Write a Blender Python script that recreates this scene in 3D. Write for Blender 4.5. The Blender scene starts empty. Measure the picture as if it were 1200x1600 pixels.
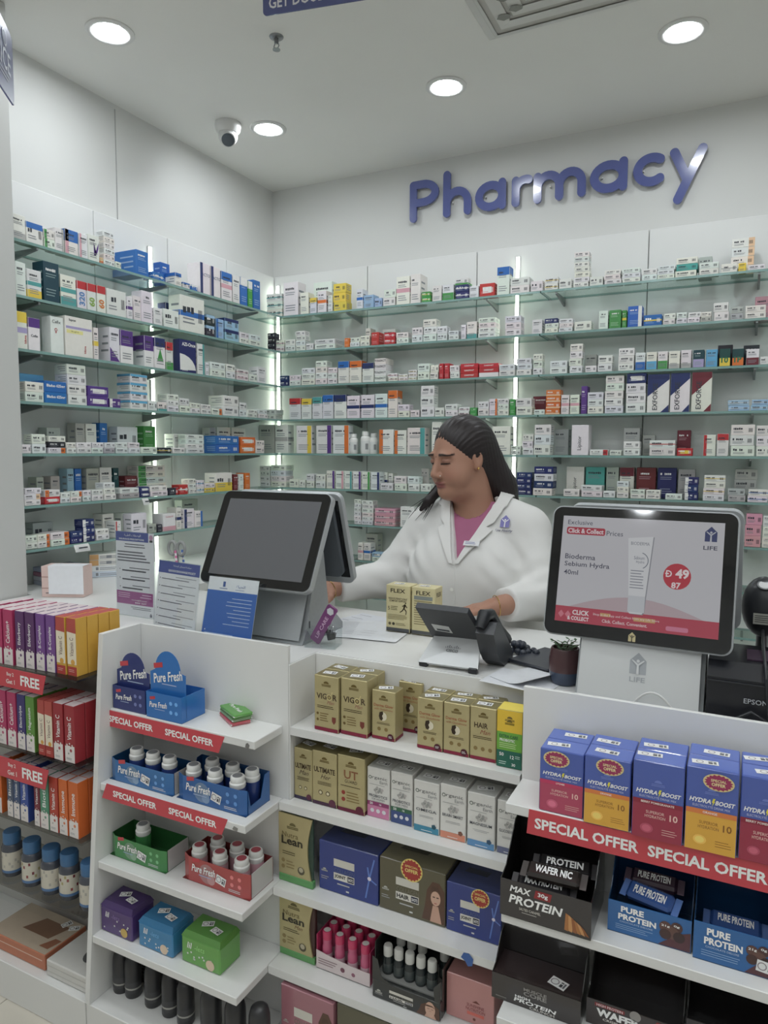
import bpy, math, random
import numpy as np
from mathutils import Vector, Matrix

random.seed(7)
SC = bpy.context.scene
COL = SC.collection
PI = math.pi

# ------------------------------------------------------------------ camera
F_PX = 1111.2
YAW, PITCH, ROLL, EYE = math.radians(26.83), math.radians(-4.885), math.radians(0.265), 1.55
fwd = Vector((-math.sin(YAW) * math.cos(PITCH), math.cos(YAW) * math.cos(PITCH), math.sin(PITCH)))
r0 = Vector((math.cos(YAW), math.sin(YAW), 0)); u0 = r0.cross(fwd)
rgt = math.cos(ROLL) * r0 + math.sin(ROLL) * u0
upv = -math.sin(ROLL) * r0 + math.cos(ROLL) * u0
cam_d = bpy.data.cameras.new('camera'); cam = bpy.data.objects.new('camera', cam_d); COL.objects.link(cam)
cam_d.sensor_fit = 'VERTICAL'; cam_d.sensor_height = 24.0; cam_d.lens = 24.0 * F_PX / 1600.0
cam_d.clip_start = 0.02
cam.matrix_world = Matrix(((rgt.x, upv.x, -fwd.x, 0), (rgt.y, upv.y, -fwd.y, 0), (rgt.z, upv.z, -fwd.z, EYE), (0, 0, 0, 1)))
SC.camera = cam

# ------------------------------------------------------------------ world, exposure
W = bpy.data.worlds.new('world'); SC.world = W; W.use_nodes = True
W.node_tree.nodes['Background'].inputs[0].default_value = (0.9, 0.95, 1.0, 1)
W.node_tree.nodes['Background'].inputs[1].default_value = 0.02
SC.view_settings.view_transform = 'Standard'; SC.view_settings.look = 'None'
SC.view_settings.gamma = 1.0; SC.view_settings.use_curve_mapping = False
SC.view_settings.exposure = -0.12
LAMP = 112.0          # emission of the ceiling downlights
STRIP = 12.0          # emission of the LED strips behind the glass shelves
SC.cycles.use_denoising = True
SC.cycles.max_bounces = 8; SC.cycles.transparent_max_bounces = 24

def ray(x, y):
    return fwd + (x - 600) / F_PX * rgt - (y - 800) / F_PX * upv
def at(x, y, ax, v):
    """where the sight line through a photo point meets the plane (axis ax = v)"""
    d = ray(x, y); t = (v - (0, 0, EYE)[ax]) / d[ax]
    return Vector((0, 0, EYE)) + t * d
def along(x, ax, v, z):
    """point on the horizontal line (axis ax = v, height z) that shows at photo column x"""
    k = (x - 600) / F_PX
    n = rgt - k * fwd                      # points P with (P-C).n = 0 show at column x
    P = [0, 0, z]; P[ax] = v; o = 1 - ax
    P[o] = -(n[ax] * v + n[2] * (z - EYE)) / n[o]
    return Vector(P)
def mpp(p):
    """metres per photo pixel at a point"""
    return (Vector(p) - Vector((0, 0, EYE))).dot(fwd) / F_PX

# ------------------------------------------------------------------ materials
def srgb(c):
    if isinstance(c, str):
        c = PAL[c]
    g_ = .3 * c[0] + .59 * c[1] + .11 * c[2]; c = tuple(g_ + .9 * (v - g_) for v in c)  # every colour slightly desaturated to imitate lens haze
    f = lambda v: (v / 255 / 12.92) if v / 255 <= 0.04045 else ((v / 255 + 0.055) / 1.055) ** 2.4
    return (f(c[0]), f(c[1]), f(c[2]), 1.0)
PAL = dict(W=(236, 236, 232), B=(42, 110, 196), N=(38, 52, 110), L=(160, 196, 226), C=(96, 178, 222), G=(70, 160, 76), D=(22, 74, 76), T=(84, 168, 166),
           P=(92, 54, 140), V=(176, 166, 210), R=(206, 52, 56), K=(224, 166, 178), O=(232, 116, 46), Y=(240, 208, 70), E=(186, 186, 182), S=(44, 46, 56),
           M=(124, 40, 54), H=(240, 200, 160), ink=(52, 56, 66), soft=(140, 144, 150), white=(246, 246, 244))
MATS = {}
def mat(name, col=(200, 200, 200), rough=0.5, metal=0.0, spec=0.5, emit=None, coat=0.0, noise=0.0, nscale=40.0, bump=0.0, attr=False, alpha=None):
    if name in MATS:
        return MATS[name]
    m = bpy.data.materials.new(name); m.use_nodes = True
    nt = m.node_tree; b = nt.nodes['Principled BSDF']
    b.inputs['Roughness'].default_value = rough; b.inputs['Metallic'].default_value = metal
    b.inputs['Specular IOR Level'].default_value = spec; b.inputs['Coat Weight'].default_value = coat
    c = srgb(col); b.inputs['Base Color'].default_value = c
    src = None
    if attr:
        a = nt.nodes.new('ShaderNodeVertexColor'); a.layer_name = 'Col'; src = a.outputs['Color']
        nt.links.new(src, b.inputs['Base Color'])
    if noise or bump:
        tc = nt.nodes.new('ShaderNodeTexCoord'); nz = nt.nodes.new('ShaderNodeTexNoise')
        nz.inputs['Scale'].default_value = nscale; nz.inputs['Detail'].default_value = 3
        nt.links.new(tc.outputs['Object'], nz.inputs['Vector'])
        if noise:
            mx = nt.nodes.new('ShaderNodeMix'); mx.data_type = 'RGBA'; mx.blend_type = 'MULTIPLY'
            mr = nt.nodes.new('ShaderNodeMapRange'); mr.inputs['To Min'].default_value = 1 - noise; mr.inputs['To Max'].default_value = 1.0
            mr.inputs['From Min'].default_value = 0.3; mr.inputs['From Max'].default_value = 0.7
            nt.links.new(nz.outputs['Fac'], mr.inputs['Value'])
            mx.inputs[0].default_value = 1.0
            if src is not None:
                nt.links.new(src, mx.inputs[6])
            else:
                mx.inputs[6].default_value = c
            nt.links.new(mr.outputs[0], mx.inputs[7]); nt.links.new(mx.outputs[2], b.inputs['Base Color'])
        if bump:
            bp = nt.nodes.new('ShaderNodeBump'); bp.inputs['Strength'].default_value = bump; bp.inputs['Distance'].default_value = 0.002
            nt.links.new(nz.outputs['Fac'], bp.inputs['Height']); nt.links.new(bp.outputs[0], b.inputs['Normal'])
    if emit:
        b.inputs['Emission Color'].default_value = c; b.inputs['Emission Strength'].default_value = emit
    MATS[name] = m
    return m
def glass(name, tint=(225, 240, 236), gloss=0.08, rough=0.02, edge=None):
    """thin clear sheet: see-through with a fresnel sheen"""
    if name in MATS:
        return MATS[name]
    m = bpy.data.materials.new(name); m.use_nodes = True; nt = m.node_tree; nt.nodes.clear()
    o = nt.nodes.new('ShaderNodeOutputMaterial'); t = nt.nodes.new('ShaderNodeBsdfTransparent'); g = nt.nodes.new('ShaderNodeBsdfGlossy')
    t.inputs[0].default_value = srgb(tint); g.inputs['Roughness'].default_value = rough
    f = nt.nodes.new('ShaderNodeFresnel'); f.inputs[0].default_value = 1.45
    a = nt.nodes.new('ShaderNodeMath'); a.operation = 'MULTIPLY_ADD'; a.inputs[1].default_value = 0.8; a.inputs[2].default_value = gloss * 0.3; a.use_clamp = True
    ge = nt.nodes.new('ShaderNodeNewGeometry'); iv = nt.nodes.new('ShaderNodeMath'); iv.operation = 'SUBTRACT'; iv.inputs[0].default_value = 1.0; nt.links.new(ge.outputs['Backfacing'], iv.inputs[1])
    nt.links.new(f.outputs[0], a.inputs[0]); fm = nt.nodes.new('ShaderNodeMath'); fm.operation = 'MULTIPLY'; nt.links.new(a.outputs[0], fm.inputs[0]); nt.links.new(iv.outputs[0], fm.inputs[1]); a = fm
    mx = nt.nodes.new('ShaderNodeMixShader'); nt.links.new(a.outputs[0], mx.inputs[0]); nt.links.new(t.outputs[0], mx.inputs[1]); nt.links.new(g.outputs[0], mx.inputs[2])
    nt.links.new(mx.outputs[0], o.inputs[0]); MATS[name] = m
    return m

CARTON = mat('printed_card', rough=0.42, attr=True, noise=0.04, nscale=60)
GLOSSY = mat('printed_gloss', rough=0.22, attr=True, coat=0.3)
FOIL = mat('metallic_print', rough=0.38, metal=0.4, attr=True, noise=0.08, nscale=25)
PLAST = mat('moulded_plastic', rough=0.35, attr=True)
LAMINATE = mat('white_laminate', (226, 226, 223), 0.35, noise=0.03, nscale=6)

# ------------------------------------------------------------------ mesh builder
FONT_CACHE = {}
def text_mesh(s, bold=0.0, shear=0.0, space=1.0):
    k = (s, bold, shear, space)
    if k not in FONT_CACHE:
        c = bpy.data.curves.new('lettering', 'FONT'); c.body = s; c.size = 1.0; c.offset = bold; c.shear = shear; c.resolution_u = 2; c.space_character = space
        c.align_x = 'CENTER'; c.space_line = 0.9
        o = bpy.data.objects.new('lettering', c); COL.objects.link(o)
        bpy.context.view_layer.update()
        dg = bpy.context.evaluated_depsgraph_get(); me = o.evaluated_get(dg).to_mesh()
        v = [tuple(x.co) for x in me.vertices]; f = [tuple(p.vertices) for p in me.polygons]
        o.evaluated_get(dg).to_mesh_clear(); bpy.data.objects.remove(o); bpy.data.curves.remove(c)
        if not v:
            v = [(0, 0, 0)]
        a = np.array(v); lo, hi = a.min(0), a.max(0)
        FONT_CACHE[k] = ((a[:, :2] - (lo[:2] + hi[:2]) / 2).tolist(), f, float(hi[0] - lo[0]), float(hi[1] - lo[1]))
    return FONT_CACHE[k]

class MB:
    def __init__(s):
        s.v = []; s.f = []; s.c = []; s.m = []; s.sm = []; s.xf = None; s.col = (1, 1, 1, 1); s.mi = 0; s.smooth = False
    def add(s, vs, fs, col=None, mi=None, smooth=None):
        b = len(s.v)
        if s.xf is not None:
            vs = [s.xf @ Vector(p) for p in vs]
        s.v += [tuple(p) for p in vs]
        c = srgb(col) if col is not None else s.col
        for f in fs:
            s.f.append(tuple(b + i for i in f)); s.c.append(c); s.m.append(s.mi if mi is None else mi); s.sm.append(s.smooth if smooth is None else smooth)
        return s
    def quad(s, a, b, c, d, col=None, mi=None):
        return s.add([a, b, c, d], [(0, 1, 2, 3)], col, mi)
    def box(s, x0, x1, y0, y1, z0, z1, col=None, mi=None):
        v = [(x, y, z) for z in (z0, z1) for y in (y0, y1) for x in (x0, x1)]
        return s.add(v, [(0, 2, 3, 1), (4, 5, 7, 6), (0, 1, 5, 4), (2, 6, 7, 3), (0, 4, 6, 2), (1, 3, 7, 5)], col, mi)
    def cbox(s, x0, x1, y0, y1, z0, z1, c=0.002, col=None, mi=None):
        """box with chamfered edges"""
        vs = []; X = (x0, x1); Y = (y0, y1); Z = (z0, z1); idx = {}
        for i in (0, 1):
            for j in (0, 1):
                for k in (0, 1):
                    sx, sy, sz = 1 - 2 * i, 1 - 2 * j, 1 - 2 * k
                    idx[i, j, k] = len(vs)
                    vs += [(X[i], Y[j] + sy * c, Z[k] + sz * c), (X[i] + sx * c, Y[j], Z[k] + sz * c), (X[i] + sx * c, Y[j] + sy * c, Z[k])]
        g = lambda i, j, k, a: idx[i, j, k] + a
        fs = []
        for i in (0, 1):
            q = [g(i, 0, 0, 0), g(i, 1, 0, 0), g(i, 1, 1, 0), g(i, 0, 1, 0)]; fs.append(q if i else q[::-1])
            q = [g(0, i, 0, 1), g(0, i, 1, 1), g(1, i, 1, 1), g(1, i, 0, 1)]; fs.append(q if i else q[::-1])
            q = [g(0, 0, i, 2), g(1, 0, i, 2), g(1, 1, i, 2), g(0, 1, i, 2)]; fs.append(q if i else q[::-1])
        for i in (0, 1):
            for j in (0, 1):
                fs.append([g(i, j, 0, 0), g(i, j, 1, 0), g(i, j, 1, 1), g(i, j, 0, 1)])
                fs.append([g(i, 0, j, 0), g(i, 1, j, 0), g(i, 1, j, 2), g(i, 0, j, 2)])
                fs.append([g(0, i, j, 1), g(1, i, j, 1), g(1, i, j, 2), g(0, i, j, 2)])
                for k in (0, 1):
                    fs.append([g(i, j, k, 0), g(i, j, k, 1), g(i, j, k, 2)])
        return s.add(vs, fs, col, mi)
    def prism(s, pts, y0, y1, col=None, mi=None, side=None, smooth=False):
        """polygon in (x, z) extruded along y"""
        n = len(pts)
        v = [(p[0], y0, p[1]) for p in pts] + [(p[0], y1, p[1]) for p in pts]
        s.add(v, [tuple(range(n)), tuple(range(2 * n - 1, n - 1, -1))], col, mi, False)
        s.add(v, [(i, i + n, (i + 1) % n + n, (i + 1) % n) for i in range(n)], side if side is not None else col, mi, smooth)
        return s
    def lathe(s, prof, cx=0, cy=0, n=20, col=None, mi=None, cap=True, smooth=True):
        vs = []; fs = []
        for r, z in prof:
            vs += [(cx + r * math.cos(2 * PI * i / n), cy + r * math.sin(2 * PI * i / n), z) for i in range(n)]
        for k in range(len(prof) - 1):
            fs += [(k * n + i, k * n + (i + 1) % n, (k + 1) * n + (i + 1) % n, (k + 1) * n + i) for i in range(n)]
        s.add(vs, fs, col, mi, smooth)
        if cap:
            s.add(vs, [tuple(range(n - 1, -1, -1)), tuple(range((len(prof) - 1) * n, len(prof) * n))], col, mi, False)
        return s
    def tube(s, path, r, n=8, col=None, mi=None, closed=False):
        P = [Vector(p) for p in path]; vs = []; fs = []; m = len(P); R = r if isinstance(r, (list, tuple)) else [r] * m
        up = None
        for i, p in enumerate(P):
            t = (P[(i + 1) % m] - P[i - 1]) if closed else (P[min(i + 1, m - 1)] - P[max(i - 1, 0)])
            t.normalize()
            if up is None:
                up = Vector((0, 0, 1)) if abs(t.z) < 0.9 else Vector((1, 0, 0))
            a = t.cross(up); a.normalize(); b = a.cross(t); up = b
            vs += [p + R[i] * (math.cos(2 * PI * k / n) * a + math.sin(2 * PI * k / n) * b) for k in range(n)]
        for i in range(m if closed else m - 1):
            j = (i + 1) % m
            fs += [(i * n + k, i * n + (k + 1) % n, j * n + (k + 1) % n, j * n + k) for k in range(n)]
        s.add(vs, fs, col, mi, True)
        if not closed:
            s.add(vs, [tuple(range(n - 1, -1, -1)), tuple(range((m - 1) * n, m * n))], col, mi, False)
        return s
    def ball(s, c, r, n=10, col=None, mi=None, k=(1, 1, 1)):
        vs = []; fs = []
        for i in range(n + 1):
            a = PI * i / n
            vs += [(c[0] + k[0] * r * math.sin(a) * math.cos(2 * PI * j / (2 * n)), c[1] + k[1] * r * math.sin(a) * math.sin(2 * PI * j / (2 * n)), c[2] + k[2] * r * math.cos(a)) for j in range(2 * n)]
        for i in range(n):
            fs += [(i * 2 * n + j, (i + 1) * 2 * n + j, (i + 1) * 2 * n + (j + 1) % (2 * n), i * 2 * n + (j + 1) % (2 * n)) for j in range(2 * n)]
        return s.add(vs, fs, col, mi, True)
    def text(s, t, x, z, y, h=None, w=None, col='ink', bold=0.0, shear=0.0, rot=0.0, mi=None, space=1.0, curve=None):
        """lettering on a face towards -y, centred at (x, z); fitted to height h and / or width w"""
        v, f, tw, th = text_mesh(t, bold, shear, space)
        sx = sz = None
        if h is not None: sz = h / th
        if w is not None: sx = w / tw
        sx = sx if sx is not None else sz; sz = sz if sz is not None else sx
        ca, sa = math.cos(rot), math.sin(rot)
        return s.add([(x + ca * a * sx - sa * b * sz, y, z + sa * a * sx + ca * b * sz) for a, b in v], f, col, mi)
    def disc(s, x, z, y, r, col=None, n=16, mi=None, kz=1.0):
        return s.add([(x + r * math.cos(2 * PI * i / n), y, z + kz * r * math.sin(2 * PI * i / n)) for i in range(n)], [tuple(range(n))], col, mi)
    def rect(s, x0, x1, z0, z1, y, col=None, mi=None):
        return s.quad((x0, y, z0), (x1, y, z0), (x1, y, z1), (x0, y, z1), col, mi)
    def poly(s, pts, y, col=None, mi=None):
        return s.add([(a, y, b) for a, b in pts], [tuple(range(len(pts)))], col, mi)
    def burst(s, x, z, y, r, col, n=20, k=0.82):
        return s.poly([(x + r * (1 if i % 2 else k) * math.cos(PI * i / n), z + r * (1 if i % 2 else k) * math.sin(PI * i / n)) for i in range(2 * n)], y, col)
    def lines(s, x0, x1, z0, z1, y, n, col='soft', rag=0.25, thick=0.35, align='l'):
        """fine print: n thin rules"""
        for i in range(n):
            zz = z1 - (i + 0.5) * (z1 - z0) / n; t = (z1 - z0) / n * thick / 2; k = random.uniform(0, rag) * (x1 - x0)
            a, b = (x0, x1 - k) if align == 'l' else ((x0 + k, x1) if align == 'r' else (x0 + k / 2, x1 - k / 2))
            s.rect(a, b, zz - t, zz + t, y, col)
        return s
    def build(s, name, mats=None, parent=None, loc=None, rot=None):
        me = bpy.data.meshes.new(name); me.from_pydata(s.v, [], s.f)
        mats = mats or [CARTON]
        for m in (mats if isinstance(mats, (list, tuple)) else [mats]):
            me.materials.append(m)
        n = len(s.f)
        if n:
            me.polygons.foreach_set('material_index', s.m); me.polygons.foreach_set('use_smooth', s.sm)
            ca = me.color_attributes.new('Col', 'FLOAT_COLOR', 'CORNER')
            cols = np.repeat(np.array(s.c, dtype=np.float32), [len(f) for f in s.f], axis=0)
            ca.data.foreach_set('color', cols.ravel())
            if any(s.sm):
                me.set_sharp_from_angle(angle=math.radians(48))
        me.update()
        o = bpy.data.objects.new(name, me); COL.objects.link(o)
        if name in ('front_print', 'advert_print', 'advert_lettering', 'face_print', 'side_print', 'cover_print', 'line_print', 'lid_print'): o['kind'] = 'stuff'     # flat print: many tiny marks
        if parent is not None: o.parent = parent
        if loc is not None: o.location = loc
        if rot is not None: o.rotation_euler = rot
        return o

def tag(o, label, cat, group=None, kind=None):
    if label: o['label'] = label
    if cat: o['category'] = cat
    if group: o['group'] = group
    if kind: o['kind'] = kind
    return o
def thing(name, label, cat, loc=(0, 0, 0), rotz=0.0, group=None):
    o = bpy.data.objects.new(name, None); COL.objects.link(o); o.empty_display_size = 0.05
    o.location = loc; o.rotation_euler = (0, 0, rotz)
    return tag(o, label, cat, group)
def struct(name, mb, m, parent=None):
    o = mb.build(name, m, parent)
    if parent is None: o['kind'] = 'structure'
    return o
def rrect(x0, x1, z0, z1, r, n=5):
    """rounded rectangle outline, counter-clockwise seen from -y"""
    out = []
    for cx, cz, a0 in ((x1 - r, z0 + r, -PI / 2), (x1 - r, z1 - r, 0), (x0 + r, z1 - r, PI / 2), (x0 + r, z0 + r, PI)):
        out += [(cx + r * math.cos(a0 + PI / 2 * i / n), cz + r * math.sin(a0 + PI / 2 * i / n)) for i in range(n + 1)]
    return out
ORD = ('first second third fourth fifth sixth seventh eighth ninth tenth eleventh twelfth thirteenth fourteenth fifteenth sixteenth seventeenth eighteenth nineteenth twentieth '
       'twenty-first twenty-second twenty-third twenty-fourth twenty-fifth twenty-sixth twenty-seventh twenty-eighth twenty-ninth thirtieth thirty-first thirty-second thirty-third').split()

# ------------------------------------------------------------------ the room
CEIL, YW, XW = 3.04, 3.50, -2.50
X0R, X1R, Y0R = -4.2, 3.2, -3.4
PAINT = mat('wall_paint', (222, 223, 220), 0.6, noise=0.03, nscale=2.5)
CEILP = mat('ceiling_paint', (240, 239, 234), 0.7, noise=0.03, nscale=2.0)
PANELW = mat('white_back_panel', (232, 233, 231), 0.4)
TILE = mat('floor_tile', (214, 207, 192), 0.3, noise=0.08, nscale=5)
GROUT = mat('grout', (150, 145, 135), 0.8)
f = struct('floor', MB().box(X0R, X1R, Y0R, YW + .1, -.1, -0.002), GROUT)
tile_me = None
for i in range(13):
    for j in range(12):
        x = X0R + i * .6; y = Y0R + j * .6
        if x > X1R - .01 or y > YW: continue
        if tile_me is None:
            t = MB().cbox(0.0015, .5985, 0.0015, .5985, -.008, 0, .001).build('floor_tile', TILE, f); tile_me = t.data
        else:
            t = bpy.data.objects.new('floor_tile', tile_me); COL.objects.link(t); t.parent = f
        t.location = (x, y, 0)
struct('ceiling', MB().box(X0R, X1R, Y0R, YW + .1, CEIL, CEIL + .1), CEILP)
wb = struct('wall_back', MB().box(X0R, X1R, YW, YW + .1, 0, CEIL), PAINT)
wl = struct('wall_left', MB().box(XW - .1, XW, 1.55, YW, 0, CEIL), PAINT)
struct('wall_front', MB().box(X0R, X1R, Y0R - .1, Y0R, 0, CEIL), PAINT)
struct('wall_right', MB().box(X1R, X1R + .1, Y0R, YW + .1, 0, CEIL), PAINT)
struct('wall_side', MB().box(X0R - .1, X0R, Y0R, YW, 0, CEIL), PAINT)
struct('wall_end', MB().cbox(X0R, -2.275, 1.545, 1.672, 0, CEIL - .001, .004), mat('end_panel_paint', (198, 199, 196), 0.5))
# white boards behind the glass shelves, with dark joints between them
PT = 2.55
for a, b in ((-2.48, -1.87), (-1.866, -1.245), (-1.241, -.43), (-.426, .12), (.124, .9), (.904, 1.7), (1.704, 2.5)):
    MB().cbox(a, b, YW - .02, YW - .001, .06, PT, .002).build('back_board', PANELW, wb)
for a, b in ((1.68, 2.19), (2.194, 2.62), (2.624, 3.05), (3.054, 3.478)):
    MB().cbox(XW + .001, XW + .02, a, b, .06, PT, .002).build('back_board', PANELW, wl)
MB().box(XW + .0002, XW + .003, 2.338, 2.341, PT, CEIL - .02).build('panel_joint', mat('joint_grey', (176, 176, 174), .8), wl)  # thin grey line along the joint between wall panels

# ceiling downlights
LED = mat('lamp_disc', (244, 250, 255), emit=LAMP)
RING = mat('lamp_ring', (225, 225, 222), 0.4)
k = 0
lamp_words = ['near the blue hanging arrow sign', 'above the white ceiling camera']
def downlight(x, y, label, r=.062):
    o = thing('downlight', label, 'ceiling light', (x, y, CEIL), 0, 'round ceiling downlights')
    MB().lathe([(r + .022, 0), (r + .022, -.004), (r + .012, -.008), (r, -.006), (r - .004, -.002)], n=28, cap=False).build('trim_ring', RING, o)
    m = MB(); m.add([(r * math.cos(2 * PI * i / 24), -r * math.sin(2 * PI * i / 24), -.004) for i in range(24)], [tuple(range(24))]); m.build('lamp_disc', LED, o)
downlight(-2.09, 1.945, 'lit round downlight in ceiling above the left shelf end')
downlight(-2.04, 2.825, 'lit round downlight beside the dome camera')
downlight(-1.157, 2.834, 'lit round downlight beside the ceiling air vent')
downlight(-.261, 2.847, 'lit round downlight above the letter y of the wall lettering')
for n_, (x, y) in enumerate(((.64, 2.83), (.64, 1.6), (-1.16, .9), (-.26, .5), (.8, .4), (-2.6, .6), (-1.5, -.6), (0, -.9), (1.5, -.8), (-2.8, -1.2), (-1.0, -2.2), (.8, -2.2), (2.3, .8), (2.3, -2.2), (-3.3, -2.4), (2.2, 2.4), (-.75, -.25), (.55, -.2), (-1.95, -.1), (-.5, 1.05), (.35, 1.1), (-1.75, 1.0), (-.3, -1.7), (-1.2, -1.4), (1.1, -1.5))):  # all out of view; later entries added to brighten the counter fronts
    downlight(x, y, f'unseen round downlight over the shop floor, {ORD[n_]} outside the pharmacy corner')

# LED strips
STR = mat('led_strip', (240, 250, 232), emit=STRIP)
def strip(loc, z0, z1, d, label):
    o = thing('led_strip', label, 'light strip', (loc[0], loc[1], z0), 0, 'vertical light strips behind the shelves')
    h = z1 - z0
    if d == 'y':
        MB().box(-.010, .010, -.006, .0, 0, h).build('channel', mat('alu_channel', (205, 208, 208), .35, .8), o)
        MB().box(-.0075, .0075, -.010, -.0062, .004, h - .004).build('diffuser', STR, o)
    else:
        MB().box(0, .006, -.010, .010, 0, h).build('channel', mat('alu_channel', (205, 208, 208), .35, .8), o)
        MB().box(.0062, .010, -.0075, .0075, .004, h - .004).build('diffuser', STR, o)
strip((-1.03, YW - .021, 0), .10, 2.50, 'y', 'bright vertical light strip dividing the back wall shelves')
strip((XW + .021, 2.50, 0), .10, 2.48, 'x', 'bright vertical light strip midway along the left shelves')
strip((XW + .05, YW - .021, 0), .10, 2.5, 'y', 'bright vertical light strip in the corner of the room')

# glass shelves with brackets
GLS = glass('shelf_glass', (224, 236, 231), .10)
GEDGE = mat('glass_edge', (128, 166, 160), .15, spec=.8)
STEEL = mat('bracket_steel', (150, 154, 154), .35, .7)
YS, XS = 3.30, -2.306          # front edges of the glass
ZB = [2.287, 2.0945, 1.9075, 1.7227, 1.5357, 1.3465, 1.160, .969, .776]
ZL = [2.287, 2.0945, 1.9075, 1.7227, 1.5357, 1.3465, 1.186]
def bracket(o, x, y, dirx, length):
    """tapered arm under the glass, from the wall to near the front edge (local to the shelf)"""
    pr = [(0, -.0105), (length, -.0105), (length, -.018), (.05, -.036), (0, -.045)]
    m = MB()
    if dirx:
        m.xf = Matrix.Translation((x, y, 0))
    else:
        m.xf = Matrix.Translation((x, y, 0)) @ Matrix.Rotation(-PI / 2, 4, 'Z')
    m.prism(pr, -.0045, .0045); m.build('bracket', STEEL, o)
def shelf(x0, x1, y0, y1, z, label, brs, side):
    o = thing('glass_shelf', label, 'shelf', ((x0 + x1) / 2, (y0 + y1) / 2, z), 0, 'glass wall shelves')
    a, b, c, d = x0 - o.location.x, x1 - o.location.x, y0 - o.location.y, y1 - o.location.y
    m = MB(); T = .010
    m.quad((a, c, 0), (b, c, 0), (b, d, 0), (a, d, 0), mi=0); m.quad((a, d, -T), (b, d, -T), (b, c, -T), (a, c, -T), mi=0)
    for p, q in (((a, c), (b, c)), ((b, c), (b, d)), ((b, d), (a, d)), ((a, d), (a, c))):
        m.quad((p[0], p[1], -T), (q[0], q[1], -T), (q[0], q[1], 0), (p[0], p[1], 0), mi=1)
    m.build('glass_pane', [GLS, GEDGE], o)
    for t in brs:
        if side == 'b': bracket(o, t - o.location.x, d, False, .17)
        else: bracket(o, a, t - o.location.y, True, .165)
ST = ['top', 'second', 'third', 'fourth', 'fifth', 'sixth', 'seventh', 'eighth', 'lowest']
for i, z in enumerate(ZB):
    shelf(XW + .021, -.872, YS, YW - .021, z, f'{ST[i]} glass shelf on the back wall, between corner and light strip', (-1.90, -1.13), 'b')
    shelf(-.866, .62, YS, YW - .021, z, f'{ST[i]} glass shelf on the back wall, right of the light strip', (-.80, .02), 'b')
for i, z in enumerate(ZL):
    shelf(XW + .021, XS, 1.676, YS - .002, z, f'{ST[i]} glass shelf on the left wall', (1.79, 2.44, 3.10), 'l')

# ------------------------------------------------------------------ medicine boxes on the glass shelves
CNAME = dict(W='white', B='blue', N='navy', L='light blue', C='sky blue', G='green', D='dark green', T='teal', P='purple', V='lilac', R='red', K='pink', O='orange', Y='yellow', E='grey', S='black', M='maroon', H='peach')
BPOS = dict(t=(0, 1, .70, 1), b=(0, 1, 0, .28), l=(0, .28, 0, 1), r=(.72, 1, 0, 1), m=(0, 1, .42, .58), h=(0, 1, .52, 1), k=(0, 1, 0, .48), c=(.2, .8, .25, .75))
BWORD = dict(t='top band', b='bottom band', l='edge', r='edge', m='stripe', h='upper half', k='lower half', c='panel')
def word_marks(m, x0, x1, z, h, y, col, rnd):
    """small dark strokes that read as a printed word at this distance"""
    x = x0
    while x < x1 - h * .3:
        w = h * rnd.uniform(.35, .75)
        if rnd.random() < .86: m.rect(x, min(x + w, x1), z - h * rnd.uniform(.35, .5), z + h * rnd.uniform(.3, .5), y, col)
        x += w + h * .16
def carton_mesh(w, d, h, style, rnd, txt=None):
    """a printed carton, front towards -y, base centre of the front edge at the origin; style = base letter + band codes"""
    m = MB(); base = style[0]; e = .0003
    b = tuple(min(255, max(0, c + rnd.randint(-8, 6))) for c in PAL[base])
    m.cbox(-w / 2, w / 2, 0, d, 0, h, min(.0012, h * .05), b)
    i = 1
    while i + 1 < len(style):
        c, p = style[i], style[i + 1]; u0, u1, v0, v1 = BPOS[p]
        m.rect(-w / 2 + u0 * w + .0008, -w / 2 + u1 * w - .0008, v0 * h + .0008, v1 * h - .0008, -e, PAL[c])
        if p in 'tbmhk':      # bands run round the sides
            for s in (-1, 1):
                q = [(s * (w / 2 + e), .001, v0 * h + .0008), (s * (w / 2 + e), d - .001, v0 * h + .0008), (s * (w / 2 + e), d - .001, v1 * h - .0008), (s * (w / 2 + e), .001, v1 * h - .0008)]
                m.add(q if s > 0 else q[::-1], [(0, 1, 2, 3)], PAL[c])
        if p in 'th':
            m.quad((-w / 2, 0.001, h + e), (w / 2, .001, h + e), (w / 2, d, h + e), (-w / 2, d, h + e), PAL[c])
        i += 2
    dark = PAL['ink'] if base in 'WLCVKHYET' else PAL['white']
    soft = PAL['soft'] if base in 'WLCVKHYET' else tuple((a + 255) // 2 for a in PAL[base])
    if txt is None:
        if h > w * 1.1:
            word_marks(m, -w * .36, w * rnd.uniform(.15, .38), h * .80, h * .075, -2 * e, dark, rnd)
            m.lines(-w * .36, w * .3, h * .60, h * .72, -2 * e, 2, soft); m.lines(-w * .36, w * .34, h * .12, h * .34, -2 * e, 3, soft)
        else:
            word_marks(m, -w * .40, w * rnd.uniform(-.05, .12), h * .62, h * .22, -2 * e, dark, rnd)
            m.lines(-w * .40, w * .1, h * .2, h * .42, -2 * e, 2, soft)
            for k in range(4): m.rect(w * (.24 + .045 * k), w * (.262 + .045 * k), h * .3, h * .68, -2 * e, dark)
        for s in (-1, 1):
            for k in range(3):
                zz = h * (.3 + .2 * k); y1 = d * rnd.uniform(.5, .85)
                q = [(s * (w / 2 + 2 * e), d * .12, zz), (s * (w / 2 + 2 * e), y1, zz), (s * (w / 2 + 2 * e), y1, zz + h * .06), (s * (w / 2 + 2 * e), d * .12, zz + h * .06)]
                m.add(q if s > 0 else q[::-1], [(0, 1, 2, 3)], soft)
    return m
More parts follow.
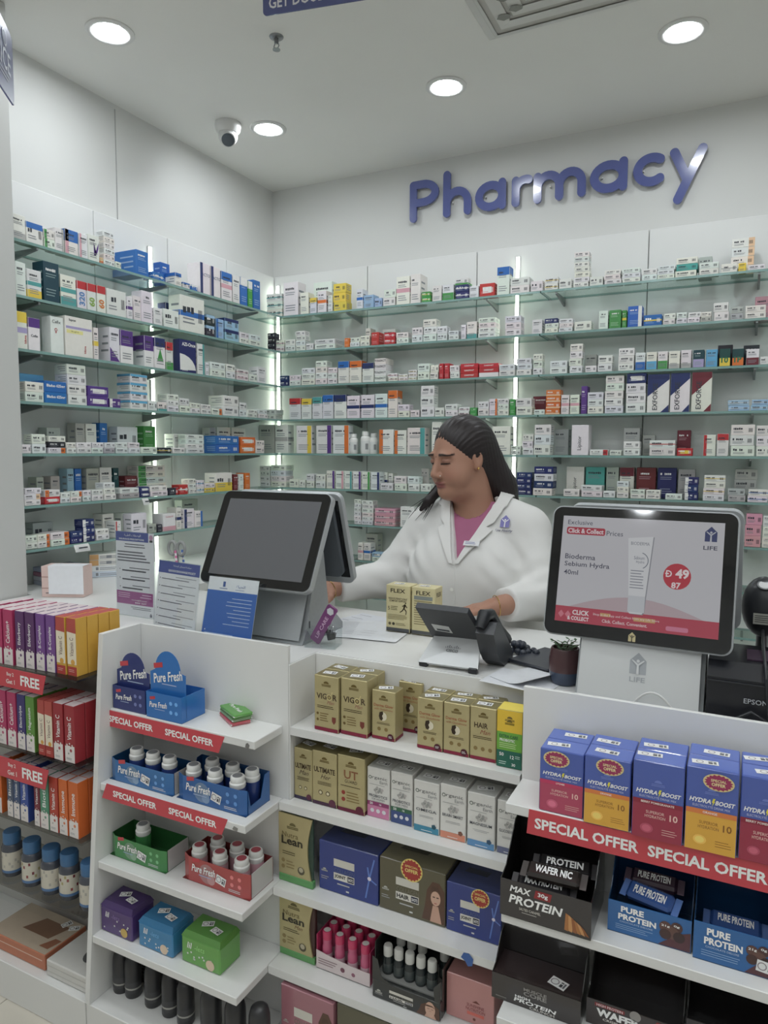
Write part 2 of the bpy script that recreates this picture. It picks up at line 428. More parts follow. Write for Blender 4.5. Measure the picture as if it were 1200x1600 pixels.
def letters(parent, items, w, h, y=-.0009):
    m = MB()
    for it in items:
        t, u, v, hh, col = it[:5]; kw = it[5] if len(it) > 5 else {}
        m.text(t, (u - .5) * w, v * h, y, h=hh * h, col=col, **kw)
    return m.build('lettering', CARTON, parent)
LETTERS = {
 'hikma': [('hikma', .78, .26, .07, (190, 40, 50), dict(rot=PI / 2, bold=.02))],
 'suprax': [('Suprax', .26, .90, .075, 'ink', dict(bold=.02)), ('100 mg/5 ml', .34, .615, .045, 'ink', {}), ('hikma', .70, .2, .06, (190, 40, 50), dict(rot=PI / 2, bold=.02))],
 'cefix': [('Cefix', .45, .86, .09, 'ink', {}), ('♀', .4, .62, .14, (190, 50, 60), {})],
 'cofix': [('Cofix', .5, .45, .08, 'ink', dict(bold=.02))],
 'azi': [('AZI-Once', .55, .86, .11, 'white', dict(bold=.03)), ('30ml', .3, .09, .09, 'white', dict(bold=.02))],
 'bladuo': [('Bladuo 625mg', .5, .55, .34, 'white', dict(bold=.03))],
 'tolexct': [('TOLEXCT', .5, .6, .36, 'ink', dict(bold=.02))],
 'exforge': [('EXFORGE', .36, .42, .12, 'ink', dict(rot=PI / 2, bold=.01))],
 'ten': [('10', .5, .36, .34, (30, 120, 80), dict(bold=.03))], 'onep': [('1P', .5, .36, .34, (30, 120, 80), dict(bold=.03))],
 'sixty': [('60', .5, .32, .26, (226, 130, 60), dict(rot=PI / 2, bold=.03))], 'b60': [('320', .5, .36, .26, (90, 140, 200), dict(rot=PI / 2, bold=.03))], 'g60': [('60', .5, .32, .26, (140, 180, 70), dict(rot=PI / 2, bold=.03))],
 'lacto': [('LACTO', .5, .62, .10, (60, 80, 130), {})], 'lipitor': [('Lipitor', .5, .4, .16, 'ink', dict(rot=PI / 2))],
 'caseta': [('Calcibel-KE', .5, .82, .09, (200, 60, 90), {})],
 'eryth': [('AZITHROMAX', .5, .80, .055, 'ink', dict(bold=.02))],
 'red': [('CANDIVAST', .5, .55, .3, 'white', dict(bold=.02))],
}
SHAPES = {'exforge': lambda m, w, h, c: m.poly([(-w / 2, h * .42), (w * .5, h * .86), (w * .5, h), (-w / 2, h)], -.0004, c) and m.poly([(w * .12, 0), (w * .5, 0), (w * .5, h * .2)], -.0004, c),
          'curve': lambda m, w, h, c: m.poly([(0, h * .2)] + [(w * .46 * math.sin(a), h * (.2 + .55 * (1 - math.cos(a)))) for a in (1.57, 1.2, .9, .6, .3)] + [(0, h * .75)], -.0004, c),
          'wedge': lambda m, w, h, c: m.poly([(-w / 2, h * .02), (w * .48, h * .02), (w * .2, h * .14), (-w * .2, h * .3), (-w / 2, h * .42)], -.0004, c),
          'arch': lambda m, w, h, c: m.poly([(-w / 2 + .001, h * .06)] + [(w * (-.5 + .98 * math.sin(a)) , h * (.06 + .5 * math.cos(a))) for a in (.0, .3, .6, .9, 1.2, 1.5)], -.0006, c),
          'supr': lambda m, w, h, c: m.rect(-w * .48, w * .46, h * .69, h * .75, -.0004, PAL['V']) and m.rect(-w * .46, w * .14, h * .57, h * .66, -.0004, (240, 232, 150)),
          'tri': lambda m, w, h, c: m.poly([(-w * .3, h * .25), (w * .3, h * .25), (0, h * .66)], -.0005, c)}
BOXES = []
def fill(side, idx, z, spec, words):
    """spec: 'x0-x1 h style[,style..] [xN] [dCM] [sCM] [#text] [@shape:colour]' per stack, photo columns and pixel heights"""
    items = [t for t in spec.replace('\n', ' ').split(';') if t.strip()]
    rnd = random.Random(side + str(idx)); n_items = len(items); pos = 0
    placed = []
    for t in items:
        q = t.split(); a, b = (float(v) for v in q[0].split('-')); hp = float(q[1]); st = q[2].split(',')
        n, dep, sb, tx, shp = len(st), None, rnd.uniform(.004, .014), None, None
        for o in q[3:]:
            if o[0] == 'x': n = int(o[1:])
            elif o[0] == 'd': dep = float(o[1:]) / 100
            elif o[0] == 's': sb = float(o[1:]) / 100
            elif o[0] == '#': tx = o[1:]
            elif o[0] == '@': shp = o[1:].split(':')
        if len(st) < n: st = (st * n)[:n]
        if side == 'L':
            v = XS - sb; A = along(a, 0, v, z); B = along(b, 0, v, z); cen = (A + B) / 2; w = abs(B.y - A.y)
        else:
            v = YS + sb; A = along(a, 1, v, z); B = along(b, 1, v, z); cen = (A + B) / 2; w = abs(B.x - A.x)
        htot = hp * mpp(cen)
        if idx: htot = min(htot, .172 if sb < .06 else .135)
        h = htot / n
        room = .172 - sb
        if dep is None: dep = min(room, max(.045, w * .8 if h < w else .06))
        dep = min(dep, room)
        placed.append((a, b, sb, cen, w, h, dep, n, st, tx, shp))
    # keep neighbours in one row from cutting into each other
    rows = sorted(placed, key=lambda p: p[0])
    out = []
    for p in rows:
        a, b, sb, cen, w, h, dep, n, st, tx, shp = p
        ax = 1 if side == 'L' else 0
        lo, hi = cen[ax] - w / 2 + .0006, cen[ax] + w / 2 - .0006
        f0, f1 = sb, sb + dep
        for o in out:
            if o['f0'] < f1 and f0 < o['f1'] and lo < o['hi'] and hi > o['lo']:
                if o['f0'] > f0 + .015: o['f0'] = f1 + .001 if o['f1'] > f1 + .02 else o['f0']; o['f1'] = max(o['f1'], o['f0'] + .02)
                elif f0 > o['f0'] + .015: f0 = o['f1'] + .001; f1 = max(f1, f0 + .02)
                else: lo = max(lo, o['hi'] + .0006)
        if hi - lo < .008: continue
        out.append(dict(lo=lo, hi=hi, f0=f0, f1=f1, p=p))
    out = [o for o in out if o['f1'] < .193 and o['f0'] < o['f1'] - .01]
    front = [o for o in out if o['f0'] < .03]; back = [o for o in out if o['f0'] >= .03]
    for lst, rowword in ((front, ''), (back, 'rear ')):
        lst.sort(key=lambda o: o['lo'])
        for k, o in enumerate(lst):
            a, b, sb, cen, w, h, dep, n, st, tx, shp = o['p']; w = o['hi'] - o['lo']; d = o['f1'] - o['f0']; mid = (o['lo'] + o['hi']) / 2
            for i in range(n):
                s = st[i]; upright = h > w * .9
                jx = 0 if (n == 1 or tx) else rnd.uniform(-.0025, .0025)
                m = carton_mesh(w - .0012, d, h - .0004, s, rnd, tx)
                if shp: SHAPES[shp[0]](m, w - .002, h, PAL[shp[1]])
                if side == 'L': loc, rz = (XS - o['f0'], mid + jx, z + .0004 + i * h), PI / 2
                else: loc, rz = (mid + jx, YS + o['f0'], z + .0004 + i * h), 0
                look = CNAME[s[0]] + (f' and {CNAME[s[1]]}' if len(s) > 2 and s[1] != s[0] else '')
                nm = 'carton' if upright else 'pill box'
                lev = '' if n == 1 else ('bottom of ' if i == 0 else ('top of ' if i == n - 1 else f'{ORD[i]} up in '))
                pile = 'pile' if n > 1 else 'place'
                lab = f'{look} {nm}, {lev}{ORD[k]} {pile} from left, {words}' if not rowword else f'{look} {nm}, rear row, {lev}{ORD[k]} from left, {words}'
                BOXES.append(((w * h) / mpp(loc) ** 2 * (.3 if rowword else 1), upright, m, loc, rz, lab, tx, w, h))
def place_boxes(most=300):
    small = MB()
    for up in (True, False):
        lst = sorted((b for b in BOXES if b[1] == up), key=lambda b: -b[0])
        for r, (area, upr, m, loc, rz, lab, tx, w, h) in enumerate(lst):
            if r >= most and not tx:
                small.xf = Matrix.Translation(loc) @ Matrix.Rotation(rz, 4, 'Z'); vs = [small.xf @ Vector(p) for p in m.v]; b0 = len(small.v)
                small.v += [tuple(p) for p in vs]; small.f += [tuple(b0 + i for i in f) for f in m.f]; small.c += m.c; small.m += m.m; small.sm += m.sm
                continue
            ob = m.build('medicine_carton' if up else 'pill_box', CARTON); ob.location = loc; ob.rotation_euler = (0, 0, rz)
            if tx and tx in LETTERS: letters(ob, LETTERS[tx], w, h)
            tag(ob, lab, 'carton' if up else 'pill box', 'upright medicine cartons on the glass shelves' if up else 'flat pill boxes piled on the glass shelves')
    if small.v:
        tag(small.build('loose_pill_boxes', CARTON), 'smallest white pill boxes tucked in between the others on the glass shelves', 'pill boxes', None, 'stuff')
SHELF_L = [
 '18-41 38 WEb; 41-68 32 WBt; 69-86 28 WGl x2; 86-101 35 WEr; 102-123 38 WBhKl; 123-138 37 WKl; 138-156 40 W @curve:P; 157-162 10 HOk; 163-180 52 W x6; 181-190 10 W; 213-233 38 B d14 s1; 238-256 12 BWm; 258-273 36 B d7 s4; 274-284 20 WBt; 286-297 9 WB,WBt; 299-309 9 BWt; 313-329 47 WNl d8 #lacto; 330-345 46 WNl d8 #lacto; 346-363 43 WBtKm; 364-375 42 W; 376-387 43 BWt; 388-395 40 GWt; 396-407 44 B'.replace('WB,WBt', 'WBt'),
 '25-42 51 W; 43-66 43 WTmYb; 69-94 60 D s.4; 95-120 46 WTmTb; 121-136 42 WRt #b60; 137-151 41 WRt #g60; 152-166 41 WRt #sixty; 167-198 40 W; 199-208 34 WPm; 209-221 38 W; 222-239 48 W; 241-254 26 W; 256-280 28 W; 262-280 44 WNt s8 d6; 282-320 54 WBm d7; 322-336 33 SLt x2; 338-350 30 LBl s1; 351-373 34 LNt x2; 375-389 17 W x2; 390-407 17 W x2',
 '27-44 57 WYtVm #hikma; 45-64 50 WPt #cofix; 80-101 57 W d5 #cefix; 103-146 60 W @supr:Y #suprax; 147-155 49 WYm; 172-188 53 W d7 @wedge:P; 189-209 51 WPh; 226-241 48 WPh d7; 242-259 47 WNt @tri:G; 260-271 43 WRtGb; 281-307 50 N d4 @arch:W #azi; 309-320 47 WTr; 321-327 20 W; 329-352 22 W x2; 354-368 22 W x2; 370-388 17 WKm x2; 389-402 12 W; 403-416 25 W',
 '39-69 31 W x2; 70-105 34 B x2 #bladuo; 32-70 45 C s9 d6; 106-136 62 W x4; 138-170 31 PWc x2; 171-189 14 PWl; 204-231 54 WCt x4; 232-246 15 W; 247-261 14 WTb; 262-280 27 W x3; 281-297 22 W x2; 298-313 16 W x2; 314-330 15 W x2; 331-347 10 WOr; 349-373 31 W x2; 374-385 22 W x2; 386-402 12 W x2; 404-418 13 W x2',
 '50-72 30 W x2; 34-49 14 W; 76-103 27 WOr,S,W; 104-119 17 W x2; 120-143 17 W x2; 144-162 17 W x2; 163-180 17 E,W; 181-200 17 W x2; 201-219 17 W x2; 220-246 10 W; 247-268 9 SYm; 270-289 9 W; 272-288 30 W s7; 291-319 29 W x4 d5; 339-374 27 B x2 d8; 376-399 25 OWc x2; 400-413 20 W x2; 74-96 40 E s10 d5; 119-134 47 E s10 d5; 135-152 46 W s10 d5; 157-169 47 B s10 d5; 184-216 41 WNb s10 d5; 225-244 42 G s10 d5; 328-338 40 E s10 d5; 341-362 44 W s10 d5; 364-386 43 W s10 d5',  # some tall rear cartons are greyed: shade put into their colour
 '39-65 27 W,WHr,W; 70-94 22 RWc,WOl; 95-110 16 W x2; 111-128 17 W,WOr; 129-142 17 W x2; 143-161 17 W x2; 162-181 27 W x3; 188-218 16 E,W; 219-234 16 NWc x2; 235-262 16 W x2; 220-262 46 WGl x5 s8 d8; 264-279 11 SRr; 280-294 15 RWm; 295-307 23 W x3; 308-319 20 WCm x2; 320-336 14 YWm,W; 337-363 29 WYk d7; 365-372 25 M; 373-381 25 W; 383-391 26 O; 58-70 40 E s10 d5; 80-95 40 E s10 d5; 106-117 50 L s10 d5; 118-129 49 B s10 d5; 136-156 48 E s10 d5; 157-176 48 W s10 d5; 178-187 46 D s10 d5; 196-217 32 M s10 d6',
 '40-59 21 W x2; 60-79 21 WOr x2; 80-109 21 WOr x2; 110-129 19 N x2; 130-149 35 NWl x3; 151-171 17 W x2; 161-179 36 W s7 d6; 181-190 26 WRl; 191-205 34 W s6 d6; 206-230 34 W d5; 232-245 14 E; 246-254 12 S; 255-275 27 WKb #caseta; 276-284 34 WNm; 288-304 30 WNl; 305-317 25 WBr; 52-84 34 E s10 d5; 285-310 40 E s10 d5',
]
SHELF_B = [
 '417-441 36 WTm x3; 443-466 51 W d8; 469-482 33 W; 484-495 24 WYt; 496-510 33 WOm; 490-519 51 W s8; 512-519 25 W x2; 521-541 42 Y x3 d6; 557-567 30 WBm; 568-584 20 L; 585-597 14 L; 599-618 25 W x2; 619-640 43 WKm; 641-657 45 W d9; 659-673 16 GYm x2; 675-690 24 W; 691-709 24 WGk; 711-732 32 NWm,NWm,WGb; 733-748 18 W; 749-773 20 RWc; 776-796 43 WBt; 797-827 24 W x2; 829-848 16 W',
 '418-430 30 S x4; 431-444 18 WKm x2; 445-461 18 W x2; 462-477 30 W x4; 478-489 10 W; 491-523 15 W x2; 538-546 14 O; 547-562 14 W x2; 563-578 16 W x2; 571-579 30 W s7; 580-592 20 R; 600-617 18 RKm x2; 597-618 27 W s8; 619-638 17 W x2; 643-660 23 W x2; 661-682 34 W x3; 683-699 22 W x2; 700-716 14 W x2; 720-728 22 W; 729-745 26 WTb; 747-774 30 W x4; 789-814 30 W x3; 831-847 22 W',
 '437-451 16 N x2; 452-470 16 W x2; 471-492 26 W x3; 493-511 36 W x4; 512-527 25 W x3; 528-545 34 WBt; 546-565 34 WOt; 566-584 30 WNt; 585-603 36 W x4 d9 #tolexct; 606-621 12 WRm x2; 622-637 10 WYm x2; 638-651 16 WYm x3; 652-671 25 W x2; 672-685 22 W x2; 686-693 24 R; 694-702 24 R; 703-718 20 W x2; 719-747 22 R x3 #red; 748-779 21 W,R,R #red; 780-805 18 W x2; 807-830 26 W x3; 832-847 32 W x3',
 '408-430 16 W x2; 452-470 33 WRt; 471-487 32 WYt; 488-503 34 WTt; 504-521 37 WBt; 522-541 37 WNt; 542-562 35 WNm; 564-585 36 WNm; 586-605 37 WBm; 606-621 42 WOt; 622-640 20 W x2; 641-655 11 W; 657-678 48 W x3; 679-694 14 W; 695-715 19 W x2; 716-733 14 WKm x2; 734-745 13 G; 746-763 22 W x2; 764-777 26 WOr; 778-795 26 W x3; 796-805 25 G; 806-831 26 W x2',
 '405-429 44 E d9; 430-450 44 WEm; 463-487 43 WYr d5; 494-518 44 WPr d5; 520-545 44 WOr d5; 592-615 38 WOl; 616-635 37 WOl; 636-664 41 WTr; 674-690 50 W; 768-797 44 W; 798-814 14 W x2; 816-833 32 W x3; 834-860 47 W x3 d7',
 '406-421 32 W x4; 423-446 34 W x4; 452-466 13 W; 467-477 12 W; 479-491 22 W x2; 493-508 22 W x2; 510-523 28 WPr; 524-537 28 WKr; 538-550 28 WTr; 551-564 28 WPr; 565-578 28 WGr; 579-593 28 WNr; 594-614 11 W; 595-604 27 WNm s6; 605-613 26 WEm s6; 616-635 23 W x2; 637-655 23 W x2; 657-673 12 W; 658-670 35 E s8; 806-830 35 N x4; 833-863 45 W,N,W,N',
 '553-564 39 W x6; 565-583 38 W x6; 585-617 27 KWm x3; 625-647 32 W; 806-830 24 W x3',
 '559-567 27 WKm; 568-579 27 WBm; 581-598 14 W,LWc; 571-590 42 E s9',
 '498-524 10 W',
]
SHELF_R = [
 '851-872 20 WYm x2; 873-893 15 W; 896-920 54 W x7; 921-942 14 W; 944-970 22 W x3; 972-1000 22 W x3; 1002-1026 18 W x2; 1027-1054 20 W x3; 1055-1089 30 W,T,W; 1091-1122 19 W x2; 1126-1152 14 WEm; 1153-1166 13 Y; 1141-1178 56 WHr x4 s7; 1090-1112 33 E s7; 1168-1196 8 W',
 '851-872 22 W,W,N; 873-895 20 W x3; 897-924 14 W; 935-950 28 W; 951-970 28 G; 971-979 27 GYm; 980-1003 32 BWr; 1005-1034 17 BYm; 1036-1055 17 W x2; 1056-1073 17 W x2; 1074-1094 16 W x2; 1095-1112 15 E,W; 1114-1138 28 W x2; 1142-1162 20 E x2; 1164-1197 20 W x2; 1178-1205 38 K s9',
 '859-886 20 W x2; 889-909 45 W x4; 914-932 10 W; 913-932 30 E s8; 934-957 25 W x2; 966-991 35 W x3; 992-1008 27 WBk; 1009-1026 27 WCk; 1027-1043 27 WGk; 1044-1062 27 WEb; 1063-1080 28 WEb; 1082-1100 27 DVk; 1102-1121 27 C; 1123-1141 27 DYk #ten; 1143-1162 26 DOk #onep; 1165-1186 25 WMk; 1187-1205 12 W; 1120-1144 36 S s9; 1160-1186 34 S s9',
 '834-851 8 W; 852-875 38 OHb x4; 876-889 30 WKm; 890-905 30 WKm; 907-917 43 P; 918-943 33 W x3; 944-973 58 W x5; 977-1008 61 W,W,W,NWc; 1010-1045 59 W d4 @exforge:N #exforge; 1046-1077 60 W d4 @exforge:N #exforge; 1079-1111 61 W d4 @exforge:M #exforge; 1137-1171 17 LWm x2; 1173-1200 17 LWm x2; 832-856 30 M s9',
 '864-888 40 E s9; 892-919 47 W d8 #lipitor; 921-950 9 WRr; 952-971 8 W; 973-999 22 W x2; 973-999 43 E s8; 1002-1022 32 E s8; 1014-1055 24 W,WRm; 1057-1082 12 RYc; 1056-1078 40 M s8; 1098-1118 33 WRl; 1119-1138 35 WRt; 1140-1178 49 W x3; 1180-1204 48 W x3',
 '880-905 11 W; 907-940 18 W x2; 942-961 10 W; 963-982 26 W x3; 984-1007 14 W x2; 1009-1032 14 W x2; 1039-1066 9 W; 1069-1091 36 NWl x3; 1098-1132 40 W,WYm,W,WYm; 1136-1164 20 E x2; 1168-1200 20 WBm x2; 884-912 54 W s10 d5 #lipitor; 914-944 45 T s10 d5; 946-966 52 E s10 d5; 967-990 50 WMt s10 d5; 993-1024 50 M s10 d5; 1026-1056 48 N s10 d5; 1058-1085 46 E s10 d5; 1146-1182 52 E x3 s10 d6',
 '1163-1189 52 K x3; 1190-1208 50 W x3',
]
for i, s in enumerate(SHELF_L): fill('L', i, ZL[i], s, f'{ST[i]} left-wall shelf')
for i, s in enumerate(SHELF_B): fill('B', i, ZB[i], s, f'{ST[i]} corner-bay shelf')
for i, s in enumerate(SHELF_R): fill('R', i, ZB[i], s, f'{ST[i]} far-right shelf')
place_boxes()
print('medicine boxes', len(BOXES))

# white tablet bottles among the cartons
for k, (px, s) in enumerate(((553, .9), (571, 1.0), (584, .92))):
    p = along(px, 1, YS + .035 + (.02 if k == 2 else 0), ZB[4])
    R = .026 * s; H = .118 * s
    o = thing('tablet_bottle', ['slim white tablet bottle nearest the corner on fifth back shelf', 'widest white tablet bottle, middle of three on fifth back shelf', 'white tablet bottle with barcode, beside orange-edged carton, fifth back shelf'][k], 'bottle', (p.x, p.y, ZB[4]), 0, 'white tablet bottles')
    m = MB(); m.lathe([(R * .92, 0), (R, .004), (R, H * .68), (R * .9, H * .76), (R * .55, H * .82), (R * .55, H * .85)], n=24, col=(236, 236, 232)); m.build('body', PLAST, o)
    m = MB(); m.lathe([(R * .66, H * .83), (R * .66, H * .99), (R * .6, H)], n=24, col=(244, 244, 242)); m.build('cap', PLAST, o)
    m = MB(); m.lathe([(R * 1.008, H * .16), (R * 1.008, H * .58)], n=24, col=(226, 228, 226), cap=False)
    for t in range(5):
        a0 = -PI / 2 + .5 + t * .12
        m.add([((R * 1.015) * math.cos(a0), (R * 1.015) * math.sin(a0), H * .2), ((R * 1.015) * math.cos(a0 + .07), (R * 1.015) * math.sin(a0 + .07), H * .2), ((R * 1.015) * math.cos(a0 + .07), (R * 1.015) * math.sin(a0 + .07), H * .46), ((R * 1.015) * math.cos(a0), (R * 1.015) * math.sin(a0), H * .46)], [(0, 1, 2, 3)], 'ink')
    m.build('label', CARTON, o)

# ------------------------------------------------------------------ counter and display units
ZT = 1.03                                    # worktop height
ZS = (.874, .688, .483, .294)                # display shelves
YA, YB = 1.41, 1.528                         # back of the front displays, back of the recessed middle display
XL0, XL1, XM1 = -1.476, -.985, -.388
LAM = LAMINATE
def xy_prism(m, pts, z0, z1):
    n = len(pts); v = [(x, y, z0) for x, y in pts] + [(x, y, z1) for x, y in pts]
    m.add(v, [tuple(range(n - 1, -1, -1)), tuple(range(n, 2 * n))]); m.add(v, [(i, (i + 1) % n, (i + 1) % n + n, i + n) for i in range(n)])
    return m
o = thing('counter', 'white pharmacy counter with L-shaped worktop behind the displays', 'counter', (0, 0, 0))
P = [(-3.3, YA + .002), (-1.49, YA + .002), (-1.49, YA + .012), (-.9738, YA + .012), (-.9738, YB + .010), (XM1 - .002, YB + .01), (XM1 - .002, YA + .012), (1.3, YA + .012), (1.3, 2.03), (-1.88, 2.03), (-1.88, 3.27), (-2.44, 3.27), (-2.44, 1.68), (-2.268, 1.68), (-2.268, 1.538), (-3.3, 1.538)]
xy_prism(MB(), P, ZT - .03, ZT).build('worktop', LAM, o)
DARKW = mat('cabinet_offwhite', (205, 205, 202), .5)  # slightly darker off-white than the laminate
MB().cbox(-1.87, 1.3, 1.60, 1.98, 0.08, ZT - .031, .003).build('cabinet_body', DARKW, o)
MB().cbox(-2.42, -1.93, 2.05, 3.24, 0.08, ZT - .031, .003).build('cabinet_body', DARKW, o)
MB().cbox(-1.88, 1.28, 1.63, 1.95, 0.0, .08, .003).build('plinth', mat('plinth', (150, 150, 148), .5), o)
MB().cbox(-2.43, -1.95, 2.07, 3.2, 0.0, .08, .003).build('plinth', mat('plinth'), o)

# display at the left with a sloping side
o = thing('display_unit', 'white display unit with sloping side panel and two red offer strips', 'display unit', (0, 0, 0), 0, 'white counter display units')
m = MB(); m.xf = Matrix(((0, 1, 0, 0), (1, 0, 0, 0), (0, 0, 1, 0), (0, 0, 0, 1)))     # prism (x,z) profile becomes (y,z)
m.prism([(YA + .01, .112), (1.203, .112), (1.282, 1.076), (YA + .01, 1.076)][::-1], XL0, XL0 + .016); m.build('side_panel', LAM, o)
MB().cbox(XL0 + .0165, -.9736, YA, YA + .01, .112, 1.076, .0005).build('back_panel', LAM, o)
FY_L = (1.297, 1.258, 1.243, 1.218)
for z, y in zip(ZS, FY_L):
    MB().cbox(XL0 + .0165, XL1 - .006, y, YA - .0005, z - .02, z, .0015).build('shelf', LAM, o)
MB().cbox(XL0, XL1 - .004, 1.205, YA + .01, .0, .111, .002).build('base', LAM, o)
# chips and scuffs on the shelf corners
m = MB(); m.poly([(-.006, -.006), (.004, -.008), (.007, .001), (.001, .006), (-.004, .003)], 0, (120, 118, 114)); m.build('scuff', CARTON, o, loc=(-1.012, 1.2962, .862))
m = MB(); m.poly([(-.008, -.004), (.006, -.007), (.009, .002), (-.003, .005)], 0, (140, 138, 132)); m.build('scuff', CARTON, o, loc=(-1.02, 1.2572, .676))

# recessed display in the middle
o = thing('display_unit', 'recessed white display unit full of gold and white supplement boxes', 'display unit', (0, 0, 0), 0, 'white counter display units')
MB().cbox(-.9732, -.9692, YA + .0005, YB + .009, .112, ZT - .0005, .0008).build('side_panel', LAM, o)
MB().cbox(-.9690, XM1 - .003, YB, YB + .009, .112, ZT - .0005, .0008).build('back_panel', LAM, o)
FY_M = (1.410, 1.389, 1.362, 1.338)
for z, y in zip(ZS, FY_M):
    m = MB(); xy_prism(m, [(XL1 - .004, y), (XM1 + .008, y), (XM1 + .008, YA - .001), (XM1 - .004, YA - .001), (XM1 - .004, YB - .001), (-.9685, YB - .001), (-.9685, YA - .001), (XL1 - .004, YA - .001)] if y < YA - .002 else [(-.9685, y), (XM1 - .004, y), (XM1 - .004, YB - .001), (-.9685, YB - .001)], z - .02, z); m.build('shelf', LAM, o)
MB().cbox(XL1 - .003, XM1 + .008, 1.30, YB - .001, 0, .111, .002).build('base', LAM, o)

# display at the right
o = thing('display_unit', 'white display unit of drink mix boxes below the right-hand screen', 'display unit', (0, 0, 0), 0, 'white counter display units')
MB().cbox(XM1, 1.3, YA, YA + .010, .112, 1.068, .001).build('back_panel', LAM, o)
ZR = (.872, .674, .474, .285)
for z, y in zip(ZR, (1.292, 1.253, 1.235, 1.22)):
    MB().cbox(XM1 + .0015 if z > .8 else XM1 + .009, 1.3, y, YA - .0005, z - .02, z, .0015).build('shelf', LAM, o)
MB().cbox(XM1 + .009, 1.3, 1.205, YA + .01, 0, .111, .002).build('base', LAM, o)

# clear shelf unit at the far left
ACR = glass('clear_acrylic', (249, 251, 251), .1)
ACRD = glass('smoked_acrylic', (222, 221, 218), .12)
o = thing('display_unit', 'clear-shelved display unit of tall vitamin boxes at the far left', 'display unit', (0, 0, 0), 0, 'white counter display units')
ZV = (.968, .741, .537, .335)
for z in ZV:
    MB().cbox(-2.35, -1.478 - .006, 1.215, YA - .006, z - .006, z, .0008).build('clear_shelf', ACRD, o)
    m = MB(); m.add([(-2.35, 1.212, z), (-1.484, 1.212, z), (-1.484, 1.2095, z - .042), (-2.35, 1.2095, z - .042)], [(0, 1, 2, 3)]); m.build('label_rail', ACR, o)
MB().cbox(-2.35, -1.478 - .004, YA - .005, YA, .112, ZT - .002, .0008).build('back_panel', mat('grey_panel', (190, 188, 184), .5), o)  # back panel in a plain grey, darker than the laminate
MB().cbox(-2.40, XL0 - .003, 1.205, YA + .01, 0, .111, .002).build('base', LAM, o)
MB().cbox(-2.372, -2.352, 1.215, YA, .112, ZT - .002, .001).build('side_panel', LAM, o)

# ------------------------------------------------------------------ red offer strips
REDP = (212, 62, 74)
def offer_strip(tl, bl, tr, Y, words, label, bold=.03):
    """printed strip standing on edge along the shelf front, leaning a little; placed on the plane y = Y"""
    A = at(*tl, 1, Y); B = at(*bl, 1, Y); Cc = at(*tr, 1, Y)
    w = Cc.x - A.x; h = A.z - B.z; sh = A.x - B.x
    m = MB(); m.prism([(sh * 0 - sh, -h), (w - sh, -h), (w, 0), (0, 0)], 0, .0012, REDP)
    ob = m.build('offer_strip', GLOSSY, None, loc=(A.x, Y - .0014, A.z))
    tag(ob, label, 'shelf strip', 'red printed shelf strips')
    for t, u, hh, col, v in words:
        pr = MB(); pr.text(t, u * w - sh * .5, -h * v, -.0004, h=h * hh, col=col, bold=bold); pr.build('lettering', GLOSSY, ob)
    return ob
SO = [('SPECIAL OFFER', .27, .40, 'white', .5), ('SPECIAL OFFER', .75, .40, 'white', .5)]
offer_strip((161, 1107), (154, 1130), (351, 1151), FY_L[0], SO, 'red special offer strip on upper shelf under the blue gum displays')
offer_strip((167, 1224), (160, 1246), (356, 1280), FY_L[1], SO, 'red special offer strip below the two blue bottle trays')
offer_strip((827, 1264), (823, 1301), (1260, 1371), 1.292, [('SPECIAL OFFER', .235, .44, 'white', .5), ('SPECIAL OFFER', .68, .44, 'white', .5)], 'long red special offer strip below the drink mix boxes')
BF = [('Buy 2', .66, .24, (240, 214, 210), .32), ('Get 1', .66, .24, (240, 214, 210), .68), ('FREE', .86, .52, 'white', .5), ('FREE', .36, .52, 'white', .5), ('Buy 2', .16, .24, (240, 214, 210), .32), ('Get 1', .16, .24, (240, 214, 210), .68)]
offer_strip((-74, 1025), (-78, 1052), (72, 1057), 1.2085, BF, 'red buy two get one free strip below purple vitamin boxes')
offer_strip((-74, 1158), (-78, 1186), (76, 1190), 1.2085, BF, 'red buy two get one free strip with torn corner, below green vitamin box')

# ------------------------------------------------------------------ printed packs on the displays
GOLD = (194, 180, 130); OLIVE = (112, 108, 78); CREAM = (240, 228, 190)
def stand(p0, p1, ytop, z):
    A = at(*p0, 2, z); B = at(*p1, 2, z); w = math.hypot(B.x - A.x, 0); Y = (A.y + B.y) / 2
    h = at(p0[0], ytop, 1, A.y).z - z
    return Vector(((A.x + B.x) / 2, Y, z)), w - .0012, h
def pack(name, label, cat, p0, p1, ytop, z, d, col, material=None, group=None, dy=0.0, top=None, ch=.0015, h=None):
    loc, w, hh = stand(p0, p1, ytop, z); h = h or hh
    if z < .2: h = min(h, .155)
    if loc.x < XM1 - .02 and loc.x + w / 2 > XM1 - .002:
        x0 = loc.x - w / 2; w = XM1 - .002 - x0; loc.x = x0 + w / 2
    lim = (YB if loc.x - w / 2 > -.9688 and loc.x + w / 2 < XM1 - .001 else YA) - .002
    d = min(d, lim - loc.y - dy)
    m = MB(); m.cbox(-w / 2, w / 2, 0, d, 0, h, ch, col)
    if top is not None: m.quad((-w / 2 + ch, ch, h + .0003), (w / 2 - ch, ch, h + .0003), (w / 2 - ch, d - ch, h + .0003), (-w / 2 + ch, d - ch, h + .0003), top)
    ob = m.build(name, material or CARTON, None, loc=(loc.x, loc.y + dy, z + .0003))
    tag(ob, label, cat, group); LASTD[0] = d
    return ob, w, h
LASTD = [0]
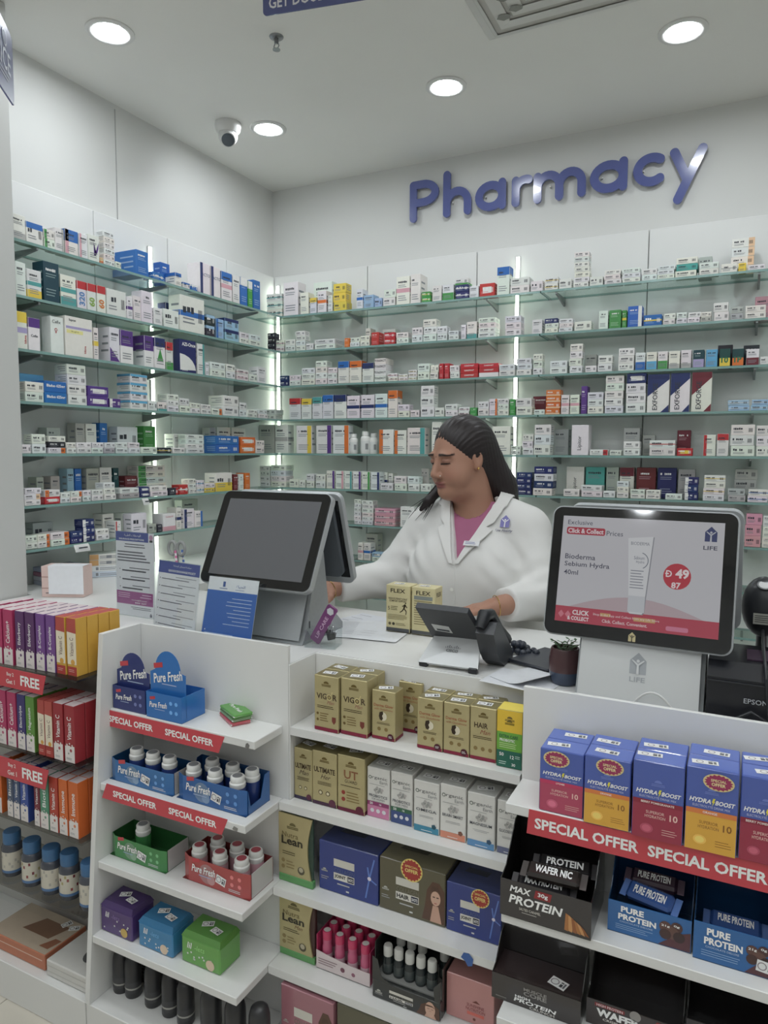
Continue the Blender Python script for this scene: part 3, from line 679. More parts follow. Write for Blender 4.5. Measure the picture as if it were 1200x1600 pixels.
def sticker(parent, x, y, z, w=.030, d=.018, rot=0.3, flat=True, name='price_sticker'):
    """white security sticker: ring and bars"""
    m = MB()
    m.rect(-w / 2, w / 2, -d / 2, d / 2, 0, (240, 240, 238))
    r = d * .36; n = 14
    for i in range(n):
        a, b = 2 * PI * i / n, 2 * PI * (i + 1) / n
        m.add([(-w * .2 + r * math.cos(a), -.0002, r * math.sin(a)), (-w * .2 + r * math.cos(b), -.0002, r * math.sin(b)), (-w * .2 + r * .75 * math.cos(b), -.0002, r * .75 * math.sin(b)), (-w * .2 + r * .75 * math.cos(a), -.0002, r * .75 * math.sin(a))], [(0, 1, 2, 3)], (150, 140, 145))
    m.rect(w * .12, w * .28, -d * .3, d * .05, -.0002, (60, 60, 66)); m.rect(w * .32, w * .42, -d * .3, d * .3, -.0002, (110, 110, 112)); m.rect(w * .12, w * .28, d * .15, d * .3, -.0002, (90, 90, 94))
    o = m.build(name, CARTON, parent)
    if flat: o.matrix_local = Matrix.Translation((x, y, z)) @ Matrix.Rotation(rot, 4, 'Z') @ Matrix.Rotation(-PI / 2, 4, 'X')
    else: o.matrix_local = Matrix.Translation((x, y, z)) @ Matrix.Rotation(rot, 4, 'Y')
    return o
def sun_logo(m, x, z, s, y, col):
    m.poly([(x + s * .55 * math.cos(PI * i / 8), z + s * .45 * math.sin(PI * i / 8)) for i in range(9)], y, col)
    m.lines(x - s, x + s, z - s * .55, z - s * .1, y, 2, col, rag=.1, thick=.6, align='c')

def supplement(p0, p1, ytop, z, d, kind, label, group, dy=0.0, stk=True):
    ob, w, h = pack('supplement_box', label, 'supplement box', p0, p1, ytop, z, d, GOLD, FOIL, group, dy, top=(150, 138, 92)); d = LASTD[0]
    pr = MB(); lt = MB(); y = -.0005
    sun_logo(pr, 0, h * .86, w * .2, y, (120, 100, 50))
    foot = {'ultimate': (74, 66, 92), 'her': (86, 56, 80), 'ut': (120, 40, 66)}.get(kind, (150, 44, 70))
    pr.rect(-w / 2 + .001, w / 2 - .001, .001, h * .07, y, foot)
    for s in (-1, 1):
        q = [(s * (w / 2 + .0004), .001, .001), (s * (w / 2 + .0004), d - .001, .001), (s * (w / 2 + .0004), d - .001, h * .07), (s * (w / 2 + .0004), .001, h * .07)]
        pr.add(q if s > 0 else q[::-1], [(0, 1, 2, 3)], foot)
    br = (76, 58, 36)
    if kind == 'vigor':
        lt.text('VIG', -w * .19, h * .63, y, w=w * .42, h=h * .105, col=br, bold=.02); lt.text('R', w * .36, h * .63, y, h=h * .105, col=br, bold=.02)
        pr.disc(w * .13, h * .625, y * 1.2, w * .115, (226, 210, 150)); pr.disc(w * .13, h * .625, y * 1.6, w * .075, br); pr.disc(w * .13, h * .625, y * 2, w * .05, (190, 170, 110))
        pr.poly([(w * .19, h * .67), (w * .215, h * .66), (w * .27, h * .72), (w * .25, h * .735)], y * 1.2, (226, 210, 150))
        lt.text('Man', w * .18, h * .53, y, h=h * .06, col=(170, 110, 90), shear=.4)
        pr.lines(-w * .38, w * .34, h * .41, h * .47, y, 2, br, rag=.1); pr.disc(-w * .36, h * .31, y, w * .05, (130, 106, 60)); pr.disc(-w * .36, h * .2, y, w * .05, (130, 106, 60))
        pr.lines(-w * .26, w * .1, h * .17, h * .34, y, 4, (140, 116, 70)); pr.poly([(w * .24, h * .28), (w * .40, h * .28), (w * .40, h * .2), (w * .32, h * .15), (w * .24, h * .2)], y, (140, 70, 60))
    elif kind == 'derma':
        lt.text('Derma Glow', 0, h * .70, y, w=w * .82, h=h * .06, col=(176, 106, 70), bold=.02); lt.text('with Glutathione', 0, h * .625, y, w=w * .78, h=h * .042, col=(176, 106, 70))
        pr.disc(-w * .02, h * .48, y, w * .17, (240, 232, 206)); pr.poly([(-w * .19, h * .48), (-w * .16, h * .56), (-w * .03, h * .585), (0, h * .54), (-w * .05, h * .49), (-w * .01, h * .44), (-w * .06, h * .395), (-w * .15, h * .41)], y * 1.4, (66, 52, 40))
        pr.lines(-w * .3, w * .3, h * .31, h * .36, y, 2, br, rag=.2, align='c'); pr.disc(-w * .18, h * .22, y, w * .075, (150, 126, 76)); pr.disc(w * .12, h * .22, y, w * .075, (150, 126, 76)); pr.disc(w * .31, h * .085, y * 2, w * .13, (92, 40, 52)); pr.lines(w * .23, w * .39, h * .06, h * .11, y * 2.6, 2, 'white')
    elif kind == 'hair':
        lt.text('HAIR', -w * .08, h * .66, y, w=w * .52, h=h * .1, col=br, bold=.02); lt.text('Man', w * .08, h * .54, y, h=h * .08, col=(160, 90, 70), shear=.4)
        pr.lines(-w * .38, w * .36, h * .40, h * .46, y, 2, br, rag=.1)
        for x in (-.28, 0, .28): pr.disc(w * x, h * .22, y, w * .075, (150, 126, 76))
    elif kind in ('ultimate', 'her'):
        lt.text('ULTIMATE', 0, h * .66, y, w=w * .86, h=h * .1, col=br, bold=.03); lt.text('Man' if kind == 'ultimate' else 'Her', w * .05, h * .54, y, h=h * .085, col=(90, 74, 60), shear=.4)
        pr.lines(-w * .34, w * .34, h * .38, h * .45, y, 3, br, rag=.2, align='c'); pr.disc(-w * .16, h * .24, y, w * .085, br); pr.disc(w * .14, h * .24, y, w * .085, br); pr.disc(-w * .16, h * .24, y * 1.5, w * .06, (230, 220, 180)); pr.disc(w * .14, h * .24, y * 1.5, w * .06, (230, 220, 180)); pr.disc(w * .32, h * .08, y * 2, w * .14, (110, 60, 80))
    elif kind == 'ut':
        lt.text('UT', 0, h * .67, y, w=w * .52, h=h * .15, col=(150, 96, 60), bold=.02); lt.text('GUARD', 0, h * .55, y, w=w * .46, h=h * .055, col=br)
        pr.lines(-w * .38, w * .38, h * .45, h * .48, y, 1, br, rag=.05); pr.disc(-w * .28, h * .34, y, w * .07, (170, 70, 60)); pr.disc(-w * .28, h * .22, y, w * .07, (170, 70, 60)); pr.lines(-w * .16, w * .36, h * .18, h * .38, y, 4, (150, 126, 76)); pr.disc(w * .32, h * .08, y * 2, w * .14, (110, 40, 60))
    elif kind == 'extra':
        pr.rect(-w / 2, w / 2, h * .62, h * .999, y * .6, (238, 196, 52)); pr.rect(-w / 2, w / 2, h * .30, h * .62, y * .6, (110, 178, 60)); pr.rect(-w / 2, w / 2, 0.001, h * .30, y * 1.2, (30, 104, 84))
        pr.quad((-w / 2, .001, h + .0006), (w / 2, .001, h + .0006), (w / 2, d, h + .0006), (-w / 2, d, h + .0006), (240, 216, 90))
        sun_logo(pr, 0, h * .80, w * .2, y * 1.6, (110, 96, 30))
        lt.text('EXTRA CARE', -w * .03, h * .55, y * 1.6, w=w * .74, h=h * .055, col=(40, 96, 70), bold=.02); lt.text('PROBIOTIC', -w * .08, h * .48, y * 1.6, w=w * .6, h=h * .05, col='white', bold=.02)
        pr.lines(-w * .4, w * .3, h * .34, h * .44, y * 1.6, 3, (200, 226, 160)); lt.text('50', -w * .3, h * .23, y * 2.2, h=h * .06, col='white', bold=.02); lt.text('12', w * .12, h * .2, y * 2.2, h=h * .06, col='white', bold=.02); lt.text('30', w * .18, h * .07, y * 2.2, h=h * .05, col='white', bold=.02)
        pr.lines(-w * .4, -w * .1, h * .05, h * .12, y * 2.2, 2, (200, 230, 216)); pr.lines(w * .24, w * .44, h * .18, h * .24, y * 2.2, 2, (200, 230, 216))
    pr.build('front_print', FOIL if kind != 'extra' else CARTON, ob); lt.build('lettering', CARTON, ob)
    if stk: sticker(ob, -.004, d * .5, h + .0008, min(.034, w * .7), min(.02, d * .45), random.uniform(-.3, .5))
    return ob
z = ZS[0]; G1 = 'gold supplement boxes on the middle display'
supplement((490, 1140), (530, 1146.5), 1054, z, .052, 'vigor', 'gold vigor supplement box at the left end of top middle shelf', G1)
supplement((531, 1147), (575, 1154), 1059, z, .052, 'vigor', 'gold vigor supplement box with torn lid, second along top middle shelf', G1)
supplement((490, 1140), (530, 1146.5), 1054, z, .052, 'vigor', 'gold supplement box standing behind the leftmost vigor box', G1, dy=.0535)
supplement((531, 1147), (575, 1154), 1059, z, .052, 'vigor', 'gold supplement box standing behind the torn vigor box', G1, dy=.0535)
b = supplement((580, 1153), (618, 1160), 1077, z, .045, 'derma', 'gold skin supplement box standing alone with sticker on its side', G1)
s = sticker(b, .0, 0, 0, .026, .018, 0, False); s.matrix_local = Matrix.Translation((.0255, .022, .062)) @ Matrix.Rotation(PI / 2, 4, 'Z') @ Matrix.Rotation(PI / 2, 4, 'Y')
supplement((616, 1146), (654, 1153), 1068, z, .042, 'derma', 'gold skin supplement box in the rear, just behind the lone one', G1, dy=.022)
supplement((651, 1168), (691.5, 1176), 1089, z, .047, 'derma', 'gold skin supplement box in front row beside the gap', G1)
supplement((692, 1176), (733, 1184.5), 1096, z, .047, 'derma', 'gold skin supplement box in front row beside the hair box', G1)
supplement((733.5, 1184.5), (775, 1193.5), 1102, z, .047, 'hair', 'gold hair supplement box for men beside the green and yellow box', G1)
supplement((651, 1168), (691.5, 1176), 1089, z, .042, 'derma', 'gold supplement box behind the first front-row skin box', G1, dy=.049)
supplement((692, 1176), (733, 1184.5), 1096, z, .042, 'derma', 'gold supplement box behind the second front-row skin box', G1, dy=.049)
supplement((733.5, 1184.5), (775, 1193.5), 1102, z, .042, 'hair', 'gold supplement box behind the hair supplement box', G1, dy=.049)
supplement((775.5, 1196), (815, 1205), 1107, z, .050, 'extra', 'yellow and green probiotic box at the end of top middle shelf', 'probiotic boxes', stk=False)
z = ZS[1]
supplement((460, 1246), (488, 1254), 1167, z, .07, 'ultimate', 'gold ultimate box for men at the left of second middle shelf', G1)
supplement((488.5, 1254), (526, 1265), 1171, z, .07, 'her', 'gold ultimate box for her with pale print, second middle shelf', G1)
supplement((527, 1265), (570, 1276), 1178, z, .07, 'ut', 'gold urinary tract guard box beside the white organic boxes', G1)
def organic(p0, p1, ytop, name, sub, c1, c2, label):
    ob, w, h = pack('organic_supplement_box', label, 'supplement box', p0, p1, ytop, ZS[1], .06, (226, 224, 218), CARTON, 'white organic supplement boxes', top=(196, 196, 190))
    pr = MB(); lt = MB(); y = -.0005
    lt.text('rganic', w * .06, h * .80, y, w=w * .66, h=h * .075, col=(90, 90, 92)); lt.text('Earth', w * .24, h * .73, y, w=w * .34, h=h * .06, col=(130, 130, 132)); pr.disc(-w * .36, h * .80, y, w * .07, (80, 96, 80)); pr.disc(-w * .36, h * .80, y * 1.5, w * .045, (222, 220, 214))
    for i in range(9):
        a = i * 2.4; r = w * .05 * math.sqrt(i + 1); pr.disc(r * math.cos(a) * 1.3, h * .56 + r * math.sin(a) * .8, y * (1 + .1 * i), w * .06, (150 + 6 * i, 152 + 5 * i, 148 + 5 * i), 8)
    pr.lines(-w * .4, w * .38, h * .655, h * .675, y, 1, (150, 150, 150))
    lt.text(name, 0, h * .44, y * 2.4, w=w * .8, h=h * .055, col=(70, 74, 84), bold=.01)
    if sub: lt.text(sub, 0, h * .375, y * 2, w=w * .56, h=h * .04, col=(110, 110, 116))
    pr.lines(-w * .3, w * .3, h * .29, h * .34, y, 2, (170, 170, 170), align='c')
    pr.rect(-w / 2 + .001, w / 2 - .001, .001, h * (.24 if c1 != c2 else .13), y, c2)
    if c1 != c2:
        pr.rect(-w / 2 + .001, w / 2 - .001, h * .24, h * .32, y * 1.4, c1); lt.text('50', -w * .3, h * .28, y * 2, h=h * .05, col='white', bold=.02); lt.text('16', w * .1, h * .28, y * 2, h=h * .04, col='white', bold=.02)
        for x in (-.26, 0, .26): pr.disc(w * x, h * .14, y * 1.5, w * .085, (226, 226, 230))
    else: pr.lines(-w * .2, w * .25, h * .03, h * .06, y * 1.6, 1, 'white'); pr.disc(w * .3, h * .15, y * 1.4, w * .1, tuple(int(c * .6) for c in c1), 5)
    pr.build('front_print', CARTON, ob); lt.build('lettering', CARTON, ob); sticker(ob, 0, .03, h + .0008, w * .6, .02, random.uniform(-.2, .4))
organic((573, 1274), (609, 1283), 1197, 'PROBIOTICS', 'FOR WOMEN', (150, 60, 110), (214, 130, 170), 'white organic probiotics box with pink lower band')
organic((610, 1284), (644.5, 1293), 1204, 'PROBIOTICS', 'FOR MEN', (60, 110, 80), (64, 84, 140), 'white organic probiotics box with navy lower band')
organic((646, 1296), (686, 1307), 1217, 'OMEGA', None, (66, 146, 176), (66, 146, 176), 'white organic box with teal foot between probiotics and orange-footed box')
organic((687, 1307), (727.5, 1318), 1223, 'BRAIN SMART', None, (226, 144, 116), (226, 144, 116), 'white organic box with orange foot')
organic((729, 1320), (773, 1331), 1236, 'MAGNESIUM', None, (96, 150, 200), (96, 150, 200), 'white organic magnesium box with sky blue foot')
organic((775, 1332), (822, 1343), 1249, 'GLUCOSE FACTO', None, (110, 116, 150), (110, 116, 150), 'white organic box with slate foot beside the overhanging shelf')

# curved gold pouch boxes
def lean(p0, p1, ytop, z, label, man):
    loc, w, h = stand(p0, p1, ytop, z); d = min(.075, YA - .004 - loc.y if loc.x - w / 2 < -.968 else .2)
    o = thing('slimming_pouch_box', label, 'supplement box', (loc.x, loc.y, z + .0003), 0, 'gold slimming supplement boxes')
    n = 10; prof = [((.5 - .13 * math.sin(PI * i / n) + .05 * i / n) * w, h * (.11 + .89 * i / n)) for i in range(n + 1)]
    pts = [(-w / 2, h * .11)] + prof + [(-w / 2, h)]
    MB().prism(pts, 0, .004, GOLD).build('gold_front', FOIL, o)
    m = MB(); m.cbox(-w / 2 + .001, w / 2 + .004, .0042, d, h * .11, h * .995, .002, (46, 70, 58) if not man else (74, 48, 44)); m.build('carton_body', CARTON, o)
    m = MB(); m.cbox(-w / 2, w / 2 + .006, -.001, d + .002, 0, h * .109, .0015, (96, 160, 92)); m.build('green_base', CARTON, o)
    pr = MB(); lt = MB(); y = -.0005
    sun_logo(pr, -w * .06, h * .84, w * .18, y, (110, 100, 56)); lt.text('Nutra', -w * .14, h * .70, y, w=w * .5, h=h * .075, col=(120, 104, 60)); lt.text('Lean', -w * .08, h * .615, y, w=w * .66, h=h * .12, col=(58, 52, 36), bold=.03)
    if man: lt.text('Man', w * .08, h * .51, y, h=h * .06, col=(120, 80, 50), shear=.4)
    pr.lines(-w * .38, w * .14, h * .40, h * .46, y, 2, (90, 80, 46)); pr.disc(-w * .36, h * .31, y, w * .055, (150, 130, 80)); pr.disc(-w * .36, h * .22, y, w * .055, (150, 130, 80)); pr.lines(-w * .26, 0, h * .2, h * .33, y, 3, (150, 130, 80)); pr.disc(w * .2, h * .22, y, w * .11, (90, 84, 60), 10); pr.disc(w * .2, h * .235, y * 1.6, w * .07, (190, 180, 150), 10)
    pr.build('front_print', CARTON, o); lt.build('lettering', CARTON, o)
lean((436, 1373), (486, 1390), 1268, ZS[2], 'gold slimming box with dark green side, upper of two', False)
lean((437, 1488), (489, 1508), 1393, ZS[3], 'gold slimming box for men with brown side, lower of two', True)

# collagen display cartons
def collagen(p0, p1, ytop, z, d, col, topc, word, label, face=False, burst=False, dots=None):
    ob, w, h = pack('collagen_carton', label, 'supplement carton', p0, p1, ytop, z, d, col, GLOSSY, 'collagen drink cartons', top=topc, ch=.0018); d = LASTD[0]
    pr = MB(); lt = MB(); y = -.0005
    sun_logo(pr, -w * .40, h * .42, w * .055, y, (190, 190, 180)); pr.lines(-w * .46, -w * .33, h * .22, h * .3, y, 2, (170, 170, 170))
    x = -w * .08
    pr.rect(x - w * .16, x + w * .19, h * .55, h * .70, y, (214, 210, 198)); lt.text('COLLAGEN', x + w * .02, h * .475, y, w=w * .34, h=h * .09, col=(80, 96, 140) if word == 'JOINT' else (120, 116, 100), bold=.01)
    pr.rect(x - w * .16, x + w * .19, h * .28, h * .42, y, (226, 222, 212)); lt.text(word, x - w * .05, h * .35, y * 2, w=w * .19, h=h * .085, col=(40, 40, 44), bold=.03); pr.rect(x + w * .075, x + w * .18, h * .295, h * .405, y * 1.5, (40, 44, 66)); lt.text('SHOTS', x + w * .128, h * .35, y * 2.2, w=w * .085, h=h * .06, col='white', bold=.02)
    pr.lines(x - w * .1, x + w * .14, h * .17, h * .24, y, 1, (190, 190, 186)); pr.rect(-w * .03, w * .02, h * .08, h * .11, y, (220, 220, 214))
    # tear-off notch in the front panel and slot on the lid
    pr.add([(-w * .32, d * .45, h + .0007), (w * .1, d * .45, h + .0007), (w * .14, d * .62, h + .0007), (-w * .28, d * .62, h + .0007)], [(0, 1, 2, 3)], tuple(int(c * .6) for c in topc))
    if word == 'JOINT':
        for a, b, c, e in ((.30, .10, .36, .5), (.36, .5, .44, .9), (.36, .5, .48, .42), (.36, .5, .33, .72)):
            dx, dz = (c - a) * w, (e - b) * h; L = math.hypot(dx, dz); nx, nz = -dz / L * w * .012, dx / L * w * .012
            pr.poly([(a * w - nx, b * h - nz), (c * w - nx, e * h - nz), (c * w + nx, e * h + nz), (a * w + nx, b * h + nz)], y, (96, 130, 214))
        pr.disc(.36 * w, .5 * h, y * 1.4, w * .03, (230, 224, 240))
    if face:
        X = w * .33
        pr.poly([(X - w * .17, h * .06), (X - w * .13, h * .3), (X - w * .1, h * .62), (X - w * .02, h * .80), (X + w * .08, h * .80), (X + w * .155, h * .66), (X + w * .165, h * .05)], y, (92, 60, 42))
        pr.disc(X + w * .03, h * .50, y * 1.6, w * .072, (214, 170, 146), 16, kz=1.45); pr.poly([(X - w * .01, h * .36), (X + w * .07, h * .36), (X + w * .12, h * .05), (X - w * .05, h * .05)], y * 1.4, (206, 160, 136))
        pr.poly([(X - w * .05, h * .62), (X - w * .02, h * .72), (X + w * .06, h * .72), (X + w * .11, h * .6), (X + w * .06, h * .66)], y * 2, (84, 54, 38))
        for sx in (0, .055): pr.rect(X + w * (sx - .012), X + w * (sx + .022), h * .515, h * .535, y * 2.2, (60, 40, 34))
        pr.rect(X + w * .012, X + w * .048, h * .405, h * .42, y * 2.2, (176, 90, 84))
    pr.build('front_print', GLOSSY, ob); lt.build('lettering', GLOSSY, ob)
    if burst:
        m = MB(); bx, bz = burst
        m.disc(0, 0, 0, w * .165, (236, 210, 110), 22); m.burst(0, 0, -.0002, w * .155, (176, 48, 40), 18, .86)
        m.text('SPECIAL', 0, .008, -.0004, w=w * .2, h=.005, col=(240, 214, 120), bold=.02); m.text('OFFER', 0, -.002, -.0004, w=w * .2, h=.009, col=(240, 214, 120), bold=.03)
        s = m.build('offer_sticker', GLOSSY, ob, loc=(bx * w, -.0012, bz * h))
    return ob, w, h
z = ZS[2]
collagen((498, 1387), (591, 1417), 1311, z, .12, (44, 62, 140), (62, 72, 122), 'JOINT', 'navy joint collagen carton without offer sticker')
collagen((593, 1416), (695, 1452), 1336, z, .12, (96, 90, 66), (120, 114, 88), 'HAIR', 'olive hair collagen carton with portrait and round offer sticker', True, (.0, .90))
collagen((697, 1451), (783, 1481), 1375, z, .12, (44, 62, 140), (62, 72, 122), 'JOINT', 'navy joint collagen carton with round offer sticker', False, (.12, .84))

# ------------------------------------------------------------------ drink mix boxes
def hydra(p0, p1, ytop, flav, c, burst, label, dy=0.0, d=.052):
    ob, w, h = pack('drink_mix_box', label, 'drink box', p0, p1, ytop, ZR[0], d, (76, 98, 182), GLOSSY, 'electrolyte drink mix boxes', dy, top=(92, 116, 200)); d = LASTD[0]
    pr = MB(); lt = MB(); y = -.0005
    pr.rect(-w / 2 + .001, w / 2 - .001, .001, h * .48, y, c[0]); pr.rect(-w / 2 + .001, w / 2 - .001, h * .45, h * .51, y * 1.4, c[1])
    for s in (-1, 1):
        q = [(s * (w / 2 + .0004), .001, .001), (s * (w / 2 + .0004), d - .001, .001), (s * (w / 2 + .0004), d - .001, h * .48), (s * (w / 2 + .0004), .001, h * .48)]
        pr.add(q if s > 0 else q[::-1], [(0, 1, 2, 3)], c[0])
    lt.text('HYDRA', -w * .22, h * .615, y * 1.5, w=w * .42, h=h * .055, col='white', bold=.03, shear=.25); lt.text('BOOST', w * .26, h * .615, y * 1.5, w=w * .38, h=h * .055, col='white', bold=.03, shear=.25)
    pr.poly([(w * .03, h * .66), (w * .075, h * .66), (w * .05, h * .625), (w * .07, h * .625), (w * .01, h * .565), (w * .03, h * .61), (w * .005, h * .61)], y * 1.5, (230, 220, 60))
    lt.text('ELECTROLYTE DRINK MIX', 0, h * .55, y * 1.5, w=w * .72, h=h * .028, col=(200, 206, 236)); lt.text(flav, -w * .02 if len(flav) < 10 else 0, h * .48, y * 2, h=h * .028, col=(244, 226, 220), bold=.02)
    tc = (244, 200, 190) if c[0][1] < 120 else (150, 96, 30)
    lt.text('SUPERIOR', -w * .04, h * .355, y * 1.5, w=w * .36, h=h * .038, col=tc); lt.text('HYDRATION', -w * .04, h * .30, y * 1.5, w=w * .40, h=h * .038, col=tc); lt.text('10', w * .32, h * .325, y * 1.5, h=h * .085, col=tc, bold=.02)
    pr.disc(-w * .2, h * .14, y * 1.25, w * .13, tuple(min(255, v + 30) for v in c[0]), 14, kz=.8); pr.disc(-w * .2, h * .14, y * 1.7, w * .09, tuple(min(255, v + 52) for v in c[0]), 14, kz=.8); pr.lines(w * .1, w * .42, h * .08, h * .17, y * 1.4, 3, tc, thick=.2)
    sun_logo(pr, 0, h * .74, w * .14, y, (110, 130, 210))
    pr.build('front_print', GLOSSY, ob); lt.build('lettering', GLOSSY, ob)
    if burst:
        m = MB(); bx, bz = burst; R = w * .3
        m.disc(0, 0, 0, R, (226, 206, 140), 22, kz=.62); m.xf = Matrix.Diagonal((1, 1, .62, 1)); m.burst(0, 0, -.0002, R * .93, (164, 44, 92), 18, .84); m.xf = None
        m.text('SPECIAL', 0, R * .12, -.0004, w=R * 1.0, h=R * .2, col=(240, 220, 160), bold=.02); m.text('OFFER', 0, -R * .16, -.0004, w=R * .9, h=R * .24, col=(240, 220, 160), bold=.03)
        m.build('offer_sticker', GLOSSY, ob, loc=(bx * w, -.0014, bz * h))
    sticker(ob, -w * .1 + random.uniform(-.01, .02), d * random.uniform(.4, .6), h + .0009, .042, .017, random.uniform(-.1, .25))
    return ob
LY = ((188, 66, 98), (204, 52, 96)); OR = ((230, 170, 56), (228, 126, 60)); BE = ((164, 44, 70), (150, 30, 56))
hydra((842.5, 1263), (910, 1282), 1166, 'LYCHEE', LY, (-.12, .86), 'blue and pink lychee drink mix box with offer sticker')
hydra((911, 1283), (983, 1302), 1177, 'ORANGE', OR, (.05, .88), 'blue and orange drink mix box with sticker, next to the lychee box')
hydra((985.5, 1304), (1066, 1324), 1184, 'BERRY POMEGRANATE', BE, None, 'blue and red berry drink mix box between the two orange ones')
hydra((1067.5, 1324), (1150, 1342), 1195, 'ORANGE', OR, (.12, .86), 'blue and orange drink mix box with sticker, after the berry box')
hydra((1152, 1342), (1233, 1360), 1210, 'BERRY POMEGRANATE', BE, None, 'blue and red berry drink mix box at the picture edge')
for k, (a, b, y0, y1, c, fl) in enumerate(((842.5, 910, 1263, 1282, LY, 'LYCHEE'), (911, 983, 1283, 1302, OR, 'ORANGE'), (985.5, 1066, 1304, 1324, BE, 'BERRY POMEGRANATE'), (1067.5, 1150, 1324, 1342, OR, 'ORANGE'), (1152, 1233, 1342, 1360, BE, 'BERRY POMEGRANATE'))):
    hydra((a, y0), (b, y1), (1166, 1177, 1184, 1195, 1210)[k], fl, c, None, 'blue drink mix box in the rear row, %s behind the front ones' % ORD[k], dy=.0535)

# ------------------------------------------------------------------ gum displays, trays and bottles on the left display
def place(p0, p1, z, dy=0.0):
    A = at(*p0, 2, z); B = at(*p1, 2, z)
    if -1.6 < A.x < -1.4565: A.x = -1.4565
    return Vector(((A.x + B.x) / 2, (A.y + B.y) / 2 + dy, z + .0003)), abs(B.x - A.x)
NAVYG, BLUEG = (46, 58, 122), (44, 116, 196)
def pure_fresh(m, lt, x, z, w, y, rot=.18, dark=False):
    m.add([(x - w * .36 + a, y * .8, z + w * .19 + b) for a, b in ((-w * .1, -w * .02), (w * .2, w * .04), (w * .19, w * .17), (-w * .11, w * .11))], [(0, 1, 2, 3)], (206, 60, 70))
    lt.text('Pure Fresh', x, z, y * 1.6, w=w, h=w * .25, col='white', bold=.02, shear=.25, rot=rot)
    m.lines(x - w * .2, x + w * .4, z - w * .24, z - w * .17, y, 1, (170, 190, 226))
def gum_display(p0, p1, z, d, hf, hh, col, label, packs):
    loc, w = place(p0, p1, z)
    o = thing('gum_display', label, 'gum display', loc, 0, 'chewing gum counter displays')
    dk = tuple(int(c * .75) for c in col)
    m = MB(); t = .0012
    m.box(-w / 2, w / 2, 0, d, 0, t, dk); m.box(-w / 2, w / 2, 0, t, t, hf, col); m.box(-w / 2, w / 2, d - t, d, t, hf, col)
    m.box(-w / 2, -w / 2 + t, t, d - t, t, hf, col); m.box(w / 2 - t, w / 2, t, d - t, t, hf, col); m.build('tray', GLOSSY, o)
    r = w * .36
    pts = [(-w / 2, t), (w / 2, t), (w / 2, hh * .68), (w * .38, hh * .70)] + [(r * math.cos(a), hh * .70 + (hh * .30) * math.sin(a)) for a in [PI * i / 14 for i in range(15)]] + [(-w * .38, hh * .70), (-w / 2, hh * .66)]
    m = MB(); m.prism(pts, .016, .0172, col); m.build('header_card', GLOSSY, o)
    pr = MB(); lt = MB()
    pr.xf = lt.xf = Matrix.Translation((0, .0158, 0)); pure_fresh(pr, lt, 0, hh * .62, w * .84, -.0005, .2)
    pr.build('header_print', GLOSSY, o); lt.build('lettering', GLOSSY, o)
    pr = MB(); lt = MB(); pure_fresh(pr, lt, -w * .16, hf * .55, w * .5, -.0005, .06)
    for i in (0, 1):
        for j in (0, 1): pr.disc(w * (.2 + .15 * i), hf * (.35 + .35 * j), -.0005, w * .045, tuple(min(255, c + 70) for c in col), 8)
    pr.build('front_print', GLOSSY, o); lt.build('lettering', GLOSSY, o)
    return o, loc, w
gum_display((175, 1105.5), (228, 1117), ZS[0], .05, .062, .150, NAVYG, 'navy chewing gum display with rounded header card', 0)
ob, loc, w = gum_display((229.5, 1119), (284, 1132), ZS[0], .085, .066, .172, BLUEG, 'sky blue chewing gum display with rounded header, beside the navy one', 4)
def gum_pack(loc, rz, col, label, l=.085, wd=.045, h=.009, back=(230, 226, 220), tilt=0.0):
    m = MB(); n = 8
    m.cbox(-l / 2, l / 2, -wd / 2, wd / 2, 0, h, .002, col)
    for s in (-1, 1):
        m.cbox(s * l / 2 - (.006 if s > 0 else 0), s * l / 2 + (.0 if s > 0 else .006), -wd / 2 - .001, wd / 2 + .001, h * .3, h * .6, .0008, back)
    q = m.build('gum_packet', GLOSSY, None, loc=loc, rot=(tilt, 0, rz)); tag(q, label, 'gum packet', 'loose chewing gum packets')
    lt = MB(); lt.xf = Matrix.Translation((0, 0, h + .0005)) @ Matrix.Rotation(-PI / 2, 4, 'X'); lt.text('Pure Fresh', 0, 0, 0, w=l * .7, col='white', bold=.02, shear=.2); lt.build('lettering', GLOSSY, q)
    return q
for k in range(4):
    gum_pack((loc.x + .002, loc.y + .052, loc.z + .0016 + .0095 * k), 0.0, (30, 84, 168), 'blue gum packet inside the sky blue display, ' + ('bottom', 'second from bottom', 'second from top', 'top')[k] + ' of pile', l=w * .9)
A = at(367, 1124, 2, ZS[0])
for k in range(3):
    gum_pack((A.x + .001 * k, A.y + .0015 * k, ZS[0] + .0004 + .0095 * k), -.55 + .03 * k, ((196, 80, 90), (94, 130, 80), (92, 160, 70))[k], ('red-backed gum packet at the bottom of the loose pile', 'dull green gum packet in the middle of the loose pile', 'bright green gum packet on top of the loose pile')[k], l=.092, wd=.05)

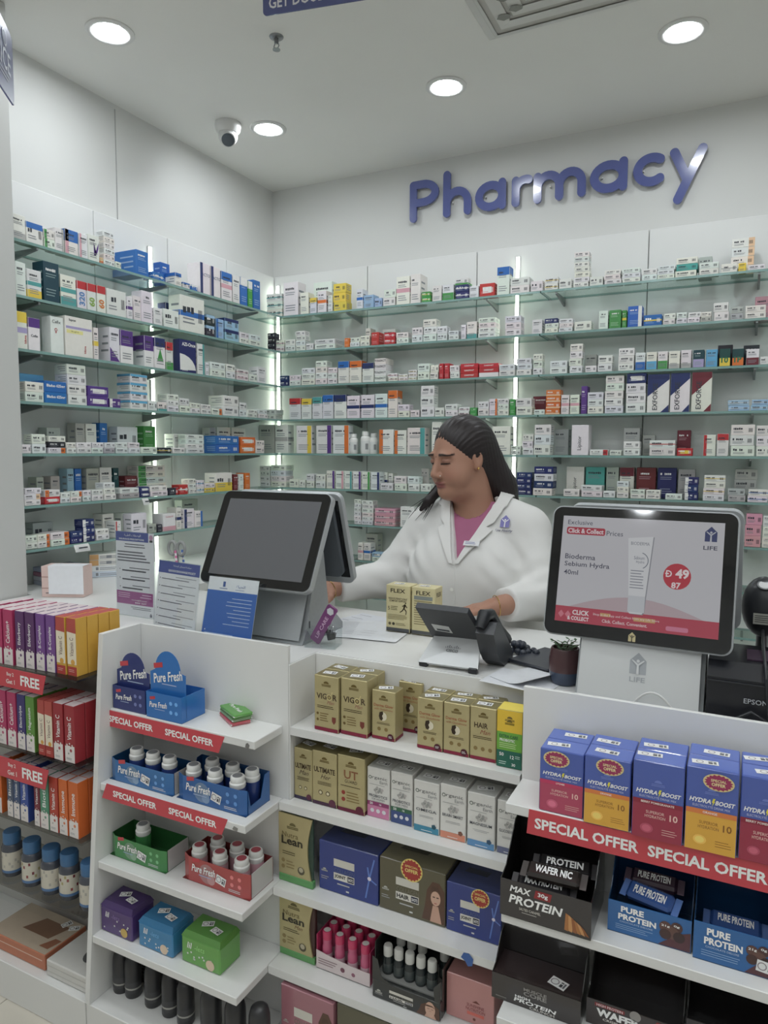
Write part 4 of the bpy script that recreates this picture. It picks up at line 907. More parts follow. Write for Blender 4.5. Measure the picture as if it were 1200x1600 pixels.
# trays of gum bottles
def gum_bottle(loc, col, label, H=.082, R=.0200):
    o = thing('gum_bottle', label, 'gum bottle', loc, random.uniform(-.6, .6), 'white-capped gum bottles')
    m = MB(); m.lathe([(R * .95, 0), (R, .003), (R, H * .62), (R * .9, H * .68)], n=22, col=col); m.build('body', GLOSSY, o)
    m = MB(); m.lathe([(R * .92, H * .66), (R * .98, H * .70), (R * .98, H * .80), (R * .84, H * .83), (R * .86, H * .86), (R * .86, H * .97), (R * .78, H)], n=22, col=(226, 226, 222)); m.build('cap', PLAST, o)
    m = MB(); m.add([(R * .62 * math.cos(2 * PI * i / 16), R * .62 * math.sin(2 * PI * i / 16), H + .0004) for i in range(16)], [tuple(range(16))], (134, 136, 140) if col[0] < 150 else (176, 70, 84)); m.build('cap_label', GLOSSY, o)
    return o
def bottle_tray(p0, p1, z, hf, d, col, side, spots, label, word, hb=None):
    loc, w = place(p0, p1, z)
    o = thing('bottle_tray', label, 'display tray', loc, 0, 'cardboard trays of gum bottles')
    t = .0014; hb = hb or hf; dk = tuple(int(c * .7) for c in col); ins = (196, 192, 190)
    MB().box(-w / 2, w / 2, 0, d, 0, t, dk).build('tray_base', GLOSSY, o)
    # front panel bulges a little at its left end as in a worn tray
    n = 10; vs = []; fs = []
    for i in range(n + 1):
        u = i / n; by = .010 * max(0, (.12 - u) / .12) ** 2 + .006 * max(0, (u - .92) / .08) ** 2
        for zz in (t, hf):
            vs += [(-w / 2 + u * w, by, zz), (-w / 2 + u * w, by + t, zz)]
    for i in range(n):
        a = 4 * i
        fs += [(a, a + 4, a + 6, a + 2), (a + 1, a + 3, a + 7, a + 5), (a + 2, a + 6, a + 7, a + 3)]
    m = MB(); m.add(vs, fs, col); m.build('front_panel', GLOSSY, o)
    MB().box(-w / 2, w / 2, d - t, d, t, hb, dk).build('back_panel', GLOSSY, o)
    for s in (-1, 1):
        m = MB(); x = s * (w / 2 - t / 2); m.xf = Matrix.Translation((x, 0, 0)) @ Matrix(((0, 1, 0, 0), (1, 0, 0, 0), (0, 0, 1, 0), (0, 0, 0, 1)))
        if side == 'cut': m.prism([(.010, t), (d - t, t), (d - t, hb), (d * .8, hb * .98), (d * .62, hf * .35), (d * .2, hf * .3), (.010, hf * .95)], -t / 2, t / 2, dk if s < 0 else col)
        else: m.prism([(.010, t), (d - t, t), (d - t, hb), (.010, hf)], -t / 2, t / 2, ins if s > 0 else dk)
        m.build('end_panel', GLOSSY, o)
    pr = MB(); lt = MB(); y = -.0006
    pr.disc(-w * .12, hf * .5, y * .6, hf * .40, tuple((c + 170) // 2 for c in col), 18); pr.disc(-w * .12 + hf * .2, hf * .3, y * .7, hf * .2, tuple((c + 220) // 2 for c in col), 12)
    pure_fresh(pr, lt, -w * .17, hf * .62, w * .36, y * 1.6, .02)
    for i in (0, 1):
        for j in (0, 1): pr.disc(w * (.25 + .11 * i), hf * (.42 + .3 * j), y, hf * .085, tuple(min(255, c + 60) for c in col), 10)
    pr.lines(w * .2, w * .42, hf * .12, hf * .25, y, 2, (220, 226, 226))
    pr.build('front_print', GLOSSY, o); lt.build('lettering', GLOSSY, o)
    sticker(o, w * .09, -.0014, hf * .45, .03, .022, .25, False)
    ntot = len(spots)
    for k, (u, v) in enumerate(spots):
        gum_bottle((loc.x + u * w, loc.y + v * d, loc.z + t + .0003), {'blue': (40, 60, 120), 'green': (60, 130, 70), 'red': (196, 150, 158)}[word[0]], f'white-capped gum bottle, {ORD[k]} of {["zero","one","two","three","four","five","six","seven"][ntot]} in the {word[1]} tray' if ntot > 1 else 'lone white-capped gum bottle in the green tray')
    return o
SIX = [(-.335, .26), (-.02, .26), (.30, .26), (-.24, .74), (.06, .74), (.34, .74)]
bottle_tray((167, 1216), (270, 1245), ZS[1], .056, .085, (48, 112, 176), 'full', [(-.2, .4), (.06, .4), (.32, .4)], 'blue gum bottle tray at the left of second shelf', ('blue', 'left blue'))
bottle_tray((276, 1246), (384, 1278), ZS[1], .062, .095, (40, 98, 168), 'cut', SIX, 'blue gum bottle tray with cut-away side on second shelf', ('blue', 'cut-away blue'), .075)
bottle_tray((161, 1332), (260, 1365), ZS[2], .056, .085, (64, 140, 74), 'full', [(-.10, .5)], 'green gum bottle tray, nearly empty', ('green', 'green'))
bottle_tray((282, 1374), (393, 1406), ZS[2], .062, .095, (184, 74, 72), 'full', SIX, 'red gum bottle tray full of bottles', ('red', 'red'))

# soft cube boxes
def cube_box(p0, p1, ytop, col, label):
    loc, w = place(p0, p1, ZS[3]); h = at(p0[0], ytop, 1, loc.y).z - ZS[3]; d = .078
    o = thing('tissue_cube', label, 'small box', loc, 0, 'coloured cube boxes')
    MB().cbox(-w / 2, w / 2, 0, d, 0, h, .003, col).build('carton_body', GLOSSY, o)
    lid = tuple(int(c * .88) for c in col)
    m = MB(); c = .006
    v = [(-w / 2, 0, h), (w / 2, 0, h), (w / 2, d, h), (-w / 2, d, h), (-w / 2 + .006, .010, h + .011), (w / 2 - .006, .010, h + .011), (w / 2 - .006, d - .006, h + .013), (-w / 2 + .006, d - .006, h + .013)]
    m.add(v, [(4, 5, 6, 7), (0, 1, 5, 4), (1, 2, 6, 5), (2, 3, 7, 6), (3, 0, 4, 7), (3, 2, 1, 0)], lid); m.build('folded_lid', GLOSSY, o)
    pr = MB(); lt = MB(); y = -.0006
    lt.text('lil', -w * .28, h * .72, y, w=w * .13, col='white', bold=.01, shear=.2); lt.text('-lets', -w * .02, h * .71, y, w=w * .26, col=tuple(min(255, v_ + 60) for v_ in col), shear=.2)
    for i in range(9): pr.disc(random.uniform(-.4, .4) * w, random.uniform(.12, .62) * h, y, w * .022, (230, 230, 224), 6)
    pr.disc(w * .25, h * .25, y * 1.4, w * .11, (206, 170, 80) if col[2] > col[1] and col[0] > 60 else (226, 200, 170), 14)
    pr.build('front_print', GLOSSY, o); lt.build('lettering', GLOSSY, o)
    sticker(o, -w * .12, d * .6, h + .0138, .03, .019, .5); sticker(o, w * .18, d * .45, h + .0136, .03, .019, -.2)
cube_box((159, 1452), (206, 1474), 1414, (84, 58, 120), 'purple cube box on the lowest left shelf')
cube_box((217, 1476), (270, 1499), 1440, (58, 134, 186), 'light blue cube box between the purple and green ones')
cube_box((282, 1502), (346, 1524), 1460, (104, 170, 76), 'green cube box on the lowest left shelf')

# black bottles and black carton on the base
BLK = mat('black_bottle', (52, 52, 54), .3)
z = .1115
for k, (px, py, r) in enumerate(((152, 1548, 0), (180, 1560, 0), (211, 1575, 0), (238, 1590, 0), (262, 1604, 0), (302, 1625, 0), (340, 1642, 0), (378, 1655, 0))):
    p = at(px + 20, py, 2, z)
    o = thing('black_bottle', ('black bottle at the left end of the bottom row', 'black bottle second in the bottom row', 'black bottle third in the bottom row', 'black bottle fourth in the bottom row, before the sticker', 'black bottle fifth in the bottom row, after the sticker', 'black domed bottle sixth in the bottom row', 'black domed bottle seventh in the bottom row', 'black domed bottle at the right end of the bottom row')[k], 'bottle', (max(p.x, -1.43), max(p.y + .02, 1.245), z), 0, 'black bottles on the base')
    R = .022 if k < 5 else .026; H = .112 if k < 5 else .125
    MB().lathe([(R * .94, 0), (R, .004), (R, H * .66), (R * .97, H * .8), (R * .8, H * .93), (R * .45, H * .99), (R * .1, H)], n=20).build('body', BLK, o)
    m = MB(); m.lathe([(R * 1.008, H * .14), (R * 1.008, H * .4)], n=20, col=(66, 66, 68), cap=False); m.lathe([(R * 1.012, H * .22), (R * 1.012, H * .26)], n=20, col=(170, 168, 160), cap=False); m.build('label', CARTON, o)
p = at(150, 1540, 2, z)
m = MB(); m.cbox(0, .17, 0, .075, 0, .095, .002, (46, 50, 46)); o = m.build('black_carton', CARTON, None, loc=(XL0 + .022, 1.325, z)); tag(o, 'open black display carton behind the bottom row of bottles', 'carton')
m = MB(); m.lines(.01, .12, .02, .06, -.0005, 4, (120, 122, 118)); m.disc(.03, .045, -.0007, .006, (200, 200, 196)); m.build('front_print', CARTON, o)
sticker(o, .1, .03, .0958, .04, .022, .2)

# ------------------------------------------------------------------ lower middle display: pink bottles, black tray, pink cartons
z = ZS[3]
loc, w = place((493, 1513), (579, 1542), z); d = .10
o = thing('pink_bottle_tray', 'white and pink tray of little pink bottles', 'display tray', loc)
PK = (206, 66, 112)
MB().box(-w / 2, w / 2, 0, d, 0, .0014, (226, 214, 214)).build('tray_base', GLOSSY, o)
m = MB(); pts = [(-w / 2, 0), (w / 2, 0), (w / 2, .034)] + [(w / 2 - w * (i / 10), .034 + .012 * (i / 10) ** 2) for i in range(1, 11)]; m.prism(pts, 0, .0014, (222, 206, 206)); m.build('front_panel', GLOSSY, o)
MB().box(-w / 2, -w / 2 + .0014, .0016, d, .0016, .085, PK).build('end_panel', GLOSSY, o); MB().box(w / 2 - .0014, w / 2, .0016, d, .0016, .085, PK).build('end_panel', GLOSSY, o); MB().box(-w / 2 + .0015, w / 2 - .0015, d - .0014, d, .0016, .09, PK).build('back_panel', GLOSSY, o)
pr = MB(); pr.lines(-w * .46, -w * .1, .012, .03, -.0005, 3, (150, 120, 126)); pr.disc(w * .0, .018, -.0005, .006, (120, 60, 80)); pr.disc(w * .2, .016, -.0005, .005, (150, 90, 110)); pr.build('front_print', GLOSSY, o)
k = 0
for j in range(3):
    for i in range(4):
        b = thing('pink_bottle', f'small pink bottle with white cap, {("front", "middle", "rear")[j]} row, {ORD[i]} from left', 'small bottle', (loc.x - w * .36 + i * w * .24, loc.y + .018 + j * .031, z + .002), 0, 'little pink bottles')
        MB().lathe([(.0115, 0), (.0125, .002), (.0125, .05), (.011, .058), (.0115, .060), (.0115, .082)], n=16, col=(206, 92, 130)).build('body', GLOSSY, b)
        MB().lathe([(.0118, .070), (.0118, .088), (.0105, .0905)], n=16, col=(214, 60, 104)).build('cap', GLOSSY, b)
        m = MB(); m.add([(.0085 * math.cos(2 * PI * q / 12), .0085 * math.sin(2 * PI * q / 12), .0909) for q in range(12)], [tuple(range(12))], (226, 218, 214)); m.build('cap_label', GLOSSY, b)
        m = MB(); m.lathe([(.0127, .012), (.0127, .036)], n=16, col=(226, 190, 200), cap=False); m.build('label', GLOSSY, b)
ob, w, h = collagen((580, 1558), (689, 1596), 1530, z, .012, (52, 54, 52), (60, 62, 60), 'HAIR', 'black open display of dropper bottles with hair portrait', True)
h0 = h; loc = ob.location
for s in (-1, 1):
    m = MB(); m.box(s * w / 2 - .0015, s * w / 2, .013, .11, 0, .115, (52, 54, 52)) if s > 0 else m.box(-w / 2, -w / 2 + .0015, .013, .11, 0, .125, (46, 48, 46)); m.build('end_panel', GLOSSY, ob)
MB().box(-w / 2 + .002, w / 2 - .002, .1085, .11, 0, .12, (44, 46, 46)).build('back_panel', GLOSSY, ob)
MB().box(-w / 2 + .002, w / 2 - .002, .0125, .108, 0, .046, (150, 150, 146)).build('insert', GLOSSY, ob)
m = MB(); m.prism([(-w / 2, h - .0), (-w / 2, h + .055), (-w * .42, h + .05), (-w * .36, h + .01), (-w * .2, h)], 0, .0012, (52, 54, 52)); m.build('torn_flap', GLOSSY, ob); m = MB(); m.prism([(w / 2, h), (w * .42, h), (w * .40, h + .03), (w / 2, h + .05)], 0, .0012, (52, 54, 52)); m.build('torn_flap', GLOSSY, ob)
k = 0
for j in range(2):
    for i in range(5):
        if (i, j) == (3, 1): continue
        b = thing('dropper_bottle', f'dark dropper bottle with white cap, {("front", "rear")[j]} row, {ORD[i]} from left', 'small bottle', (loc.x - w * .36 + i * w * .165 + j * .012, loc.y + .034 + j * .045, loc.z + .0462), 0, 'dark dropper bottles')
        MB().lathe([(.0125, 0), (.0132, .002), (.0132, .034), (.010, .041), (.009, .044)], n=16, col=(36, 44, 46)).build('body', GLOSSY, b)
        MB().lathe([(.0108, .042), (.0108, .062), (.009, .066), (.004, .067)], n=16, col=(214, 214, 208)).build('cap', PLAST, b)
        m = MB(); m.lathe([(.0134, .006), (.0134, .026)], n=16, col=(70, 78, 78), cap=False); m.build('label', GLOSSY, b)
def pink_carton(p0, p1, ytop, z, label, col=(204, 142, 138), d=.11):
    ob, w, h = pack('pink_carton', label, 'supplement carton', p0, p1, ytop, z, d, col, GLOSSY, 'pink supplement cartons', top=tuple(int(c * .85) for c in col))
    pr = MB(); lt = MB(); y = -.0006
    lt.text('SUNSHINE', w * .12, h * .42, y, w=w * .36, h=h * .07, col=(140, 60, 60)); lt.text('NUTRITION', w * .12, h * .33, y, w=w * .40, h=h * .07, col=(140, 60, 60)); pr.rect(-w * .05, w * .3, h * .2, h * .27, y, (226, 110, 96)); pr.disc(w * .1, h * .12, y, w * .03, (120, 60, 50)); pr.poly([(w * .05, h * .5), (w * .22, h * .5), (w * .135, h * .56)], y, (120, 60, 50))
    pr.build('front_print', GLOSSY, ob); lt.build('lettering', GLOSSY, ob)
pink_carton((696, 1585), (772, 1612), 1518, z, 'pale pink supplement carton at the right of fourth middle shelf')
collagen((437, 1632), (523, 1664), 1524, .1115, .13, (170, 112, 122), (150, 100, 108), 'DERMA', 'dusty pink collagen carton at the bottom of middle display', True)
collagen((525, 1664), (612, 1700), 1556, .1115, .13, (96, 92, 70), (116, 112, 86), 'HAIR', 'olive collagen carton at the bottom of middle display', True)
m = MB(); m.poly([(-.014, .0), (-.008, .012), (.004, .014), (.014, .004), (.012, -.012), (.002, -.016), (-.004, -.006)], 0, (52, 96, 170)); o = m.build('blue_tape_piece', GLOSSY, None, loc=(at(730, 1483, 1, FY_M[2] - .002).x, FY_M[2] - .002, .470)); tag(o, 'scrap of blue tape stuck on third middle shelf edge', 'tape')

# ------------------------------------------------------------------ protein bar displays on the right
def bar(loc, rot, col, label, text_, L=.15, W_=.042):
    m = MB(); m.cbox(-L / 2, L / 2, -W_ / 2, W_ / 2, 0, .018, .005, col)
    for s in (-1, 1): m.cbox(min(s * L / 2, s * (L / 2 + .012)), max(s * L / 2, s * (L / 2 + .012)), -W_ / 2, W_ / 2, .008, .0095, .0005, tuple(min(255, c + 40) for c in col))
    o = m.build('protein_bar', GLOSSY, None, loc=loc, rot=rot); tag(o, label, 'protein bar', 'wrapped protein bars')
    lt = MB(); lt.xf = Matrix.Translation((0, 0, .0185)) @ Matrix.Rotation(-PI / 2, 4, 'X'); lt.text(text_, 0, 0, 0, w=L * .7, h=.016, col='white', bold=.03); lt.build('lettering', GLOSSY, o)
def open_display(p0, p1, ytop, z, d, hb, col, label, name='bar_display', flap=None):
    loc, w = place(p0, p1, z); hf = at(p0[0], ytop, 1, loc.y).z - z; d = min(d, YA - .003 - loc.y)
    o = thing(name, label, 'bar display', loc, 0, 'protein bar display cartons')
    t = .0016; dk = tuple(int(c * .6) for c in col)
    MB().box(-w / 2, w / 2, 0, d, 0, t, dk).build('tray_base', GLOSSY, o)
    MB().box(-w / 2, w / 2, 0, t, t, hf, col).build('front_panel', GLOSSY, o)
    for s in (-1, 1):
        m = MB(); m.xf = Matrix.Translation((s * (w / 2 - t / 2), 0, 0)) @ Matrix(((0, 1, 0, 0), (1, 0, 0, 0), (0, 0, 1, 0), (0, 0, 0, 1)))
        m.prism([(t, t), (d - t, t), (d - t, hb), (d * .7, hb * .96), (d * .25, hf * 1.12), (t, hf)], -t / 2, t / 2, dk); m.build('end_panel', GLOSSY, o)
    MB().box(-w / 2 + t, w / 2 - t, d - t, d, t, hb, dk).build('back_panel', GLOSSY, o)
    return o, loc, w, hf, d
z = ZR[1]
o, loc, w, hf, d = open_display((781, 1427), (923, 1471), 1371, z, .13, .150, (58, 54, 54), 'black salted caramel protein bar display')  # blacks of these displays lifted towards grey to imitate haze
pr = MB(); lt = MB(); y = -.0006
lt.text('MAX', -w * .27, hf * .80, y, w=w * .24, h=hf * .17, col='white', bold=.03, shear=.2); lt.text('PROTEIN', -w * .10, hf * .52, y, w=w * .60, h=hf * .24, col='white', bold=.03, shear=.2)
pr.add([(a * w, y, b * hf) for a, b in ((-.12, .70), (.06, .70), (.08, .92), (-.10, .92))], [(0, 1, 2, 3)], (150, 34, 40)); lt.text('30g', -w * .02, hf * .81, y * 2, w=w * .11, h=hf * .14, col='white', bold=.02)
lt.text('SALTED CARAMEL', -w * .16, hf * .30, y, w=w * .24, h=hf * .07, col=(220, 214, 204)); pr.lines(-w * .25, -w * .08, hf * .18, hf * .24, y, 1, (170, 166, 160))
for i in range(6): pr.poly([(w * (.22 + .045 * i), hf * .1), (w * (.26 + .045 * i), hf * .08), (w * (.28 + .03 * i), hf * (.5 - .05 * i)), (w * (.23 + .03 * i), hf * (.55 - .04 * i))], y * (1 + .15 * i), ((176, 112, 56), (206, 146, 86), (150, 86, 42))[i % 3])
pr.build('front_print', GLOSSY, o); lt.build('lettering', GLOSSY, o)
for k, (dx, dy, dz, rz, tx, c) in enumerate(((-.01, .034, .05, .08, 'MAX PROTEIN', (40, 38, 40)), (.02, .075, .075, .12, 'PROTEIN', (34, 32, 34)), (.008, .036, .076, .05, 'WAFER NIC', (46, 40, 38)))):
    bar((loc.x + dx, loc.y + dy, loc.z + dz), (.35, 0, rz), c, ('black wrapped bar lying lowest in the salted caramel display', 'black wrapped bar at the back of the salted caramel display', 'dark wafer bar on top in the salted caramel display')[k], tx, L=.098, W_=.034)
m = MB(); lt = MB(); lt.text('MUSCLE', 0, .136, -.0012, w=.05, h=.009, col=(120, 112, 110), bold=.03); lt.text('CORE', 0, .124, -.0012, w=.05, h=.011, col=(120, 112, 110), bold=.03); lt.build('back_lettering', GLOSSY, o, loc=(.02, d - .0018, 0))
def pure_protein(p0, p1, ytop, label, stick, bars):
    o, loc, w, hf, d = open_display(p0, p1, ytop, ZR[1], .12, .125, (40, 104, 172), label)
    pr = MB(); lt = MB(); y = -.0006
    pr.poly([(w * .12, 0.002), (w / 2 - .001, 0.002), (w / 2 - .001, hf * .62), (w * .36, hf * .5)], y * .7, (92, 48, 54))
    lt.text('PURE', -w * .20, hf * .80, y, w=w * .28, h=hf * .19, col='white', bold=.04); lt.text('PROTEIN', -w * .14, hf * .56, y, w=w * .46, h=hf * .19, col='white', bold=.04)
    lt.text('CHOCOLATE DELUXE', -w * .15, hf * .40, y, w=w * .40, h=hf * .05, col=(190, 214, 240)); pr.lines(-w * .40, w * .08, hf * .14, hf * .32, y, 3, (150, 190, 230), thick=.25)
    for i, (a, b, r) in enumerate(((.20, .62, .075), (.33, .68, .07), (.28, .48, .085), (.20, .40, .07), (.36, .40, .07))): pr.disc(a * w, b * hf, y * (1.2 + .1 * i), r * w, ((96, 62, 56), (80, 48, 46), (104, 70, 62), (70, 42, 40), (58, 34, 34))[i], 12)
    lt.text('21g', w * .2, hf * .66, y * 2.4, w=w * .1, h=hf * .08, col='white', bold=.02); lt.text('0g', w * .33, hf * .72, y * 2.4, w=w * .07, h=hf * .08, col='white', bold=.02)
    pr.build('front_print', GLOSSY, o); lt.build('lettering', GLOSSY, o)
    lt = MB(); lt.text('PURE', 0, .108, 0, w=.036, h=.008, col=(130, 116, 130), bold=.02); lt.text('PROTEIN', 0, .098, 0, w=.05, h=.008, col=(130, 116, 130), bold=.02); lt.build('back_lettering', GLOSSY, o, loc=(.0, d - .0019, 0))
    if stick: sticker(o, w * .36, -.0018, hf * .3, .028, .02, .1, False)
    for k, (dx, dy, dz, rx, rz) in enumerate(bars):
        bar((loc.x + dx, loc.y + dy, loc.z + dz), (rx, 0, rz), (50, 84, 150) if k == 0 else (64, 44, 60), label.replace('protein bar display', 'display') + (', tilted blue bar on top' if k == 0 else ', brown bar at the back'), 'PURE PROTEIN', L=.082, W_=.034)
pure_protein((949, 1452), (1079, 1491), 1404, 'blue protein bar display next to the black one', False, ((0, .034, .058, .5, -.25), (.0, .080, .062, .3, 0)))
pure_protein((1082, 1496), (1215, 1535), 1437, 'blue protein bar display with sticker at the picture edge', True, ((.0, .07, .03, .3, 0),))
z = ZR[2]
o, loc, w, hf, d = open_display((766, 1561), (908, 1602), 1517, z, .078, .105, (60, 55, 54), 'black high protein crunch carton below the salted caramel display')
MB().box(-w / 2 + .002, w / 2 - .002, .003, d - .003, hf - .002, hf, (50, 38, 38)).build('lid', GLOSSY, o)
pr = MB(); lt = MB(); y = -.0006
lt.text('MUSCLE', 0, hf * .74, y, w=w * .26, h=hf * .12, col=(150, 146, 142), bold=.03); lt.text('CORE', 0, hf * .58, y, w=w * .26, h=hf * .16, col=(150, 146, 142), bold=.03)
lt.text('HIGH', -w * .14, hf * .38, y, w=w * .17, h=hf * .1, col='white', bold=.03); lt.text('PROTEIN', 0, hf * .24, y, w=w * .48, h=hf * .15, col='white', bold=.03, shear=.15); lt.text('CRUNCH', w * .08, hf * .09, y, w=w * .28, h=hf * .1, col=(200, 196, 190), bold=.03)
pr.lines(-w * .45, -w * .3, hf * .08, hf * .2, y, 1, (120, 116, 112)); pr.build('front_print', GLOSSY, o); lt.build('lettering', GLOSSY, o); sticker(o, w * .22, d * .35, hf + .0008, .035, .024, -.3)
o, loc, w, hf, d = open_display((914, 1602), (1066, 1644), 1557, z, .12, .105, (62, 55, 54), 'black wafer bar display with red corner print')
pr = MB(); lt = MB()
lt.text('HIGH PROTEIN', -w * .25, hf * .86, y, w=w * .28, h=hf * .1, col=(230, 200, 200), bold=.02); pr.rect(-w * .41, -w * .09, hf * .79, hf * .93, y * .6, (140, 40, 44)); lt.text('WAFER', -w * .16, hf * .58, y, w=w * .46, h=hf * .3, col='white', bold=.05); lt.text('CRISPY COATED', -w * .1, hf * .34, y, w=w * .44, h=hf * .09, col=(220, 214, 208), bold=.02)
pr.disc(w * .02, hf * 1.0 - .006, y, .010, (150, 146, 142), 16); pr.poly([(w * .18, hf * .5), (w * .46, hf * .6), (w * .46, hf * .95), (w * .24, hf * .95)], y, (140, 44, 42)); pr.lines(w * .24, w * .42, hf * .66, hf * .86, y * 2, 2, (230, 220, 214))
pr.build('front_print', GLOSSY, o); lt.build('lettering', GLOSSY, o)
o, loc, w, hf, d = open_display((1070, 1645), (1235, 1690), 1590, z, .12, .11, (58, 54, 54), 'black carton beside the wafer bar display at the picture edge')
sticker(o, .02, -.0012, hf * .7, .04, .026, 0, False)

# ------------------------------------------------------------------ tall vitamin boxes on the clear unit
def vitamin(loc, w, d, h, col, text_, label, style='bubble', dark=False):
    m = MB(); m.cbox(-w / 2, w / 2, 0, d, 0, h, .001, col)
    m.quad((-w / 2 + .001, .001, h + .0003), (w / 2 - .001, .001, h + .0003), (w / 2 - .001, d - .001, h + .0003), (-w / 2 + .001, d - .001, h + .0003), (222, 204, 206) if style == 'bubble' else (196, 86, 80))
    o = m.build('vitamin_box', CARTON, None, loc=loc); tag(o, label, 'vitamin box', 'tall effervescent vitamin boxes')
    if text_ is None: return o
    pr = MB(); lt = MB(); y = -.0005
    if style == 'bubble':
        pr.rect(-w / 2 + .0008, w / 2 - .0008, .001, h * .30, y, (232, 224, 220))
        for i in range(7): pr.disc(w * (-.4 + .13 * i), h * (.30 + .012 * ((i * 5) % 4)), y * 1.2, w * .07, (232, 224, 220) if i % 2 else col, 7)
        pr.disc(w * .12, h * .22, y * 1.6, w * .12, tuple(int(c * .8 + 40) for c in col), 10); pr.disc(-w * .12, h * .16, y * 1.6, w * .07, (150, 150, 146), 8); pr.lines(-w * .34, w * .2, h * .05, h * .09, y * 1.5, 2, 'soft')
        lt.text(text_, 0, h * .60, y, w=h * .40, h=w * .42, col='white', rot=PI / 2, bold=.01)
    else:
        pr.rect(-w / 2 + .0008, w / 2 - .0008, h * .20, h * .76, y, (238, 226, 200)); pr.rect(-w / 2 + .0008, w / 2 - .0008, .001, h * .16, y, (184, 62, 56)); pr.rect(-w / 2 + .0008, w / 2 - .0008, h * .80, h * .995, y, (192, 80, 72))
        pr.poly([(-w / 2, h * .76), (w / 2, h * .74), (w / 2, h * .82), (-w / 2, h * .82)], y * 1.2, (192, 80, 72)); pr.disc(w * .1, h * .24, y * 1.6, w * .22, (226, 166, 70), 10); pr.lines(-w * .35, w * .3, h * .06, h * .12, y * 1.6, 2, (230, 180, 170))
        lt.text(text_, 0, h * .50, y * 1.4, w=h * .32, h=w * .40, col=(100, 56, 66), rot=PI / 2)
    pr.build('front_print', CARTON, o); lt.build('lettering', CARTON, o)
    return o
PNK, PURP, LILA, NVY, GRN, REDV, ORG, GLD = (190, 58, 104), (98, 56, 108), (124, 76, 150), (64, 56, 120), (98, 150, 62), (166, 48, 56), (222, 106, 46), (222, 170, 64)
def vit_row(z, y0x, items, h, depth_n, words, back=()):
    """items: (px0, px1, colour, text, style, label)"""
    for (a, b, base, c, tx, st, lab) in items:
        A = at(a, base[0], 2, z); B = at(b, base[1], 2, z); w = abs(B.x - A.x) - .001; d = .0345
        Y = max((A.y + B.y) / 2, 1.222)
        vitamin(((A.x + B.x) / 2, Y, z + .0003), w, d, h, c, tx, lab + words, st)
        for k in range(1, depth_n):
            if Y + (k + 1) * (d + .002) > YA - .008: break
            vitamin(((A.x + B.x) / 2, Y + k * (d + .002), z + .0003), w, d, h - .0012 * k, c, None, lab.replace(' vitamin box', ' box') + f', {ORD[k]} row back,' + words, st)
def bl(px, p, q): return p[1] + (px - p[0]) * (q[1] - p[1]) / (q[0] - p[0])
r1 = lambda a, b: (bl(a, (0, 1037), (122, 1058)), bl(b, (0, 1037), (122, 1058)))
vit_row(ZV[0], 0, [(-34, -19, r1(-34, -19), PNK, 'Calcium+', 'bubble', 'pink calcium vitamin box at the picture edge'), (-12, 4, r1(-12, 4), PNK, 'Calcium+', 'bubble', 'pink calcium vitamin box, second from the edge'), (6, 22, r1(6, 22), PNK, 'Calcium+', 'bubble', 'pink calcium vitamin box beside the elderberry ones'),
  (25, 39.5, r1(25, 39.5), PURP, 'Elderberry', 'bubble', 'plum elderberry vitamin box beside the pink ones'), (40.5, 55.5, r1(40.5, 55.5), PURP, 'Elderberry', 'bubble', 'plum elderberry vitamin box beside the violet ones'), (57, 71.5, r1(57, 71.5), LILA, 'B-Complex', 'bubble', 'violet vitamin box beside the elderberry ones'), (73, 87.5, r1(73, 87.5), LILA, 'B-Complex', 'bubble', 'violet vitamin box beside the cream ones'),
  (88.5, 104, r1(88.5, 104), GLD, 'Vitamin C', 'cream', 'cream and gold vitamin box beside the violet one'), (105.5, 121.5, r1(105.5, 121.5), GLD, 'Vitamin C', 'cream', 'cream and gold vitamin box at the shelf end')], at(121, 968, 1, 1.235).z - ZV[0], 4, ' upper clear shelf')
r2 = lambda a, b: (bl(a, (0, 1166), (118, 1194)), bl(b, (0, 1166), (118, 1194)))
vit_row(ZV[1], 0, [(-30, -14, r2(-30, -14), PNK, 'Calcium+', 'bubble', 'pink calcium vitamin box at the picture edge'), (-11, 4, r2(-11, 4), PNK, 'Calcium+', 'bubble', 'pink calcium vitamin box, second from the edge'), (6, 21, r2(6, 21), PNK, 'Calcium+', 'bubble', 'pink calcium vitamin box beside the navy one'),
  (23, 36.5, r2(23, 36.5), NVY, 'Electrolyte', 'bubble', 'navy electrolyte vitamin box'), (37.5, 52, r2(37.5, 52), GRN, 'Magnesium', 'bubble', 'green magnesium vitamin box'), (58, 69.5, r2(58, 69.5), (176, 62, 56), 'Vitamin C', 'cream', 'cream and red vitamin box beside the green one'), (70, 83, r2(70, 83), (176, 62, 56), 'Vitamin C', 'cream', 'cream and red vitamin box beside the dark red ones'),
  (84, 100, r2(84, 100), REDV, 'Vitamin C', 'bubble', 'dark red vitamin box beside the cream ones'), (101.5, 118.5, r2(101.5, 118.5), REDV, 'Vitamin C', 'bubble', 'dark red vitamin box at the shelf end')], at(117, 1102, 1, 1.235).z - ZV[1], 3, ' second clear shelf')
r3 = lambda a, b: (bl(a, (0, 1274), (124, 1312)), bl(b, (0, 1274), (124, 1312)))
